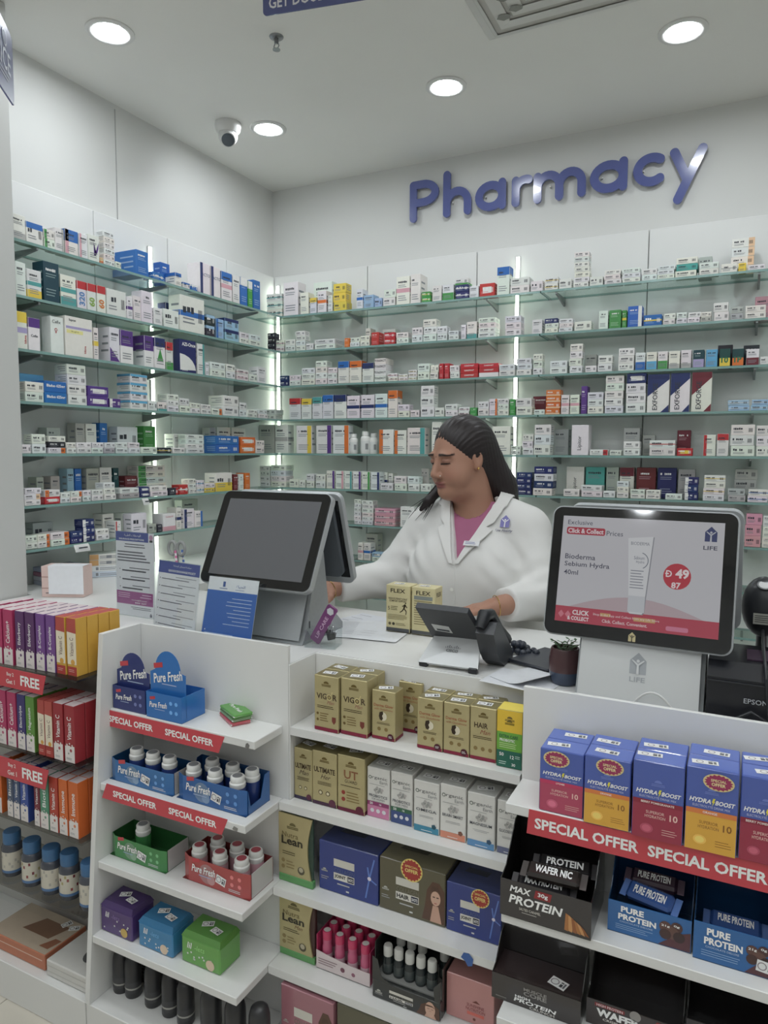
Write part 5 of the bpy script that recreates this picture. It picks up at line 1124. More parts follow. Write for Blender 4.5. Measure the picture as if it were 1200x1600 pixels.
vit_row(ZV[2], 0, [(-16, -1, r3(-16, -1), ORG, 'Immune', 'bubble', 'orange immune vitamin box at the picture edge'), (8, 18, r3(8, 18), (84, 96, 120), 'Biotin', 'bubble', 'slate vitamin box beside the edge'), (18.5, 29, r3(18.5, 29), (70, 90, 130), 'Vitamin D3', 'bubble', 'blue-grey vitamin box'),
  (30, 43, r3(30, 43), (58, 84, 166), 'Vitamin D', 'bubble', 'royal blue vitamin box'), (53, 62.5, r3(53, 62.5), (130, 44, 60), 'Vitamin C', 'bubble', 'maroon vitamin box'), (63, 77, r3(63, 77), (84, 150, 118), 'Biotin', 'bubble', 'sea green vitamin box'), (78, 92, r3(78, 92), (190, 66, 50), 'Vitamin C', 'bubble', 'brick red vitamin box'), (93, 107, r3(93, 107), ORG, 'Immune', 'bubble', 'orange immune vitamin box beside the red one'), (108, 124, r3(108, 124), ORG, 'Immune', 'bubble', 'orange immune vitamin box at the shelf end')], at(122, 1222, 1, 1.235).z - ZV[2], 3, ' third clear shelf')

# jars with blue caps
for k, (px, py) in enumerate(((6, 1371), (37, 1387), (67, 1400), (96, 1408), (128, 1425))):
    p = at(px, py, 2, ZV[3])
    o = thing('gummy_jar', ('jar with blue cap at the picture edge', 'jar of berry gummies with blue cap, second from the edge', 'jar with blue cap and pale label, middle of the row', 'jar of berry gummies with blue cap, fourth from the edge', 'jar with blue cap half behind the white side panel')[k], 'jar', (p.x, max(p.y + .03, 1.26), ZV[3] + .0003), .3 * k, 'blue-capped gummy jars')
    R, H = .0285, .126
    MB().lathe([(R * .92, 0), (R, .005), (R, H * .64), (R * .88, H * .72), (R * .78, H * .74)], n=24, col=(70, 74, 84)).build('body', GLOSSY, o)
    MB().lathe([(R * .82, H * .74), (R * .84, H * .76), (R * .84, H * .97), (R * .76, H)], n=24, col=(66, 112, 158)).build('cap', PLAST, o)
    m = MB(); m.lathe([(R * 1.006, H * .1), (R * 1.006, H * .58)], n=24, col=(206, 200, 184), cap=False); m.lathe([(R * 1.01, H * .1), (R * 1.01, H * .16)], n=24, col=(84, 122, 170), cap=False)
    for i in range(24):
        a = i * .55; rr = R * 1.014; a2 = a + .2; zz = H * (.22 + .07 * (i % 5))
        m.add([(rr * math.cos(a), rr * math.sin(a), zz), (rr * math.cos(a2), rr * math.sin(a2), zz), (rr * math.cos(a2), rr * math.sin(a2), zz + .008), (rr * math.cos(a), rr * math.sin(a), zz + .008)], [(0, 1, 2, 3)], ((120, 46, 56), (170, 160, 110), (150, 70, 70))[i % 3] if k in (1, 3) else (176, 172, 162))
    m.build('label', GLOSSY, o)
# boxed foot care product and white scale on the base
zb = .1115
A = at(-40, 1505, 2, zb); B = at(56, 1527, 2, zb)
m = MB(); m.cbox(-.24, 0, 0, .14, 0, .046, .002, (196, 118, 86)); o = m.build('insole_box', CARTON, None, loc=(at(57, 1528, 2, zb).x, 1.232, zb + .0003)); tag(o, 'flat tan and orange box under clear film on the base', 'box')
m = MB(); m.quad((-.238, .002, .0464), (-.002, .002, .0464), (-.002, .138, .0464), (-.238, .138, .0464), (190, 172, 150)); m.quad((-.16, .05, .0466), (-.05, .05, .0466), (-.03, .11, .0466), (-.13, .11, .0466), (126, 92, 70)); m.quad((-.05, .02, .0466), (-.015, .02, .0466), (-.005, .06, .0466), (-.03, .06, .0466), (150, 96, 70)); m.build('lid_print', CARTON, o)
m = MB(); m.rect(-.23, -.01, .026, .029, -.0005, (226, 190, 170)); m.build('front_print', CARTON, o); sticker(o, -.055, .118, .047, .03, .02, 1.2); sticker(o, -.02, .115, .0472, .03, .02, .6)
X_ = at(62, 1530, 2, zb).x
o = thing('white_carton', 'plain white carton with dark round opening on the base', 'carton', (X_ + .003, 1.225, zb + .0003))
wd = XL0 - .006 - (X_ + .003)
MB().cbox(0, wd, 0, .15, 0, .046, .003, (214, 212, 206)).build('carton_body', CARTON, o)
m = MB(); m.add([(wd * .62 + .028 * math.cos(2 * PI * i / 20), .075 + .036 * math.sin(2 * PI * i / 20), .0464) for i in range(20)], [tuple(range(20))], (92, 92, 92)); m.build('round_window', CARTON, o)
m = MB(); m.rect(.002, wd - .002, .014, .016, -.0004, (190, 188, 182)); m.rect(.002, wd - .002, .03, .032, -.0004, (190, 188, 182)); m.build('fold_lines', CARTON, o)

# ------------------------------------------------------------------ till screens
SILVER = mat('silver_plastic', (172, 176, 178), .34, .2)
SILVD = mat('brushed_silver', (158, 162, 164), .4, .25, noise=.06, nscale=120)
BLACKG = mat('black_glass', (18, 19, 22), .06, spec=.8)
DKPL = mat('dark_plastic', (36, 38, 42), .38)
def screen_mat():
    m = bpy.data.materials.new('lit_screen'); m.use_nodes = True; nt = m.node_tree; b = nt.nodes['Principled BSDF']
    a = nt.nodes.new('ShaderNodeVertexColor'); a.layer_name = 'Col'
    b.inputs['Base Color'].default_value = (.02, .02, .02, 1); b.inputs['Roughness'].default_value = .07
    nt.links.new(a.outputs['Color'], b.inputs['Emission Color']); b.inputs['Emission Strength'].default_value = .52
    return m
LIT = screen_mat()
def plate(m, w, h, r, y0, y1, mi=0, smooth=True):
    m.prism(rrect(-w / 2, w / 2, -h / 2, h / 2, r, 6), y0, y1, mi=mi, smooth=smooth)
def frame_at(cx, cy, cz, yaw, tilt):
    return Matrix.Translation((cx, cy, cz)) @ Matrix.Rotation(yaw, 4, 'Z') @ Matrix.Rotation(-tilt, 4, 'X')
def house_logo(m, x, z, s, y, col, col2):
    m.poly([(x - s * .5, z - s * .6), (x + s * .5, z - s * .6), (x + s * .5, z + s * .25), (x, z + s * .75), (x - s * .5, z + s * .25)], y, col)
    m.poly([(x - s * .08, z - s * .6), (x + s * .08, z - s * .6), (x + s * .06, z - s * .05), (x + s * .4, z + s * .25), (x + s * .34, z + s * .3), (x, z + s * .05), (x - s * .34, z + s * .3), (x - s * .4, z + s * .25), (x - s * .06, z - s * .05)], y * 1.5, col2)
    m.disc(x, z + s * .22, y * 1.5, s * .1, col2, 10)
# left till
o = thing('till_screen', 'silver till with dark switched-off customer screen beside the leaflets', 'till', (-1.16, 1.65, ZT), 0, 'point of sale tills')
o.location = (0, 0, 0)
T = frame_at(-1.167, 1.58, 1.311, math.radians(-.2), math.radians(26.5)); w, h = .366, .279
m = MB(); m.xf = T; plate(m, w, h, .022, .004, .022); m.build('housing', SILVER, o)
m = MB(); m.xf = T; plate(m, w - .006, h - .006, .020, 0, .005); m.build('glass_front', BLACKG, o)
m = MB(); m.xf = T; m.rect(-w / 2 + .028, w / 2 - .028, -h / 2 + .026, h / 2 - .026, -.0004); m.build('display_area', mat('screen_off', (98, 99, 103), .10, spec=.7), o)  # screen grey lightened to stand in for its reflections
m = MB(); m.xf = T; plate(m, w * .7, h * .7, .03, .022, .045); m.build('rear_cover', SILVER, o)
T2 = frame_at(-1.160, 1.735, 1.306, math.radians(.5), math.radians(-18))
m = MB(); m.xf = T2; plate(m, .352, .275, .022, -.016, 0); m.build('operator_housing', SILVER, o)
m = MB(); m.xf = T2; plate(m, .30, .225, .02, -.030, -.0165); m.build('operator_rear', mat('grey_cover', (96, 102, 108), .3), o)
m = MB(); m.xf = T2; m.rect(.135, .165, -.118, .118, -.0168); m.build('dark_stripe', BLACKG, o)
m = MB(); m.xf = T2; plate(m, .346, .27, .02, .0005, .004); m.build('operator_glass', BLACKG, o)
def stand_body(o, x0, x1, pr, name, mm):
    m = MB(); m.xf = Matrix(((0, 1, 0, 0), (1, 0, 0, 0), (0, 0, 1, 0), (0, 0, 0, 1))); m.prism(pr[::-1], x0, x1); return m.build(name, mm, o)
stand_body(o, -1.285, -1.035, [(1.565, ZT + .001), (1.78, ZT + .001), (1.78, ZT + .02), (1.70, 1.12), (1.675, 1.27), (1.64, 1.27), (1.585, 1.06)], 'stand', SILVD)
stand_body(o, -1.275, -1.045, [(1.563, ZT + .012), (1.566, ZT + .012), (1.640, 1.262), (1.637, 1.262)], 'front_cover', SILVER)
MB().cbox(-1.0345, -1.033, 1.60, 1.602, ZT + .04, ZT + .06, .0003).build('side_slot', DKPL, o)
# right till with the advert
o = thing('till_screen', 'silver till with lit customer screen showing a pink cream advert', 'till', (0, 0, 0), 0, 'point of sale tills')
T = frame_at(-.188, 1.52, 1.298, math.radians(-2.4), math.radians(13.6)); w, h = .368, .279
m = MB(); m.xf = T; plate(m, w, h, .020, .004, .024); m.build('housing', SILVER, o)
m = MB(); m.xf = T; plate(m, w - .006, h - .006, .018, 0, .005); m.build('glass_front', BLACKG, o)
m = MB(); m.xf = T; plate(m, w * .7, h * .7, .03, .024, .05); m.build('rear_cover', SILVER, o)
T2 = frame_at(-.17, 1.665, 1.306, math.radians(-2.4), math.radians(-16))
m = MB(); m.xf = T2; plate(m, .352, .272, .022, -.016, 0); m.build('operator_housing', SILVER, o)
m = MB(); m.xf = T2; plate(m, .346, .266, .02, .0005, .004); m.build('operator_glass', BLACKG, o)
AX0, AX1, AZ0, AZ1 = -w / 2 + .024, w / 2 - .026, -h / 2 + .030, h / 2 - .022
U = lambda u: AX0 + u * (AX1 - AX0)
V = lambda v: AZ1 - v * (AZ1 - AZ0)
AW, AH = AX1 - AX0, AZ1 - AZ0
m = MB(); m.xf = T; y = -.0004
m.rect(AX0, AX1, AZ0, AZ1, y, (206, 206, 212)); m.poly([(U(.04 + .0) + .92 * AW * (i / 16), V(.88 - .16 * math.sin(PI * i / 16))) for i in range(17)], y * 1.5, (196, 176, 182))
m.rect(AX0, AX1, AZ0, V(.855), y * 2, (196, 70, 90))
m.poly(rrect(U(.03), U(.285), V(.175), V(.105), .004, 3), y * 2, (190, 60, 80))
m.disc(U(.745), V(.495), y * 2, AW * .082, (206, 60, 76), 24)
tb = [(U(.435), V(.18)), (U(.590), V(.155)), (U(.565), V(.70)), (U(.56), V(.84)), (U(.55), V(.86)), (U(.475), V(.86)), (U(.465), V(.84)), (U(.462), V(.70))][::-1]
m.poly([(a + .002, b - .001) for a, b in tb], y * 2.2, (150, 152, 160)); m.poly(tb, y * 2.6, (224, 226, 230)); m.rect(U(.462), U(.565), V(.845), V(.70), y * 3, (206, 210, 216))
for i in range(18):
    a, b = -1.1 + 2.4 * i / 18, -1.1 + 2.4 * (i + 1) / 18; r_, R_ = AW * .05, AW * .055
    m.add([(U(.515) + r_ * math.cos(a), y * 3.2, V(.38) + r_ * math.sin(a)), (U(.515) + R_ * math.cos(a), y * 3.2, V(.38) + R_ * math.sin(a)), (U(.515) + R_ * math.cos(b), y * 3.2, V(.38) + R_ * math.sin(b)), (U(.515) + r_ * math.cos(b), y * 3.2, V(.38) + r_ * math.sin(b))], [(0, 1, 2, 3)], (120, 126, 140))
m.lines(U(.465), U(.56), V(.64), V(.46), y * 3.2, 7, (140, 144, 156), rag=.3, thick=.3)
house_logo(m, U(.925), V(.11), AW * .07, y * 2, (60, 70, 120), (196, 198, 206))
for dx in (-.035, .01): m.poly([(U(.055 + dx), V(.93)), (U(.075 + dx), V(.895)), (U(.095 + dx), V(.93)), (U(.075 + dx), V(.965))], y * 2.4, (226, 130, 146))
m.rect(U(.295), U(.36), V(.915), V(.885), y * 2.4, (214, 170, 110)); m.rect(U(.505), U(.635), V(.925), V(.89), y * 2.4, (214, 170, 110)); m.poly(rrect(U(.70), U(.83), V(.975), V(.935), .003, 3), y * 2.4, (224, 130, 160))
m.build('advert_print', LIT, o)
lt = MB(); lt.xf = T; y = -.0018; dk = (84, 84, 104)
def st(t, u0, u1, v, hh, col=dk, **k): lt.text(t, (U(u0) + U(u1)) / 2, V(v), y, w=(u1 - u0) * AW, h=hh * AH, col=col, **k)
st('Exclusive', .035, .20, .06, .042); st('Click & Collect', .04, .275, .14, .046, (240, 226, 230), bold=.03); st('Prices', .295, .40, .148, .044)
st('Bioderma', .035, .235, .385, .048, bold=.01); st('Sebium Hydra', .035, .33, .462, .058, bold=.01); st('40ml', .035, .13, .535, .045, bold=.01)
st('BIODERMA', .455, .57, .225, .03, (130, 134, 146)); st('Sébium', .48, .545, .355, .03, (120, 126, 140)); st('Hydra', .495, .545, .395, .03, (120, 126, 140))
st('49', .735, .815, .47, .085, (246, 232, 234), bold=.04); st('Ð', .675, .715, .475, .06, (246, 232, 234), bold=.02); st('87', .715, .77, .575, .055, (246, 232, 234), bold=.03)
st('LIFE', .885, .965, .225, .035, dk, bold=.02)
st('CLICK', .115, .225, .905, .045, (246, 236, 238), bold=.03); st('& COLLECT', .085, .225, .96, .036, (246, 236, 238), bold=.03)
st('Shop in the App and Collect from any Life Store', .25, .66, .905, .026, (246, 230, 232)); st('Click. Collect. Convenient.', .31, .59, .955, .03, (246, 230, 232), bold=.01)
lt.build('advert_lettering', LIT, o)
m = MB(); m.xf = T; house_logo(m, 0, -h / 2 + .014, .014, -.0006, (190, 176, 130), (60, 56, 44)); m.build('bezel_emblem', CARTON, o)
stand_body(o, -.300, -.052, [(1.487, ZT + .001), (1.72, ZT + .001), (1.72, ZT + .02), (1.64, 1.12), (1.605, 1.25), (1.57, 1.25), (1.50, 1.06)], 'stand', SILVD)
Tp = frame_at(-.176, 1.4975, 1.115, 0, math.radians(18.5))
m = MB(); m.xf = Tp; plate(m, .232, .16, .012, -.004, .001); m.build('front_cover', mat('pale_silver', (200, 202, 202), .35, .4), o)
m = MB(); m.xf = Tp; house_logo(m, 0, .004, .032, -.0045, (160, 164, 168), (205, 207, 207)); m.text('LIFE', 0, -.026, -.0048, w=.03, h=.010, col=(160, 164, 168), bold=.02); m.rect(-.034, .034, .05, .064, -.0045, (186, 188, 188)); m.build('cover_print', CARTON, o)
cb = MB(); cb.tube([(-.19 + .10 * t, 1.468 - .012 * math.sin(PI * t), ZT + .004 + .045 * math.sin(PI * min(1, t * 1.05))) for t in [i / 14 for i in range(15)]], .0022, 8)
tag(cb.build('white_cable', mat('cable_white', (214, 214, 212), .4)), 'thin white cable looping in front of the right till base', 'cable')

# ------------------------------------------------------------------ leaflets and card on the counter
PAPERW = (232, 232, 236)
def sheet_stand(name, label, bx, by, yaw, tilt, w, h, paint, holder=True, thick=.0016, ext=.0, frame=True):
    o = thing(name, label, 'sign holder', (bx, by, ZT + .001), yaw)
    T = Matrix.Rotation(-tilt, 4, 'X')
    if holder:
        m = MB(); m.xf = T; m.cbox(-w / 2 - .002, w / 2 + .002, -.0022, -.0008, 0, h + .002, .0003); m.build('clear_front', ACR, o)
        m = MB(); m.xf = T; m.cbox(-w / 2 - .002, w / 2 + .002, .0016, .0032, 0, h + .002, .0003); m.build('clear_back', ACR, o)
        L = max(.05, h * math.sin(tilt) + .03)
        MB().cbox(-w / 2, w / 2, .0, L, -.0008, .0012, .0003).build('clear_foot', ACR, o)
        if tilt > .15:
            m = MB(); m.add([(-w / 2, h * .82 * math.sin(tilt) + .003, h * .82 * math.cos(tilt)), (w / 2, h * .82 * math.sin(tilt) + .003, h * .82 * math.cos(tilt)), (w / 2, L, .001), (-w / 2, L, .001)], [(0, 1, 2, 3)]); m.build('clear_strut', ACR, o)
    m = MB(); m.xf = T; m.box(-w / 2, w / 2, 0, .0008, .001, h, PAPERW); s = m.build('sheet', CARTON, o)
    pr = MB(); pr.xf = T; lt = MB(); lt.xf = T
    paint(pr, lt, w, h, -.0003)
    pr.build('face_print', CARTON, o)
    if lt.v: lt.build('lettering', CARTON, o)
    return o
def p_card(pr, lt, w, h, y):
    pr.rect(-w / 2, w * .36, h * .89, h, y, (76, 88, 160)); lt.text('INSURANCE PRESCRIPTIONS', -w * .08, h * .915, y * 2, w=w * .66, h=h * .02, col='white', bold=.02)
    lt.text('ﺔﻴﺒﻄﻟا تﺎﻔﺻﻮﻟا', -w * .05, h * .96, y * 2, w=w * .44, h=h * .035, col='white')
    pr.disc(w * .43, h * .95, y, w * .05, (200, 150, 180), 12); pr.rect(w * .39, w * .47, h * .895, h * .92, y, (60, 60, 66))
    pr.lines(-w * .3, w * .3, h * .81, h * .87, y, 2, (90, 90, 100), align='c'); pr.lines(-w * .46, w * .42, h * .64, h * .78, y, 4, (110, 110, 120), thick=.45)
    for k in range(3):
        z0 = h * (.54 - .105 * k); pr.disc(-w * .40, z0 + h * .015, y, w * .012, (50, 50, 56), 6); pr.lines(-w * .2, w * .38, z0 + h * .02, z0 + h * .05, y, 1, (120, 120, 128), align='r'); pr.lines(-w * .34, w * .36, z0 - h * .012, z0 + h * .015, y, 1, (80, 80, 90), thick=.6)
    pr.rect(-w / 2, w * .46, h * .14, h * .295, y, (170, 90, 150)); pr.lines(-w * .46, -w * .1, h * .21, h * .28, y * 2, 3, (226, 190, 216)); pr.lines(w * .1, w * .42, h * .22, h * .28, y * 2, 2, (226, 190, 216), align='r')
    lt.text('insurance@life-me.com', w * .1, h * .195, y * 2, w=w * .4, h=h * .018, col='white', bold=.01); lt.text('800 227', w * .14, h * .165, y * 2, w=w * .3, h=h * .016, col='white', bold=.01)
    pr.lines(-w * .2, w * .4, h * .08, h * .12, y, 2, (110, 110, 120), align='r'); house_logo(pr, w * .40, h * .035, w * .05, y, (50, 54, 80), (220, 220, 226))
sheet_stand('sign_holder', 'upright white and purple notice in clear holder on the counter', -1.679, 1.603, math.radians(-1), .01, .163, .265, p_card)
def p_leaf1(pr, lt, w, h, y):
    pr.rect(-w / 2, w / 2, h * .835, h, y, (70, 84, 160)); lt.text('GOODS EXCHANGE POLICY', w * .08, h * .875, y * 2, w=w * .66, h=h * .03, col='white', bold=.02); lt.text('ﺔﻋﺎﻀﺒﻟا لاﺪﺒﺘﺳا ﺔﺳﺎﻴﺳ', w * .08, h * .945, y * 2, w=w * .44, h=h * .035, col='white')
    for k in range(7):
        z0 = h * (.76 - .105 * k); pr.disc(-w * .44, z0, y, w * .01, (60, 60, 66), 6); pr.lines(-w * .40, w * .30, z0 - h * .02, z0 + h * .012, y, 1, (110, 110, 122)); pr.lines(-w * .1, w * .44, z0 + h * .02, z0 + h * .045, y, 1, (150, 150, 160), align='r')
sheet_stand('sign_holder', 'tilted white leaflet with navy heading in front of the left till', -1.415, 1.485, math.radians(-8), math.radians(8), .175, .205, p_leaf1)
def p_leaf2(pr, lt, w, h, y):
    pr.rect(-w / 2, w / 2, 0.001, h * .80, y, (52, 104, 190)); pr.rect(-w * .20, -w * .15, h * .86, h * .94, y, (60, 90, 160)); pr.lines(-w * .26, -w * .08, h * .82, h * .85, y, 1, (90, 110, 170)); lt.text('ةﺎﻴﺤﻟا', w * .16, h * .88, y * 2, w=w * .18, h=h * .05, col=(60, 90, 160)); pr.lines(w * .06, w * .26, h * .82, h * .84, y, 1, (120, 140, 190))
    for k in range(8): pr.lines(w * .0 - w * .1 * (k % 3), w * .42, h * (.70 - .055 * k) - h * .016, h * (.70 - .055 * k) + h * .01, y * 2, 1, (190, 206, 236), align='r', rag=.3)
    pr.lines(-w * .44, w * .2, h * .04, h * .18, y * 2, 3, (170, 190, 230)); pr.disc(-w * .44, h * .2, y * 2, w * .012, 'white', 6)
sheet_stand('sign_holder', 'tilted blue leaflet with white top, nearest the left till', -1.218, 1.468, math.radians(-1), math.radians(14), .17, .180, p_leaf2)

# pen pot with scissors
p = at(264, 905, 2, ZT)
px_, py_ = -1.80, 1.93
o = thing('pen_pot', 'navy square pen pot behind the notices', 'pen pot', (px_, py_, ZT + .0005))
m = MB(); t = .002; a = .034
m.box(-a, a, -a, a, 0, t); m.box(-a, a, -a, -a + t, t, .105); m.box(-a, a, a - t, a, t, .105); m.box(-a, -a + t, -a + t, a - t, t, .105); m.box(a - t, a, -a + t, a - t, t, .105); m.build('pot', mat('navy_plastic', (52, 58, 92), .35), o)
for k, (dx, dy, c, lab) in enumerate(((.018, -.012, (226, 120, 170), 'pink and white striped pen in the navy pot'), (.024, .016, (90, 130, 210), 'blue and white striped pen in the navy pot'))):
    m = MB(); n = 18
    for i in range(n): m.tube([(0, 0, .16 * i / n), (0, 0, .16 * (i + 1) / n)], .004, 8, col=c if (i // 1) % 2 else (236, 230, 232))
    q = m.build('striped_pen', PLAST, None, loc=(px_ + dx - .004, py_ + dy, ZT + .004), rot=(.06, -.08, 0)); tag(q, lab, 'pen', 'striped pens in the pot')
o2 = thing('scissors', 'scissors with grey ring handles standing in the pen pot', 'scissors', (px_ - .008, py_ - .004, ZT + .004))
for s in (-1, 1):
    m = MB(); cx = s * .021; m.tube([(cx + .0175 * math.cos(2 * PI * i / 20), 0, .165 + .024 * math.sin(2 * PI * i / 20)) for i in range(20)], .0055, 8, closed=True); m.build('ring_handle', mat('grey_rubber', (150, 152, 150), .5), o2)
    m = MB(); m.cbox(s * .003 - .004, s * .003 + .004, -.001 + s * .0015, .001 + s * .0015, .0, .148, .0004); m.build('blade', mat('steel', (170, 172, 174), .25, .9), o2)

# stock on the left worktop
A = at(138, 902, 2, ZT)
for k in range(4):
    m = MB(); c = (W_ := (230, 228, 222)) if k > 1 else ((214, 224, 236) if k == 0 else (232, 234, 234)); m.cbox(-.085, .085, 0, .095, 0, .0235, .0012, c)
    y = -.0004
    if k > 1: m.rect(-.084, -.05, .001, .0225, y, (222, 170, 110)); m.rect(-.02, .0, .006, .018, y, 'soft')
    else: m.rect(.02, .075, .003, .021, y, (150, 190, 226)); m.rect(-.06, -.05, .006, .018, y, 'soft')
    for i in range(6): m.rect(.045 + .005 * i, .048 + .005 * i, .004, .019, y * 2, 'ink')
    m.lines(-.045, .03, .005, .018, y * 1.5, 2, 'soft')
    q = m.build('carton_pack', CARTON, None, loc=(A.x + .072, A.y + .055 + .001 * k, ZT + .0005 + .0238 * k), rot=(0, 0, .85 + .02 * k)); tag(q, ('pale blue flat pack at the bottom of the worktop pile', 'white and blue flat pack, second in the worktop pile', 'white and orange flat pack, third in the worktop pile', 'white and orange flat pack on top of the worktop pile')[k], 'carton', 'flat packs piled on the left worktop')
for k in range(4):
    m = MB(); m.cbox(-.08, .08, -.05, .05, 0, .017, .002, ((170, 178, 196), (186, 190, 200), (150, 96, 120), (150, 160, 184))[k])
    q = m.build('magazine', CARTON, None, loc=(-2.375, 1.885, ZT + .0005 + .0175 * k), rot=(0, 0, 1.35 + .05 * k)); tag(q, ('grey booklet at the bottom of the worktop pile', 'pale booklet, second in the worktop pile', 'mauve booklet, third in the worktop pile', 'blue-grey booklet on top of the worktop pile')[k], 'booklet', 'booklets piled on the left worktop')
A = at(62, 928, 2, ZT)
m = MB(); m.cbox(-.075, .075, 0, .075, 0, .11, .0015, (226, 196, 188)); m.rect(-.074, -.05, .03, .034, -.0005, (190, 150, 140)); m.rect(-.074, -.05, .07, .074, -.0005, (190, 150, 140)); m.lines(-.06, -.02, .01, .02, -.0005, 1, (120, 110, 110))
q = m.build('pink_box', CARTON, None, loc=(-2.13, 1.70, ZT + .0005), rot=(0, 0, .45)); tag(q, 'pale pink box with a white sheet over it at the worktop end', 'box')
m = MB(); m.box(-.048, .076, -.004, -.003, .012, .112, (236, 238, 242)); m.box(-.048, .076, -.003, .05, .1115, .1125, (236, 238, 242)); m.build('white_sheet', CARTON, q)

# ------------------------------------------------------------------ between the tills
def paper(loc, w, d, rz, label, tint=(234, 236, 240), lines=8, curl=0.0, base=0.0):
    m = MB(); n = 10; y = 0
    for i in range(n):
        x0, x1 = -w / 2 + w * i / n, -w / 2 + w * (i + 1) / n; f_ = lambda x: curl * max(0, (x / w + .1)) ** 2
        m.add([(x0, -d / 2, f_(x0)), (x1, -d / 2, f_(x1)), (x1, d / 2, f_(x1)), (x0, d / 2, f_(x0)), (x0, -d / 2, f_(x0) - .0006), (x1, -d / 2, f_(x1) - .0006), (x1, d / 2, f_(x1) - .0006), (x0, d / 2, f_(x0) - .0006)], [(0, 1, 2, 3), (7, 6, 5, 4), (0, 4, 5, 1), (2, 6, 7, 3)] + ([(0, 3, 7, 4)] if i == 0 else []) + ([(1, 5, 6, 2)] if i == n - 1 else []), tint)
    q = m.build('paper_sheet', CARTON, None, loc=(loc[0], loc[1], ZT + .0012 + base), rot=(0, 0, rz)); tag(q, label, 'paper', 'loose papers on the counter')
    pr = MB()
    for k in range(lines):
        yy = d * (.38 - .76 * k / max(1, lines)); pr.add([(-w * .42, yy, .0004), (-w * .1, yy, .0004), (-w * .1, yy + d * .012, .0004), (-w * .42, yy + d * .012, .0004)], [(0, 1, 2, 3)], 'soft')
    if lines: pr.build('line_print', CARTON, q)
paper((-.98, 1.79), .15, .20, .35, 'white printed form lying left of the gold boxes', lines=9, base=.0016)
paper((-1.03, 1.86), .15, .21, -.25, 'white sheet with grey stripe under the printed form', (226, 228, 234), 4, 0, 0)
paper((-.90, 1.745), .14, .10, .12, 'small form sticking out below the gold boxes', lines=3, base=.0026)
paper((-.425, 1.575), .11, .13, -.5, 'curling white sheet right of the desk phone', lines=0, curl=.05, base=.0016)
paper((-.43, 1.555), .16, .12, -.15, 'flat white sheet at the counter edge beside the flower pot', lines=0)
m = MB(); m.cbox(-.06, .06, -.08, .08, 0, .008, .003, (44, 48, 58)); q = m.build('black_folder', PLAST, None, loc=(-.42, 1.73, ZT + .0025), rot=(0, 0, -.35)); tag(q, 'black folder lying behind the flower pot', 'folder')
m = MB(); m.rect(-.05, .05, 0, .0015, -.0805, (90, 92, 98)); m.build('spine_line', CARTON, q)
def flex(p0, p1, top, d, label, run):
    loc, w, h = stand(p0, p1, top, ZT); h = .135
    m = MB(); m.cbox(-w / 2, w / 2, 0, d, 0, h, .0012, (214, 202, 152)); q = m.build('supplement_carton', CARTON, None, loc=(loc.x, loc.y, ZT + .003)); tag(q, label, 'supplement carton', 'gold cartons on the counter')
    pr = MB(); lt = MB(); y = -.0005
    pr.rect(-w / 2 + .001, w / 2 - .001, .001, h * .085, y, (96, 98, 100)); lt.text('FLEX', 0, h * .885, y, w=w * .62, h=h * .085, col=(70, 62, 46), bold=.02)
    if run:
        lt.text('HIGH-POTENCY JOINT\nCOMFORT SUPPORT', 0, h * .69, y, w=w * .8, h=h * .09, col=(70, 62, 46), bold=.01); lt.text('5', -w * .38, h * .50, y, h=h * .08, col=(70, 62, 46)); pr.lines(-w * .3, w * .02, h * .46, h * .56, y, 3, (110, 100, 70))
        B_ = (70, 60, 40); X, Z = w * .26, h * .52
        pr.disc(X + w * .07, Z + h * .115, y, w * .03, B_, 8)
        for (a, b, c, e, th) in ((.05, .09, .0, .0, .035), (.05, .08, -.07, .04, .018), (.05, .075, .13, .02, .018), (.0, .0, .10, -.06, .022), (.10, -.06, .08, -.13, .018), (.0, .0, -.08, -.06, .022), (-.08, -.06, -.17, -.09, .018)):
            x0, z0, x1, z1 = X + a * w, Z + b * h, X + c * w, Z + e * h; L = math.hypot(x1 - x0, z1 - z0); nx, nz = -(z1 - z0) / L * th * w, (x1 - x0) / L * th * w
            pr.poly([(x0 - nx, z0 - nz), (x1 - nx, z1 - nz), (x1 + nx, z1 + nz), (x0 + nx, z0 + nz)], y, B_)
        pr.disc(-w * .34, h * .17, y, w * .06, (110, 100, 72), 10); pr.disc(-w * .18, h * .17, y, w * .06, (70, 66, 50), 10); pr.lines(-w * .08, w * .4, h * .14, h * .2, y, 2, (130, 118, 80)); pr.lines(-w * .42, w * .42, h * .26, h * .38, y, 4, (150, 136, 92))
    else: pr.lines(-w * .4, w * .4, h * .2, h * .78, y, 12, (140, 126, 86)); pr.rect(-w * .4, w * .4, h * .74, h * .82, y * 1.4, (150, 156, 150))
    pr.build('front_print', FOIL, q); lt.build('lettering', CARTON, q)
    s2 = MB(); s2.xf = Matrix.Translation((w / 2 + .0004, d / 2, 0)) @ Matrix.Rotation(PI / 2, 4, 'Z'); s2.text('FLEX', 0, h * .85, 0, w=d * .6, h=h * .09, col=(70, 62, 46), bold=.02); s2.rect(-d / 2 + .001, d / 2 - .001, .001, h * .085, 0, (96, 98, 100)); s2.build('side_print', CARTON, q)
    sticker(q, -w * .1, d * .5, h + .0008, .03, .02, .1)
flex((602, 987), (641, 991), 917, .055, 'gold joint supplement carton with running figure on the counter', True)
flex((642, 992), (680, 996), 921, .055, 'gold joint supplement carton turned to its back, behind the phone', False)

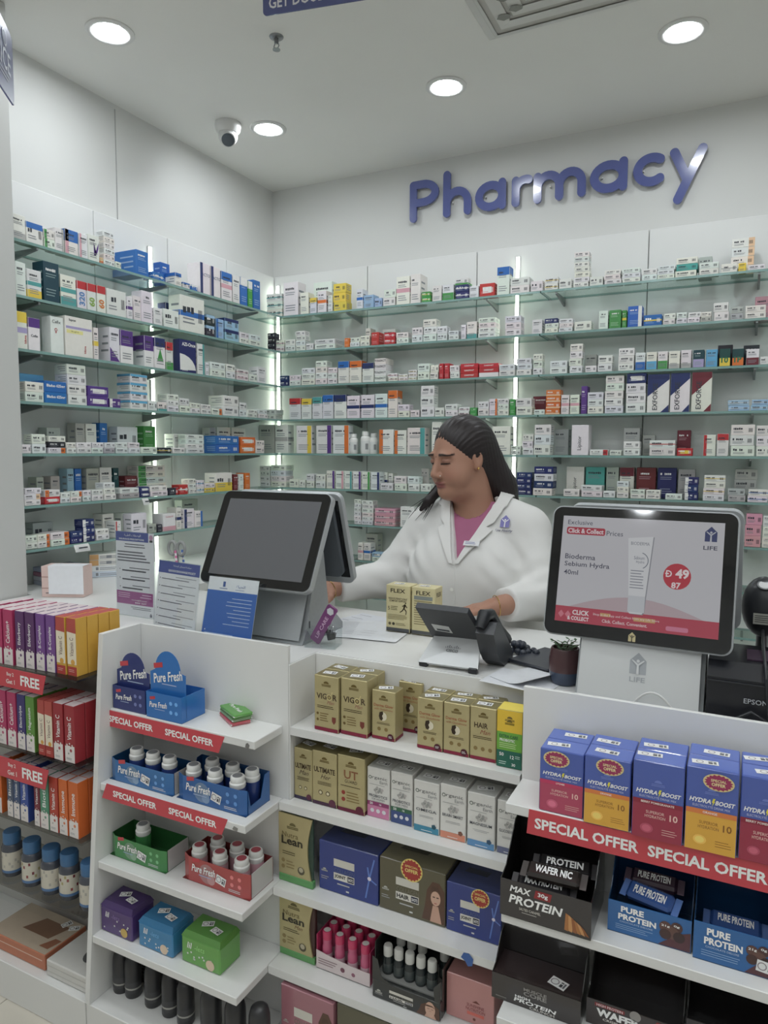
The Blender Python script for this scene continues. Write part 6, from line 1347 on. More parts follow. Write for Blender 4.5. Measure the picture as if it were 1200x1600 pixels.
# desk phone seen from behind
PHG = mat('phone_grey', (58, 60, 64), .4); PHS = mat('phone_silver', (196, 198, 198), .38, .25)
o = thing('desk_phone', 'dark desk phone on a silver foot with its back to the shop', 'phone', (0, 0, 0))
x0, x1 = -.695, -.535
def slab(pts4, th, name, mm):
    a, b, c, d_ = [Vector(p) for p in pts4]; n = (b - a).cross(d_ - a).normalized() * th
    m = MB(); m.add([a, b, c, d_, a + n, b + n, c + n, d_ + n], [(0, 1, 2, 3), (7, 6, 5, 4), (0, 4, 5, 1), (1, 5, 6, 2), (2, 6, 7, 3), (3, 7, 4, 0)]); return m.build(name, mm, o)
fl = [(x0 + .008, 1.545, ZT + .012), (x1 - .002, 1.552, ZT + .012), (x1 - .016, 1.612, 1.098), (x0 + .022, 1.610, 1.092)]
slab(fl, -.006, 'foot_plate', PHS)
for x in (x0 + .02, x1 - .014): MB().cbox(x - .011, x + .011, 1.546, 1.56, ZT + .0008, ZT + .0135, .002).build('rubber_foot', DKPL, o)
fa_, fb_, fd_ = Vector(fl[0]), Vector(fl[1]), Vector(fl[3]); cu = (fb_ - fa_).normalized(); cn = cu.cross(fd_ - fa_).normalized(); cv = cn.cross(cu); cc = (Vector(fl[0]) + Vector(fl[1]) + Vector(fl[2]) + Vector(fl[3])) / 4 + cn * -.0004
lt = MB(); lt.xf = Matrix(((cu.x, -cn.x, cv.x, cc.x), (cu.y, -cn.y, cv.y, cc.y), (cu.z, -cn.z, cv.z, cc.z), (0, 0, 0, 1)))
for i, hh in enumerate((.003, .006, .009, .006, .003, .006, .009, .006, .003)): lt.rect(-.018 + .0045 * i - .0009, -.018 + .0045 * i + .0009, .006, .006 + hh, -.004, (110, 112, 116))
lt.text('CISCO', 0, -.001, -.004, w=.030, h=.0075, col=(100, 102, 106), bold=.03); lt.build('maker_logo', CARTON, o)
tp = [at(652, 941, 1, 1.555), at(733, 950, 1, 1.555)]
slab([(tp[0].x, 1.555, tp[0].z), (tp[1].x, 1.555, tp[1].z), (x1 + .0, 1.66, 1.062), (x0 + .02, 1.66, 1.062)], -.016, 'phone_back', PHG)
sl = Vector(((tp[0].x + x0 + .02) / 2, 0, 0))
pb = lambda u, v: (Vector((tp[0].x, 1.555, tp[0].z)) * (1 - u) + Vector((tp[1].x, 1.555, tp[1].z)) * u) * (1 - v) + (Vector((x0 + .02, 1.66, 1.062)) * (1 - u) + Vector((x1, 1.66, 1.062)) * u) * v
m = MB(); off = Vector((0, -.0094, -.0141)); m.add([pb(.14, .34) + off, pb(.47, .36) + off, pb(.48, .52) + off, pb(.15, .50) + off], [(0, 1, 2, 3)], (206, 208, 208)); off *= 1.03; m.add([pb(.2, .44) + off, pb(.44, .45) + off, pb(.44, .49) + off, pb(.2, .48) + off], [(0, 1, 2, 3)], 'ink'); m.build('rating_label', CARTON, o)
stand_body(o, -.545, -.500, [(1.553, 1.128), (1.575, 1.152), (1.60, 1.148), (1.70, 1.062), (1.712, ZT + .004), (1.640, ZT + .002), (1.61, ZT + .02), (1.585, 1.075)], 'cradle', PHG)
m = MB(); m.tube([(-.535, 1.556, 1.140), (-.530, 1.572, 1.168), (-.526, 1.602, 1.164), (-.521, 1.65, 1.118), (-.518, 1.70, 1.080)], [.012, .017, .015, .0145, .018], 10); m.build('handset', DKPL, o)

# clear box with clips
o = thing('clear_box', 'small clear tray of clips at the corner of the recess', 'tray', (-.985, 1.592, ZT + .0005), math.radians(12))
a, b, hh, t = .043, .030, .045, .0015
m = MB(); m.box(-a, a, -b, b, 0, t); m.box(-a, a, -b, -b + t, t, hh); m.box(-a, a, b - t, b, t, hh); m.box(-a, -a + t, -b + t, b - t, t, hh); m.box(a - t, a, -b + t, b - t, t, hh); m.build('clear_shell', ACR, o)
m = MB(); m.prism(rrect(-.016, .016, -.06, .06, .006, 4), 0, .006, (126, 60, 120)); pr = m.build('lip_balm_card', GLOSSY, None, loc=(-.985, 1.592, ZT + .0585), rot=(.12, .55, .1)); tag(pr, 'purple lip balm card leaning in the clear tray', 'card')
lt = MB(); lt.text('LIP CARE', 0, -.01, -.0006, w=.07, h=.010, col=(214, 170, 206), rot=PI / 2, bold=.02); lt.disc(0, .045, -.0006, .011, (214, 214, 220), 6); lt.build('face_print', GLOSSY, pr)
for k, (dx, dy, rz) in enumerate(((.012, .012, .3), (.028, -.005, -.4))):
    q = thing('binder_clip', ('black binder clip at the back of the clear tray', 'black binder clip at the front of the clear tray')[k], 'clip', (-.985 + dx, 1.592 + dy, ZT + .022), rz, 'black binder clips')
    m = MB(); m.prism([(-.008, .018), (.008, .018), (.002, 0), (-.002, 0)], -.011, .011); m.build('clip_body', DKPL, q)
    for s in (-1, 1):
        m = MB(); m.tube([(s * .007, -.006, .018), (s * .009, -.005, .032), (s * .009, 0, .036), (s * .009, .005, .032), (s * .007, .006, .018)], .0008, 6); m.build('wire_arm', mat('steel', (170, 172, 174), .25, .9), q)

# string of dark beads
o = thing('bead_bracelet', 'heap of dark blue beads beside the phone', 'beads', (-.50, 1.765, ZT + .0005))
BEAD = mat('dark_bead', (44, 50, 62), .3)
rb = random.Random(4)
for i in range(20):
    r = .0095; a = i * 2.4; q = .0105 * math.sqrt(i % 14 + .5); zz = r if i < 14 else r * 2.5
    if i >= 14: q *= .55
    MB().ball((q * math.cos(a) * 1.25, q * math.sin(a) * .8, zz), r, 7).build('bead', BEAD, o)

# flower pot with a succulent
o = thing('flower_pot', 'small brown and blue glazed pot with a sprig, left of the lit till', 'plant pot', (-.343, 1.585, ZT + .0005))
m = MB(); m.lathe([(.026, 0), (.031, .006), (.0345, .03)], n=26, col=(62, 74, 96), cap=True); m.lathe([(.0345, .03), (.035, .055), (.032, .078), (.030, .082)], n=26, col=(86, 58, 60), cap=False); m.lathe([(.030, .082), (.027, .082), (.027, .074)], n=26, col=(80, 56, 56), cap=False); m.build('pot', mat('glaze', rough=.25, attr=True), o)
MB().lathe([(.0005, .0745), (.027, .0745)], n=20, col=(66, 52, 44), cap=False).build('soil', CARTON, o)
ns = 0
for k in range(9):
    a = k * .75; L = .03 + .012 * (k % 3); p1 = Vector((.004 * math.cos(a), .004 * math.sin(a), .074)); p2 = p1 + Vector((L * .55 * math.cos(a), L * .5 * math.sin(a), L * (.35 + .15 * (k % 2))))
    m = MB(); m.tube([p1, (p1 + p2) / 2 + Vector((0, 0, .006)), p2], .0012, 6, col=(84, 90, 66)); m.build('stem', CARTON, o)
    for j in range(4):
        q = p1.lerp(p2, .45 + .18 * j); m = MB(); s = .0085
        dx, dy = math.cos(a + (1.2 if j % 2 else -1.2)), math.sin(a + (1.2 if j % 2 else -1.2)); u = Vector((dx, dy, .35)) * s; n_ = Vector((-dy, dx, 0)) * s * .45
        m.add([q, q + u * .6 + n_, q + u * 1.4, q + u * .6 - n_, q + u * .7 + Vector((0, 0, .0015))], [(0, 1, 4), (1, 2, 4), (2, 3, 4), (3, 0, 4), (0, 3, 2, 1)], (86, 128, 84)); m.build('leaf', CARTON, o)

# receipt printer and scanner at the right
o = thing('receipt_printer', 'black receipt printer beside the lit till', 'printer', (0, 0, 0))
stand_body(o, -.047, .115, [(1.462, ZT + .001), (1.645, ZT + .001), (1.645, 1.150), (1.50, 1.150), (1.468, 1.125)], 'casing', mat('printer_black', (30, 31, 36), .25))
MB().cbox(-.046, .113, 1.462, 1.465, 1.118, 1.120, .0002).build('paper_slot', DKPL, o)
lt = MB(); lt.text('EPSON', .037, 1.088, 1.4608, w=.040, h=.0095, col=(176, 180, 186), bold=.01); lt.build('maker_name', CARTON, o)
m = MB(); m.box(.02, .10, 1.52, 1.60, 1.1505, 1.153, (60, 40, 60)); m.build('top_cover', PLAST, o)
m = MB(); m.cbox(-.05, .03, 0, .05, 0, .045, .001, (150, 44, 92)); m.rect(-.048, .028, .004, .010, -.0004, (206, 196, 196)); q = m.build('pink_packet', CARTON, None, loc=(.05, 1.70, ZT + .105 + .0), rot=(0, 0, 0)); q.location = (.15, 1.66, ZT + .001); tag(q, 'pink packet behind the receipt printer', 'packet')
o = thing('barcode_scanner', 'black barcode scanner with round button standing beside the lit till', 'scanner', (.050, 1.745, ZT + .0005))
SCB = mat('scanner_black', (34, 36, 40), .32)
m = MB(); m.lathe([(.055, 0), (.055, .006), (.02, .014), (.012, .03), (.012, .12), (.02, .135)], n=24); m.build('stand', SCB, o)
m = MB(); n = 14; vs = []; fs = []
prof = [(.0, -.075, .4), (.03, -.07, .8), (.07, -.05, 1.0), (.11, -.02, 1.0), (.135, .0, .8), (.15, .01, .35)]
m.xf = Matrix.Translation((0, -.02, .135)) @ Matrix.Rotation(math.radians(-8), 4, 'X')
m.ball((0, 0, .052), .044, 12, k=(1, .62, 1.5)); m.build('head', SCB, o)
m = MB(); m.xf = Matrix.Translation((0, -.02, .135)) @ Matrix.Rotation(math.radians(-8), 4, 'X'); m.xf = m.xf @ Matrix.Translation((.0, -.0185, .098)) @ Matrix.Rotation(math.radians(-48), 4, 'X'); m.disc(0, 0, -.0035, .012, (206, 206, 206), 18); m.disc(0, 0, -.003, .015, (120, 122, 124), 18); m.build('button', PLAST, o)
m = MB(); m.xf = Matrix.Translation((0, -.02, .135)) @ Matrix.Rotation(math.radians(4), 4, 'X'); m.rect(-.02, .022, .022, .046, -.0295, (170, 170, 160)); m.lines(-.017, .018, .025, .043, -.0300, 4, (60, 60, 62)); m.build('rating_label', CARTON, o)
m = MB(); m.tube([(.05, 1.70, 1.172), (.048, 1.60, 1.168), (.05, 1.485, 1.156), (.052, 1.445, 1.138), (.056, 1.442, 1.09), (.058, 1.442, 1.06), (.03, 1.441, ZT + .045), (-.02, 1.440, ZT + .012)], .0028, 8); tag(m.build('scanner_cable', SCB), 'thin dark cable hanging down the printer front', 'cable')

# ------------------------------------------------------------------ the pharmacist
def v3(*a): return np.array(a, dtype=np.float64)
def s_ell(P, c, r):
    q = (P - c) / r; k0 = np.sqrt((q * q).sum(1)) + 1e-9; k1 = np.sqrt(((q / r) ** 2).sum(1)) + 1e-9
    return k0 * (k0 - 1) / k1
def s_cap(P, a, b, ra, rb):
    ab = b - a; t = np.clip(((P - a) @ ab) / (ab @ ab), 0, 1); d = P - a - t[:, None] * ab
    return np.sqrt((d * d).sum(1)) - (ra + (rb - ra) * t)
def smin(a, b, k):
    h = np.clip(.5 + .5 * (b - a) / k, 0, 1); return b * (1 - h) + a * h - k * h * (1 - h)
def smax(a, b, k): return -smin(-a, -b, k)
def mesh_sdf(f, lo, hi, h, n=24):
    lo = np.array(lo); nb = np.ceil((np.array(hi) - lo) / (h * n)).astype(int)
    I = np.stack(np.meshgrid(*[np.arange(k) for k in nb], indexing='ij'), -1).reshape(-1, 3)
    cen = lo + (I + .5) * n * h; keep = np.abs(f(cen)) < n * h * .87 + .03; I = I[keep]
    g = np.stack(np.meshgrid(*[np.arange(n + 1)] * 3, indexing='ij'), -1).reshape(-1, 3)
    BIG = 4096; cid, cpos, eid = [], [], []
    key = lambda q: (q[:, 0].astype(np.int64) * BIG + q[:, 1]) * BIG + q[:, 2]
    for b in I:
        base = b * n; P = lo + (base + g) * h; F = f(P).reshape(n + 1, n + 1, n + 1)
        S = F < 0
        if S.all() or not S.any(): continue
        cs = [S[i:n + i, j:n + j, k:n + k] for i in (0, 1) for j in (0, 1) for k in (0, 1)]
        cnt = sum(c.astype(int) for c in cs); cr = np.argwhere((cnt > 0) & (cnt < 8))
        acc = np.zeros((len(cr), 3)); num = np.zeros(len(cr))
        for a in range(3):
            o1, o2 = [x for x in range(3) if x != a]
            for u in (0, 1):
                for w_ in (0, 1):
                    p = cr.copy(); p[:, o1] += u; p[:, o2] += w_; q = p.copy(); q[:, a] += 1
                    fa = F[p[:, 0], p[:, 1], p[:, 2]]; fb = F[q[:, 0], q[:, 1], q[:, 2]]; c = (fa < 0) != (fb < 0)
                    t = np.where(c, fa / np.where(c, fa - fb, 1), 0); e = p.astype(float); e[:, a] += t
                    acc += np.where(c[:, None], e, 0); num += c
        cpos.append(lo + (base + acc / num[:, None]) * h); cid.append(key(base + cr))
        for a in range(3):
            sl = [slice(0, n)] * 3; s2 = [slice(0, n)] * 3; s2[a] = slice(1, n + 1)
            A, B = S[tuple(sl)], S[tuple(s2)]; e = np.argwhere(A != B)
            eid.append(np.column_stack([base + e, np.full(len(e), a), A[e[:, 0], e[:, 1], e[:, 2]].astype(int)]))
    cid = np.concatenate(cid); cpos = np.concatenate(cpos); cid, ix = np.unique(cid, return_index=True); cpos = cpos[ix]
    E = np.concatenate(eid); quads = []
    for a in range(3):
        e = E[E[:, 3] == a]; o1, o2 = (a + 1) % 3, (a + 2) % 3; qs = []
        for u, w_ in ((-1, -1), (0, -1), (0, 0), (-1, 0)):
            c = e[:, :3].copy(); c[:, o1] += u; c[:, o2] += w_; k = key(c); j = np.searchsorted(cid, k); j = np.clip(j, 0, len(cid) - 1); qs.append(np.where(cid[j] == k, j, -1))
        q = np.column_stack(qs); fl = e[:, 4] == 0; q[fl] = q[fl][:, ::-1]; quads.append(q[(q >= 0).all(1)])
    return cpos, np.concatenate(quads)
def sdf_obj(name, f, lo, hi, h, material, parent=None, paint=None):
    V_, Q = mesh_sdf(f, lo, hi, h); me = bpy.data.meshes.new(name); me.from_pydata(V_.tolist(), [], Q.tolist()); me.materials.append(material)
    me.polygons.foreach_set('use_smooth', np.ones(len(Q), bool))
    if paint is not None:
        c = paint(V_); ca = me.color_attributes.new('Col', 'FLOAT_COLOR', 'POINT'); ca.data.foreach_set('color', np.column_stack([c, np.ones(len(c))]).astype(np.float32).ravel())
    me.update(); o = bpy.data.objects.new(name, me); COL.objects.link(o)
    if parent is not None: o.parent = parent
    return o
HC = v3(-.836, 2.200, 1.531)                   # head centre
fa = math.radians(239.5); tilt = math.radians(11)
fh = v3(math.cos(fa), math.sin(fa), 0); lf = v3(-fh[1], fh[0], 0)
fy = fh * math.cos(tilt) + v3(0, 0, -math.sin(tilt)); uz = np.cross(lf, -fy); uz /= np.linalg.norm(uz)
HM = np.stack([lf, -fy, uz])                   # rows: her left, back, up
def hl(P): return (P - HC) @ HM.T
def hw(*a): return HC + v3(*a) @ HM
NB = v3(-.80, 2.255, 1.335)
SHL, ELL, WRL = v3(-.618, 2.255, 1.285), v3(-.545, 2.15, 1.100), v3(-.615, 1.985, 1.103)
SHR, ELR, WRR = v3(-.985, 2.275, 1.275), v3(-1.085, 2.195, 1.112), v3(-1.205, 2.01, 1.096)
def sd_head(P):
    q = hl(P)
    d = s_ell(q, v3(0, .016, .030), v3(.076, .096, .098))
    d = smin(d, s_ell(q, v3(0, -.030, -.030), v3(.067, .066, .088)), .03)
    ax = np.abs(q[:, 0]); qa = np.column_stack([ax, q[:, 1], q[:, 2]])
    d = smin(d, s_ell(qa, v3(.036, -.048, -.050), v3(.036, .036, .040)), .025)          # cheeks
    d = smin(d, s_ell(q, v3(0, -.072, -.098), v3(.028, .026, .023)), .022)               # chin
    d = smin(d, s_ell(q, v3(0, -.020, -.105), v3(.052, .058, .032)), .03)                # under chin
    d = smin(d, s_ell(qa, v3(.030, -.080, .024), v3(.026, .014, .008)), .014)            # brow ridge
    d = smax(d, -s_ell(qa, v3(.033, -.106, .004), v3(.019, .022, .012)), .012)           # eye hollow
    d = smin(d, s_ell(qa, v3(.031, -.0775, .003), v3(.0165, .0150, .0125)), .004)        # lids
    d = smin(d, s_cap(q, v3(0, -.088, .010), v3(0, -.112, -.034), .0075, .0120), .012)   # nose
    d = smin(d, s_ell(qa, v3(.011, -.101, -.040), v3(.0085, .012, .0085)), .006)
    d = smin(d, s_ell(q, v3(0, -.0905, -.0655), v3(.024, .014, .0062)), .006)            # lips
    d = smin(d, s_ell(q, v3(0, -.0885, -.0775), v3(.020, .014, .0072)), .006)
    d = smax(d, -s_ell(q, v3(0, -.107, -.0712), v3(.026, .012, .0012)), .002)
    e = s_ell(qa, v3(.077, .012, -.004), v3(.009, .020, .033)); e = smax(e, -s_ell(qa, v3(.087, .008, .002), v3(.008, .011, .020)), .006)
    e = smin(e, s_ell(qa, v3(.077, .004, -.032), v3(.007, .010, .011)), .008)
    return smin(d, e, .006)
def hand(P, W0, tipdir, up, curl):
    """palm and five jointed fingers from the wrist W0"""
    t = tipdir / np.linalg.norm(tipdir); s = np.cross(up, t); s /= np.linalg.norm(s); n = np.cross(t, s)
    d = s_cap(P, W0 - t * .02, W0 + t * .03, .026, .024)
    for k in (-1, 0, 1): d = smin(d, s_cap(P, W0 + t * .02 + s * .010 * k, W0 + t * .080 + s * .021 * k, .016, .0125), .014)
    for k, (u, L) in enumerate(((-1.45, .062), (-.48, .074), (.48, .078), (1.4, .070))):
        b = W0 + t * .082 + s * .0185 * u; m1 = b + (t * math.cos(curl * .5) - n * math.sin(curl * .5)) * L * .45; m2 = m1 + (t * math.cos(curl) - n * math.sin(curl)) * L * .32; m3 = m2 + (t * math.cos(curl * 1.5) - n * math.sin(curl * 1.5)) * L * .25
        for a, c, ra, rb in ((b, m1, .0098, .0088), (m1, m2, .0088, .0080), (m2, m3, .0080, .0070)): d = smin(d, s_cap(P, a, c, ra, rb), .004)
    return d, t, s, n
def thumb(P, d, W0, t, s, n, side):
    b = W0 + t * .028 + s * .026 * side; m1 = b + (t * .6 + s * .75 * side - n * .25) * .035; m2 = m1 + (t * .9 + s * .3 * side - n * .3) * .028
    d = smin(d, s_cap(P, b - t * .01 - s * .012 * side, m1, .014, .0105), .010); return smin(d, s_cap(P, m1, m2, .0105, .0085), .005)
TR_, TL_ = v3(-.42, -.88, -.22), v3(-.72, -.60, -.10)
def sd_body(P):
    d = np.full(len(P), 1e3)
    def use(c, r):
        return np.sqrt(((P - c) ** 2).sum(1)).min() < r + .12
    if use(HC, .16): d = sd_head(P)
    if use(NB, .22):
        d = smin(d, s_cap(P, hw(0, .030, -.055), NB + v3(0, .01, 0), .060, .070), .03)
        d = smin(d, s_ell(P, v3(-.80, 2.265, 1.20), v3(.165, .085, .16)), .05)
    elif use(v3(-.80, 2.245, 1.10), .28): d = smin(d, s_ell(P, v3(-.80, 2.265, 1.20), v3(.165, .085, .16)), .05)
    for S, E_, W_, T_, sd in ((SHL, ELL, WRL, TL_, 1), (SHR, ELR, WRR, TR_, -1)):
        if use((S + E_) / 2, .16): d = smin(d, s_cap(P, v3(S[0] * .8 + NB[0] * .2, S[1], S[2]), E_, .048, .042), .03)
        if use((E_ + W_) / 2, .16): d = smin(d, s_cap(P, E_, W_, .042, .029), .02)
        if use(W_ + T_ * .08, .12):
            hd, t, s, n = hand(P, W_, T_, v3(0, 0, 1), .30); hd = thumb(P, hd, W_, t, s, n, -sd); d = smin(d, hd, .012)
    return d
SKIN = mat('skin', rough=.5, attr=True, spec=.35)
SKIN.node_tree.nodes['Principled BSDF'].inputs['Subsurface Weight'].default_value = .08
SKIN.node_tree.nodes['Principled BSDF'].inputs['Subsurface Radius'].default_value = (.012, .005, .003)
def paint_skin(V_):
    c = np.tile(np.array(srgb((172, 126, 104))[:3]), (len(V_), 1)); q = hl(V_); ax = np.abs(q[:, 0])
    def mix(mask, col):
        m_ = np.clip(mask, 0, 1)[:, None]; c[:] = c * (1 - m_) + np.array(srgb(col)[:3]) * m_
    front = q[:, 1] < -.06
    mix((1 - np.maximum(np.abs((q[:, 2] + .0715) / .0125), np.abs(q[:, 0] / .0265)) ** 2.0) * 1.6 * front, (142, 84, 80))
    mix(np.clip(1 - np.sqrt(((ax - .033) / .026) ** 2 + ((q[:, 2] - .004) / .016) ** 2), 0, 1) * .8 * front, (128, 88, 76))
    br = .026 - .16 * np.clip(ax - .034, 0, 1); mix((1 - np.abs((q[:, 2] - br) / (.0046 - .05 * np.clip(ax - .03, 0, .05)))) * 3 * front * (ax > .013) * (ax < .058), (48, 36, 34))
    lash = -.0035 - .10 * np.clip(np.abs(ax - .031) - .008, 0, 1); mix((1 - np.abs((q[:, 2] - lash) / .0032)) * 2.5 * front * (ax > .016) * (ax < .048), (44, 32, 32))
    mix(np.clip(1 - np.sqrt(((ax - .045) / .03) ** 2 + ((q[:, 2] + .04) / .03) ** 2), 0, 1) * .35 * front, (176, 112, 98))
    mix(np.clip(1 - np.sqrt((q[:, 0] / .0022) ** 2 + ((q[:, 2] - .020) / .0022) ** 2), 0, 1) * 3 * front, (70, 36, 40))
    return c
person = sdf_obj('person', sd_body, (-1.36, 1.80, 1.0), (-.42, 2.42, 1.66), .003, SKIN, None, paint_skin)
tag(person, 'pharmacist in white coat over pink top, long dark hair, working behind the counter', 'person')

# clothing
def sd_torso(P, o):
    d = s_ell(P, v3(-.80, 2.265, 1.165), v3(.205, .135, .215) + o)
    d = smin(d, s_ell(P, v3(-.80, 2.26, .95), v3(.235, .175, .25) + o), .10)
    d = smin(d, s_ell(P, v3(-.88, 2.155, 1.155), v3(.088, .078, .088) + o), .07); d = smin(d, s_ell(P, v3(-.72, 2.155, 1.155), v3(.088, .078, .088) + o), .07)
    d = smin(d, s_cap(P, v3(-.86, 2.285, 1.345), SHR + v3(.012, .005, .012), .058 + o, .066 + o), .05); d = smin(d, s_cap(P, v3(-.74, 2.285, 1.345), SHL + v3(-.012, .005, .015), .058 + o, .068 + o), .05)
    return d
CX0, CZ0 = -.800, 1.205                         # foot of the neckline
def vneck(P):
    """>0 inside the V opening"""
    z = P[:, 2] - CZ0; w = np.clip(z, 0, 1) * .42 + .001; w = np.minimum(w, .072)
    return np.minimum(np.minimum(w - np.abs(P[:, 0] - CX0 - z * .05), z), 2.27 - P[:, 1])
def sd_coat(P):
    d = sd_torso(P, .012)
    for S, E_, W_, r in ((SHL, ELL, WRL, (.074, .066, .050)), (SHR, ELR, WRR, (.074, .066, .050))):
        d = smin(d, s_cap(P, S, E_, r[0], r[1]), .022); c = W_ + (E_ - W_) * .10
        d = smin(d, s_cap(P, E_, c, r[1], r[2]), .03)
        t = (W_ - E_) / np.linalg.norm(W_ - E_); cut = (P - (W_ + (E_ - W_) * .08)) @ t
        near = np.sqrt(((P - W_) ** 2).sum(1)) < .10
        d = np.where(near, smax(d, cut, .006), d)
        k = np.exp(-((P - E_) ** 2).sum(1) / .012); u = (P - S) @ ((E_ - S) / np.linalg.norm(E_ - S))
        d = d - k * .0045 * np.sin(u * 95 + P[:, 0] * 40) - .5 * k * .004 * np.sin(P[:, 2] * 120 + P[:, 0] * 60)
    d = d + .0035 * np.sin(P[:, 0] * 34 + 1.5 * np.sin(P[:, 2] * 9)) * np.clip((1.12 - P[:, 2]) * 6, 0, 1)
    ap = np.exp(-((P[:, 0] + .635) ** 2 + (P[:, 2] - 1.20) ** 2) / .006) + np.exp(-((P[:, 0] + .965) ** 2 + (P[:, 2] - 1.19) ** 2) / .006)
    d = d + ap * .0035 * np.sin((P[:, 0] * 1.0 + P[:, 2]) * 85)
    d = smax(d, vneck(P), .004)
    d = smax(d, P[:, 2] - 1.405 - .1 * np.abs(P[:, 1] - 2.3), .01)
    d = np.maximum(d, -s_cap(P, hw(0, .03, -.06), NB + v3(0, .01, 0), .064, .074))
    return d
COATM = mat('white_coat_cotton', (218, 217, 214), .75, bump=.08, nscale=400)
coat = sdf_obj('white_coat', sd_coat, (-1.36, 1.85, .66), (-.40, 2.52, 1.46), .0055, COATM, person)
def sd_shirt(P):
    d = sd_torso(P, -.004); d = smax(d, -s_ell(P, v3(-.80, 2.16, 1.400), v3(.070, .11, .062)), .006)
    d = np.maximum(d, -s_cap(P, hw(0, .03, -.06), NB, .055, .066)); d = np.maximum(d, np.abs(P[:, 0] + .79) - .14); d = np.maximum(d, P[:, 1] - 2.25); return np.maximum(d, 1.12 - P[:, 2])
sdf_obj('pink_top', sd_shirt, (-.96, 2.02, 1.10), (-.62, 2.30, 1.46), .005, mat('pink_cotton', (172, 98, 132), .8, bump=.05, nscale=300), person)
def project(f, P, off, it=12):
    P = np.array(P, dtype=float); e = 1e-3
    for _ in range(it):
        d = f(P); g = np.column_stack([(f(P + v3(*(e * np.eye(3)[i]))) - d) / e for i in range(3)]); g /= np.linalg.norm(g, axis=1)[:, None] + 1e-9; P = P - ((d - off)[:, None]) * g * .8
    return P, g
def sd_base(P):
    d = sd_torso(P, .012)
    for S, E_ in ((SHL, ELL), (SHR, ELR)): d = smin(d, s_cap(P, S, E_, .074, .066), .045)
    return d
def lapel(side):
    """one half of the collar: from the foot of the V up to the side of the neck and round to the nape"""
    rows = []; N = 26
    for i in range(N + 1):
        t = i / N
        if t < .62:
            u = t / .62; x = side * (.004 + .42 * .175 * u * (1 if u < 1 else 1)); z = CZ0 - .004 + .185 * u; x = CX0 + min(abs(x), .074) * side + (z - CZ0) * .05; y = 2.06 + .13 * u
            w = .012 + .042 * min(1, u * 1.7) if u < .66 else (.034 + .006 * (u - .66)); 
            if .62 < u < .70: w = .024
            rows.append(((x, y, z), (side * .95, .05, .18 if u < .66 else -.25), w))
        else:
            u = (t - .62) / .38; a = u * PI / 2; x = CX0 + .01 + side * .082 * math.cos(a); y = 2.20 + .155 * math.sin(a) * .9; z = 1.388 + .022 * math.sin(a)
            rows.append(((x, y, z), (side * math.cos(a) * .8, math.sin(a) * .8, -.75), .046))
    vs = []; fs = []
    for (p, d, w) in rows:
        dn = np.array(d) / np.linalg.norm(d)
        for k in range(5): vs.append(np.array(p) + dn * w * k / 4)
    A, _g = project(sd_base, vs, .0105)
    n = len(A); top = A; bot, _ = project(sd_base, A, .006, 4)
    # lift the fold a little near the inner edge
    fs = []
    for i in range(N):
        for k in range(4):
            q = (i * 5 + k, i * 5 + k + 1, (i + 1) * 5 + k + 1, (i + 1) * 5 + k); fs.append(q if side > 0 else q[::-1])
    allv = np.concatenate([top, bot]); f2 = list(fs) + [tuple(n + j for j in q[::-1]) for q in fs]
    for i in range(N):
        for k in (0, 4):
            a, b = i * 5 + k, (i + 1) * 5 + k; f2.append((a, b, b + n, a + n) if (k == 0) == (side > 0) else (b, a, a + n, b + n))
    me = bpy.data.meshes.new('lapel'); me.from_pydata(allv.tolist(), [], f2); me.materials.append(COATM); me.polygons.foreach_set('use_smooth', np.ones(len(f2), bool)); me.update(); me.set_sharp_from_angle(angle=math.radians(50))
    o = bpy.data.objects.new('lapel', me); COL.objects.link(o); o.parent = person
    return o
lapel(1); lapel(-1)
def on_coat(x, z, f, name, material, w, build, yaw_extra=0.0, off=.003):
    q_ = np.array([[x, 1.90, z]])
    for _ in range(40): q_[:, 1] += (sd_coat(q_) - off) * .7
    e_ = 2e-3; g_ = np.array([(sd_base(q_ + v3(*(e_ * np.eye(3)[i]))) - sd_base(q_ - v3(*(e_ * np.eye(3)[i]))))[0] for i in range(3)]); p, n = q_[0], g_ / np.linalg.norm(g_); up = v3(0, 0, 1) - n * n[2]; up /= np.linalg.norm(up); r = np.cross(-n, up); r = np.cross(up, n)
    m = MB(); m.xf = Matrix(((r[0], -n[0], up[0], p[0]), (r[1], -n[1], up[1], p[1]), (r[2], -n[2], up[2], p[2]), (0, 0, 0, 1)))
    build(m); return m.build(name, material, person)
def b_emblem(m):
    house_logo(m, 0, .014, .030, -.002, (124, 120, 190), (226, 226, 228)); m.text('Live Healthy', 0, -.016, -.002, w=.058, h=.011, col=(60, 60, 96), shear=.4, bold=.02)
on_coat(-.670, 1.315, None, 'coat_emblem', CARTON, .05, b_emblem, off=.004)
def b_badge(m):
    m.cbox(-.026, .026, -.004, -.001, -.009, .009, .0008, (226, 226, 228)); m.lines(-.020, .02, -.005, .006, -.0046, 2, (110, 120, 170))
on_coat(-.752, 1.262, None, 'name_badge', GLOSSY, .05, b_badge, off=.014)
pts, g = project(sd_coat, [(CX0 + .006 * math.sin(i * .7), 2.02, CZ0 - .002 - .03 * i) for i in range(14)], .0006)
m = MB(); m.tube([tuple(p) for p in pts], .0016, 6); m.build('front_placket', COATM, person)
for i in (3, 8):
    m = MB(); m.xf = Matrix.Translation(tuple(pts[i] + v3(-.012, -.001, 0))); m.disc(0, 0, -.002, .006, (222, 222, 216), 14); m.build('coat_button', PLAST, person)

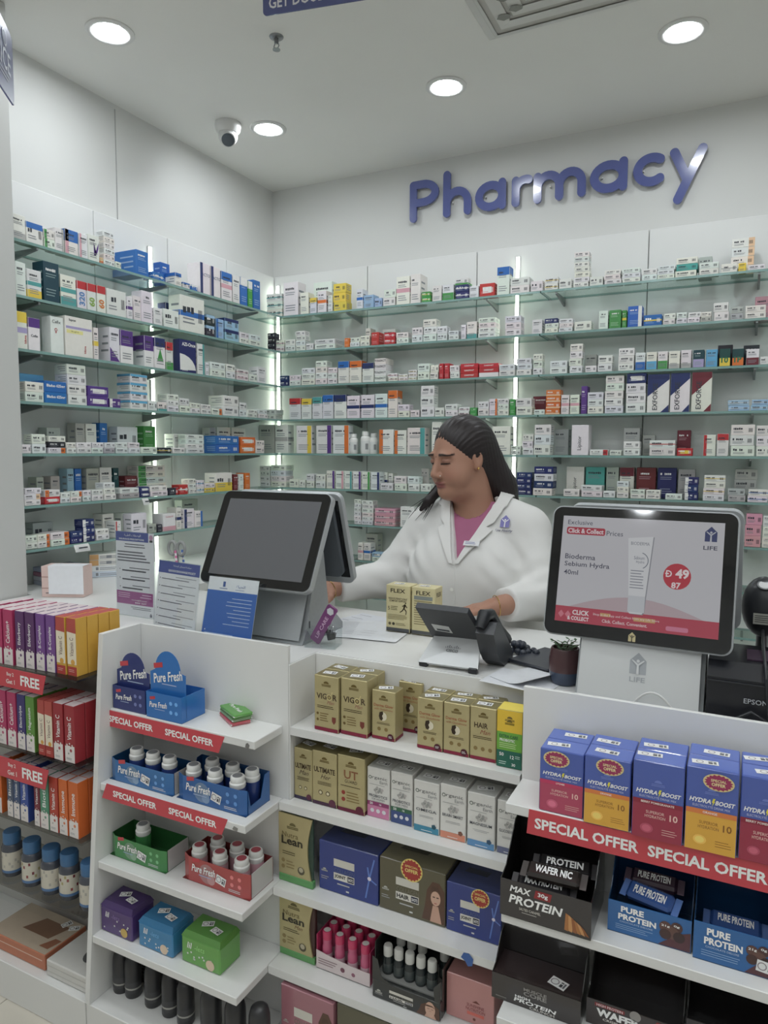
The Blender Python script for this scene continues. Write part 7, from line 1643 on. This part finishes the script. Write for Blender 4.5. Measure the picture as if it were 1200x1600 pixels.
# hair
def sd_hair(P):
    q = hl(P)
    d = s_ell(q, v3(0, .026, .034), v3(.086, .104, .103))
    th = np.arctan2(q[:, 0] * 1.0, q[:, 2] + .06); rid = np.sin(th * 70 + q[:, 1] * 60) + .6 * np.sin(th * 121 - q[:, 1] * 35 + 1.3)
    part = np.exp(-((q[:, 0] + .012) / .004) ** 2) * (q[:, 2] > .085)
    d = d - .0008 * rid + part * .0015
    ny, nz = -.60, -.80
    hairline = (q[:, 1] + .082) * ny + (q[:, 2] - .074) * nz - .030 * np.clip(np.abs(q[:, 0]) / .07, 0, 1.2) ** 2 * .9
    d = smax(d, hairline, .014)
    fall = s_cap(P, hw(-.01, .075, .02), v3(-.752, 2.335, 1.43), .074, .062)
    fall = smin(fall, s_cap(P, v3(-.752, 2.335, 1.43), v3(-.725, 2.385, 1.30), .064, .055), .03)
    fall = smin(fall, s_cap(P, hw(.02, .085, -.02), v3(-.705, 2.30, 1.425), .05, .030), .03)
    d = smin(d, fall - .0008 * np.sin((P[:, 0] * 1.2 + P[:, 1] * .6 + P[:, 2] * .3) * 420), .03)
    d = smin(d, s_cap(P, hw(-.062, .045, -.05), v3(-.945, 2.20, 1.385), .026, .014), .02)
    d = smin(d, s_cap(P, v3(-.945, 2.20, 1.385), v3(-.965, 2.185, 1.355), .013, .007), .015)
    return d
HAIR = mat('dark_hair', (38, 31, 32), .42, spec=.4)
sdf_obj('hair', sd_hair, (-.98, 2.05, 1.27), (-.58, 2.46, 1.68), .0032, HAIR, person)
rh = random.Random(3)
for i in range(14):
    s = hw(rh.uniform(-.08, -.05), rh.uniform(.0, .05), rh.uniform(-.07, -.04)); e = v3(-.93 - rh.uniform(0, .07), 2.15 + rh.uniform(0, .06), 1.365 - rh.uniform(0, .05))
    mid = (s + e) / 2 + v3(rh.uniform(-.02, .0), rh.uniform(-.01, .01), -.015)
    m = MB(); m.tube([tuple((1 - t) ** 2 * s + 2 * t * (1 - t) * mid + t * t * e) for t in [k / 8 for k in range(9)]], [.0016] * 7 + [.001, .0004], 5); m.build('hair_lock', HAIR, person)
# jewellery
GOLDM = mat('gold_jewel', (226, 186, 110), .22, 1.0)
ep = hw(.085, .003, -.036); m = MB(); m.ball(tuple(ep), .0045, 8); m.build('earring', GOLDM, person)
npz = hw(.0195, -.103, -.040); m = MB(); m.ball(tuple(npz), .0022, 6); m.build('nose_stud', mat('gem', (236, 230, 220), .1), person)
def ring_around(c, axis, r, th, name):
    a = axis / np.linalg.norm(axis); u = np.cross(a, v3(0, 0, 1)); u /= np.linalg.norm(u); w_ = np.cross(a, u)
    m = MB(); m.tube([tuple(c + r * (math.cos(2 * PI * i / 28) * u + math.sin(2 * PI * i / 28) * w_)) for i in range(28)], th, 6, closed=True); m.build(name, GOLDM, person)
ring_around(WRR + TR_ * .012, TR_, .0315, .0016, 'bracelet')
ring_around(WRL + TL_ * .02, TL_, .0315, .0013, 'bracelet')
# trousers and shoes below the counter
def sd_tr(P):
    d = s_ell(P, v3(-.80, 2.27, .86), v3(.215, .16, .16))
    for s in (-1, 1): d = smin(d, s_cap(P, v3(-.80 + s * .10, 2.27, .80), v3(-.80 + s * .115, 2.26, .10), .105, .062), .04)
    return np.maximum(d, .075 - P[:, 2])
sdf_obj('trousers', sd_tr, (-1.06, 2.05, .05), (-.54, 2.47, 1.04), .011, mat('dark_trousers', (46, 48, 58), .8), person)
for s in (-1, 1):
    def sd_sh(P, s=s):
        x = -.80 + s * .115; d = smin(s_ell(P, v3(x, 2.19, .035), v3(.044, .11, .04)), s_ell(P, v3(x, 2.27, .05), v3(.042, .06, .052)), .02); return np.maximum(d, .001 - P[:, 2])
    sdf_obj('shoe', sd_sh, (-.80 + s * .115 - .08, 2.04, -.01), (-.80 + s * .115 + .08, 2.38, .13), .007, mat('black_shoe', (30, 30, 32), .4), person)

# ------------------------------------------------------------------ wall lettering
SIGNB = mat('blue_acrylic', (92, 102, 166), .18, coat=.4)
def ribbon(m, pts, r, y0, y1):
    """flat stroke with round ends along a 2-D path"""
    n = len(pts); L, R = [], []
    for i, (x, z) in enumerate(pts):
        a = pts[max(i - 1, 0)]; b = pts[min(i + 1, n - 1)]; dx, dz = b[0] - a[0], b[1] - a[1]; l = math.hypot(dx, dz); nx, nz = -dz / l, dx / l
        k = r
        if 0 < i < n - 1:
            d1 = (x - a[0], z - a[1]); d2 = (b[0] - x, b[1] - z); c = (d1[0] * d2[0] + d1[1] * d2[1]) / (math.hypot(*d1) * math.hypot(*d2)); k = r / max(.75, math.sqrt((1 + c) / 2))
        L.append((x + nx * k, z + nz * k)); R.append((x - nx * k, z - nz * k))
    def cap(p, q, s):
        a0 = math.atan2(p[1] - q[1], p[0] - q[0]); c = ((p[0] + q[0]) / 2, (p[1] + q[1]) / 2)
        return [(c[0] + r * math.cos(a0 - s * PI * k / 8), c[1] + r * math.sin(a0 - s * PI * k / 8)) for k in range(1, 8)]
    out = L + cap(L[-1], R[-1], 1) + R[::-1] + cap(R[0], L[0], 1)
    return m.prism(out[::-1], y0, y1)
def arc(cx, cz, rx, rz, a0, a1, n=14): return [(cx + rx * math.cos(math.radians(a0 + (a1 - a0) * i / n)), cz + rz * math.sin(math.radians(a0 + (a1 - a0) * i / n))) for i in range(n + 1)]
XH, CAPH, SR = .142, .205, .0195
def glyph(ch, w):
    q = SR; a, b = q, w - q; lo, hi = q, XH - q
    if ch == 'P': return [[(a, lo), (a, CAPH - q)], [(a, CAPH - q), (w * .45, CAPH - q)] + arc(w * .45, CAPH - q - .045, b - w * .45, .045, 90, -90)[1:] + [(a, CAPH - q - .09)]]
    if ch == 'h': return [[(a, lo), (a, CAPH + .004)], [(a, .06)] + arc((a + b) / 2, hi - (b - a) / 2, (b - a) / 2, (b - a) / 2, 180, 0)[0:] + [(b, lo)]]
    if ch == 'a': return [arc((a + b) / 2, XH / 2, (b - a) / 2, XH / 2 - q, 0, 352, 26), [(b, hi + .006), (b, lo)]]
    if ch == 'r': return [[(a, lo), (a, hi)], [(a, .06)] + arc(a + .048, hi - .048, .048, .048, 180, 70)]
    if ch == 'm':
        c = (a + b) / 2; r_ = (c - a) / 2
        return [[(a, lo), (a, hi)], [(a, .06)] + arc(a + r_, hi - r_, r_, r_, 180, 0) + [(c, lo)], [(c, .06)] + arc(c + r_, hi - r_, r_, r_, 180, 0) + [(b, lo)]]
    if ch == 'c': return [arc((a + b) / 2 + .01, XH / 2, (b - a) / 2 + .006, XH / 2 - q, 52, 308, 24)]
    if ch == 'y': return [[(a, hi + .004), ((a + b) / 2 - .004, .012)], [(b, hi + .004), (w * .26, -.075)]]
o = thing('wall_sign', 'blue raised lettering reading Pharmacy high on the back wall', 'sign', (0, 0, 0)); o.location = (along(641, 1, YW - .02, 2.74).x, YW - .016, 2.737)
for ch, a, b in (('P', 641, 686), ('h', 693, 737), ('a', 743, 791), ('r', 800, 831), ('m', 834, 916), ('a', 922, 981), ('c', 988, 1041), ('y', 1046, 1105)):
    z_ = 2.80; xa = along(a, 1, YW - .02, z_).x; xb = along(b, 1, YW - .02, z_).x
    m = MB()
    for i, st_ in enumerate(glyph(ch, xb - xa)): ribbon(m, st_, SR, -.012 - .0007 * i, .0)
    for sx in (.25, .75): m.lathe([(.004, 0), (.004, .001)], n=6)
    m2 = MB()
    for i, st_ in enumerate(glyph(ch, xb - xa)): ribbon(m2, st_, SR, -.012 - .0007 * i, .0)
    m2.build('letter', SIGNB, o, loc=(xa - o.location.x, 0, 0))
    MB().box((xb - xa) * .3, (xb - xa) * .3 + .006, 0, .0155, XH * .5, XH * .5 + .006).build('stand_off', RING, o, loc=(xa - o.location.x, 0, 0))

# ------------------------------------------------------------------ ceiling fittings
o = thing('dome_camera', 'white dome camera on the ceiling beside a downlight', 'security camera', (-2.175, 2.70, CEIL))
WPL = mat('camera_white', (222, 222, 220), .3)
MB().lathe([(.058, -.0005), (.060, -.010), (.056, -.03), (.046, -.045)], n=28).build('mount', WPL, o)
m = MB(); m.ball((0, 0, -.055), .044, 12); m.build('eyeball', WPL, o)
d_ = (Vector((0, 0, EYE)) - Vector((-2.175, 2.70, CEIL - .055))).normalized(); d_ = (d_ + Vector((0, 0, -.45))).normalized()
m = MB(); R_ = d_.to_track_quat('Z', 'Y').to_matrix().to_4x4(); m.xf = Matrix.Translation((0, 0, -.055)) @ R_; m.lathe([(.033, .026), (.033, .046), (.030, .047)], n=24); m.build('lens_ring', WPL, o)
m = MB(); m.xf = Matrix.Translation((0, 0, -.055)) @ R_; m.lathe([(.029, .0472), (.012, .0486), (.0005, .0490)], n=24); m.build('lens', mat('lens_grey', (96, 104, 112), .1), o)
o = thing('sprinkler', 'small metal fire sprinkler hanging from the ceiling', 'sprinkler', (-1.575, 2.235, CEIL))
CHR = mat('sprinkler_metal', (140, 142, 146), .3, .8)
MB().lathe([(.026, -.0005), (.024, -.004), (.012, -.007)], n=20).build('cover_plate', CHR, o)
MB().lathe([(.008, -.007), (.008, -.022), (.005, -.024)], n=12).build('nozzle', CHR, o)
for s in (-1, 1): m = MB(); m.tube([(s * .006, 0, -.022), (s * .011, 0, -.033), (s * .003, 0, -.044)], .0018, 6); m.build('frame_arm', CHR, o)
MB().lathe([(.014, -.046), (.014, -.0445)], n=14).build('deflector', CHR, o)
o = thing('air_vent', 'square white four-way air vent in the ceiling', 'vent', (-.59, 2.29, CEIL))
VW = mat('vent_white', (214, 213, 208), .5)
def sq_ring(m, a, b, z0, z1):
    v = [(-a, -a, z0), (a, -a, z0), (a, a, z0), (-a, a, z0), (-b, -b, z1), (b, -b, z1), (b, b, z1), (-b, b, z1)]
    m.add(v, [(i, (i + 1) % 4, (i + 1) % 4 + 4, i + 4) for i in range(4)])
    m.add([(p[0], p[1], p[2] - .0015) for p in v], [(i + 4, (i + 1) % 4 + 4, (i + 1) % 4, i) for i in range(4)])
m = MB(); m.box(-.27, .27, -.27, .27, -.0165, -.001); m.build('backing', mat('vent_dark', (196, 194, 188), .8), o)
for k, (a, b) in enumerate(((.30, .255), (.235, .19), (.175, .13), (.115, .07))):
    m = MB(); sq_ring(m, a, b, -.012 + (.008 if k == 0 else -.004), -.020); m.build('louvre', VW, o)
m = MB(); m.box(-.05, .05, -.05, .05, -.020, -.018); m.build('centre_plate', VW, o)
for dx, dy in ((-.17, .06), (-.15, .13), (-.20, .16)):
    m = MB(); m.add([(dx + .022 * math.cos(i) * (1 + .3 * (i % 2)), dy + .016 * math.sin(i) * (1 + .4 * ((i + 1) % 2)), -.0225) for i in range(6)], [tuple(range(5, -1, -1))], (132, 132, 124)); m.build('dirt_patch', CARTON, o)
# hanging signs
SGB = (84, 92, 142)
A = at(411, 25, 1, 1.9)
o = thing('hanging_sign', 'blue hanging sign with white capitals at the top edge', 'sign', (A.x, 1.9, A.z), math.radians(12))
MB().prism(rrect(0, .62, 0, .17, .012, 4), 0, .004, SGB).build('board', GLOSSY, o)
m = MB(); m.text('GET DOUBLE THE D', .185, .034, -.0006, w=.33, h=.034, col=(222, 222, 226), bold=.02); m.build('lettering', GLOSSY, o)
for x in (.1, .5): m = MB(); m.tube([(x, .002, .168), (x, .002, CEIL - A.z - .001)], .0012, 6); m.build('wire', CHR, o)
E_ = Vector((0, 0, EYE)) + 1.6 * ray(22, 165); T_ = Vector((0, 0, EYE)) + 1.6 * ray(22, 62)
o = thing('hanging_sign', 'blue pointed price sign hanging at the left edge', 'sign', (E_.x, E_.y, E_.z), math.atan2(.77, -.64))
hh = T_.z - E_.z
MB().prism([(-.5, -.02), (0, -.0), (.004, hh * .1), (.004, hh * .96), (-.012, hh), (-.5, hh + .02)], 0, .004, SGB).build('board', GLOSSY, o)
m = MB(); m.text('PRICE', -.085, hh * .48, -.0006, w=.13, h=.045, col=(206, 208, 214), bold=.01); m.lines(-.2, -.02, hh * .18, hh * .30, -.0006, 2, (170, 168, 172)); m.build('lettering', GLOSSY, o)
m = MB(); m.disc(-.06, hh * .78, -.0006, .018, (196, 198, 206), 18); m.disc(-.06, hh * .78, -.0010, .014, SGB, 18); m.build('round_mark', GLOSSY, o)
m = MB(); m.tube([(-.25, .002, hh + .008), (-.25, .002, CEIL - E_.z - .001)], .0012, 6); m.build('wire', CHR, o)
# paper tags on the left shelves
for k, (y_, z_, s) in enumerate(((2.268, ZL[5], .036), (1.93, ZL[6], .07))):
    m = MB(); n = 6
    for i in range(n):
        a0, a1 = -1.2 * i / n, -1.2 * (i + 1) / n
        m.add([(.02 * math.sin(-a0) * .6, -s / 2, -.004 - .028 * i / n), (.02 * math.sin(-a1) * .6, -s / 2, -.004 - .028 * (i + 1) / n), (.02 * math.sin(-a1) * .6, s / 2, -.004 - .028 * (i + 1) / n), (.02 * math.sin(-a0) * .6, s / 2, -.004 - .028 * i / n)], [(0, 1, 2, 3)], (226, 226, 224))
    m.add([(.012, -s * .3, -.014), (.014, -s * .3, -.019), (.014, s * .3, -.019), (.012, s * .3, -.014)], [(0, 1, 2, 3)], 'ink')
    q = m.build('shelf_tag', CARTON, None, loc=(XS + .0012, y_, z_)); tag(q, ('curled white tag on the edge of the sixth left shelf', 'long white tag on the edge of the lowest left shelf')[k], 'tag', 'paper shelf tags')

# ------------------------------------------------------------------ printed details belong to the part that carries them
RULES = (('cap_label', 'cap'), ('label', 'body'), ('header_print', 'header_card'), ('front_print', 'front_panel'), ('lettering', 'front_panel'), ('front_print', 'carton_body'), ('lettering', 'carton_body'), ('front_print', 'gold_front'), ('lettering', 'gold_front'),
         ('front_print', 'tray'), ('lettering', 'tray'), ('lettering', 'board'), ('round_mark', 'board'), ('lettering', 'front_print'), ('advert_lettering', 'advert_print'), ('advert_print', 'glass_front'), ('display_area', 'glass_front'), ('bezel_emblem', 'glass_front'), ('cover_print', 'front_cover'),
         ('back_lettering', 'back_panel'), ('rating_label', 'phone_back'), ('maker_logo', 'foot_plate'), ('rubber_foot', 'foot_plate'), ('lens', 'eyeball'), ('lens_ring', 'eyeball'), ('rating_label', 'head'), ('button', 'head'), ('maker_name', 'casing'), ('paper_slot', 'casing'), ('face_print', 'sheet'), ('lettering', 'sheet'), ('wire_arm', 'clip_body'), ('diffuser', 'channel'), ('lamp_disc', 'trim_ring'), ('coat_emblem', 'white_coat'), ('name_badge', 'white_coat'), ('lapel', 'white_coat'), ('coat_button', 'white_coat'), ('front_placket', 'white_coat'), ('hair_lock', 'hair'))
stem_ = lambda o: o.name.split('.')[0]
kids = {}
for ob in list(COL.objects):
    if ob.parent is not None: kids.setdefault(ob.parent.name, []).append(ob)
ident = lambda o: o.location.length < 1e-9 and Vector(o.rotation_euler).length < 1e-9
for root in [x for x in list(COL.objects) if x.parent is None and x.name in kids]:
    ch = kids[root.name]; moved = set()
    for a, b in RULES:
        host = [c for c in ch if stem_(c) == b and ident(c) and c.name not in moved and c.parent == root]
        if not host: continue
        for c in ch:
            if stem_(c) == a and c.parent == root and c != host[0] and not any(k.parent == c for k in ch):
                c.parent = host[0]; moved.add(c.name)
import OpenImageIO as oiio,sys
b=oiio.ImageBuf('/workdir/render_main.png');s=b.spec().width/1200
import numpy as np
a=b.get_pixels(oiio.UINT8)
for n,(x,y) in dict(ceil_mid=(560,120),ceil_right=(1000,150),wall_top=(600,340),wall_r=(1150,280),wall_l=(100,250),wall_l2=(300,330),panel=(560,440),endpanel=(15,600),lshelf5bg=(60,680),shelfbg=(650,690),worktop=(560,1010),leftpanel=(350,1060),rpanel=(1000,1105),shelfL4=(330,1545),plinth=(60,1560),coat=(800,880),coat2=(680,880),face=(715,745),till=(430,960),redstrip=(905,1310),hydra=(950,1200),gold=(507,1120),mboard=(250,1400)).items():
    X,Y=int(x*s),int(y*s); print(n,(x,y),a[Y-2:Y+3,X-2:X+3,:3].reshape(-1,3).mean(0).astype(int))
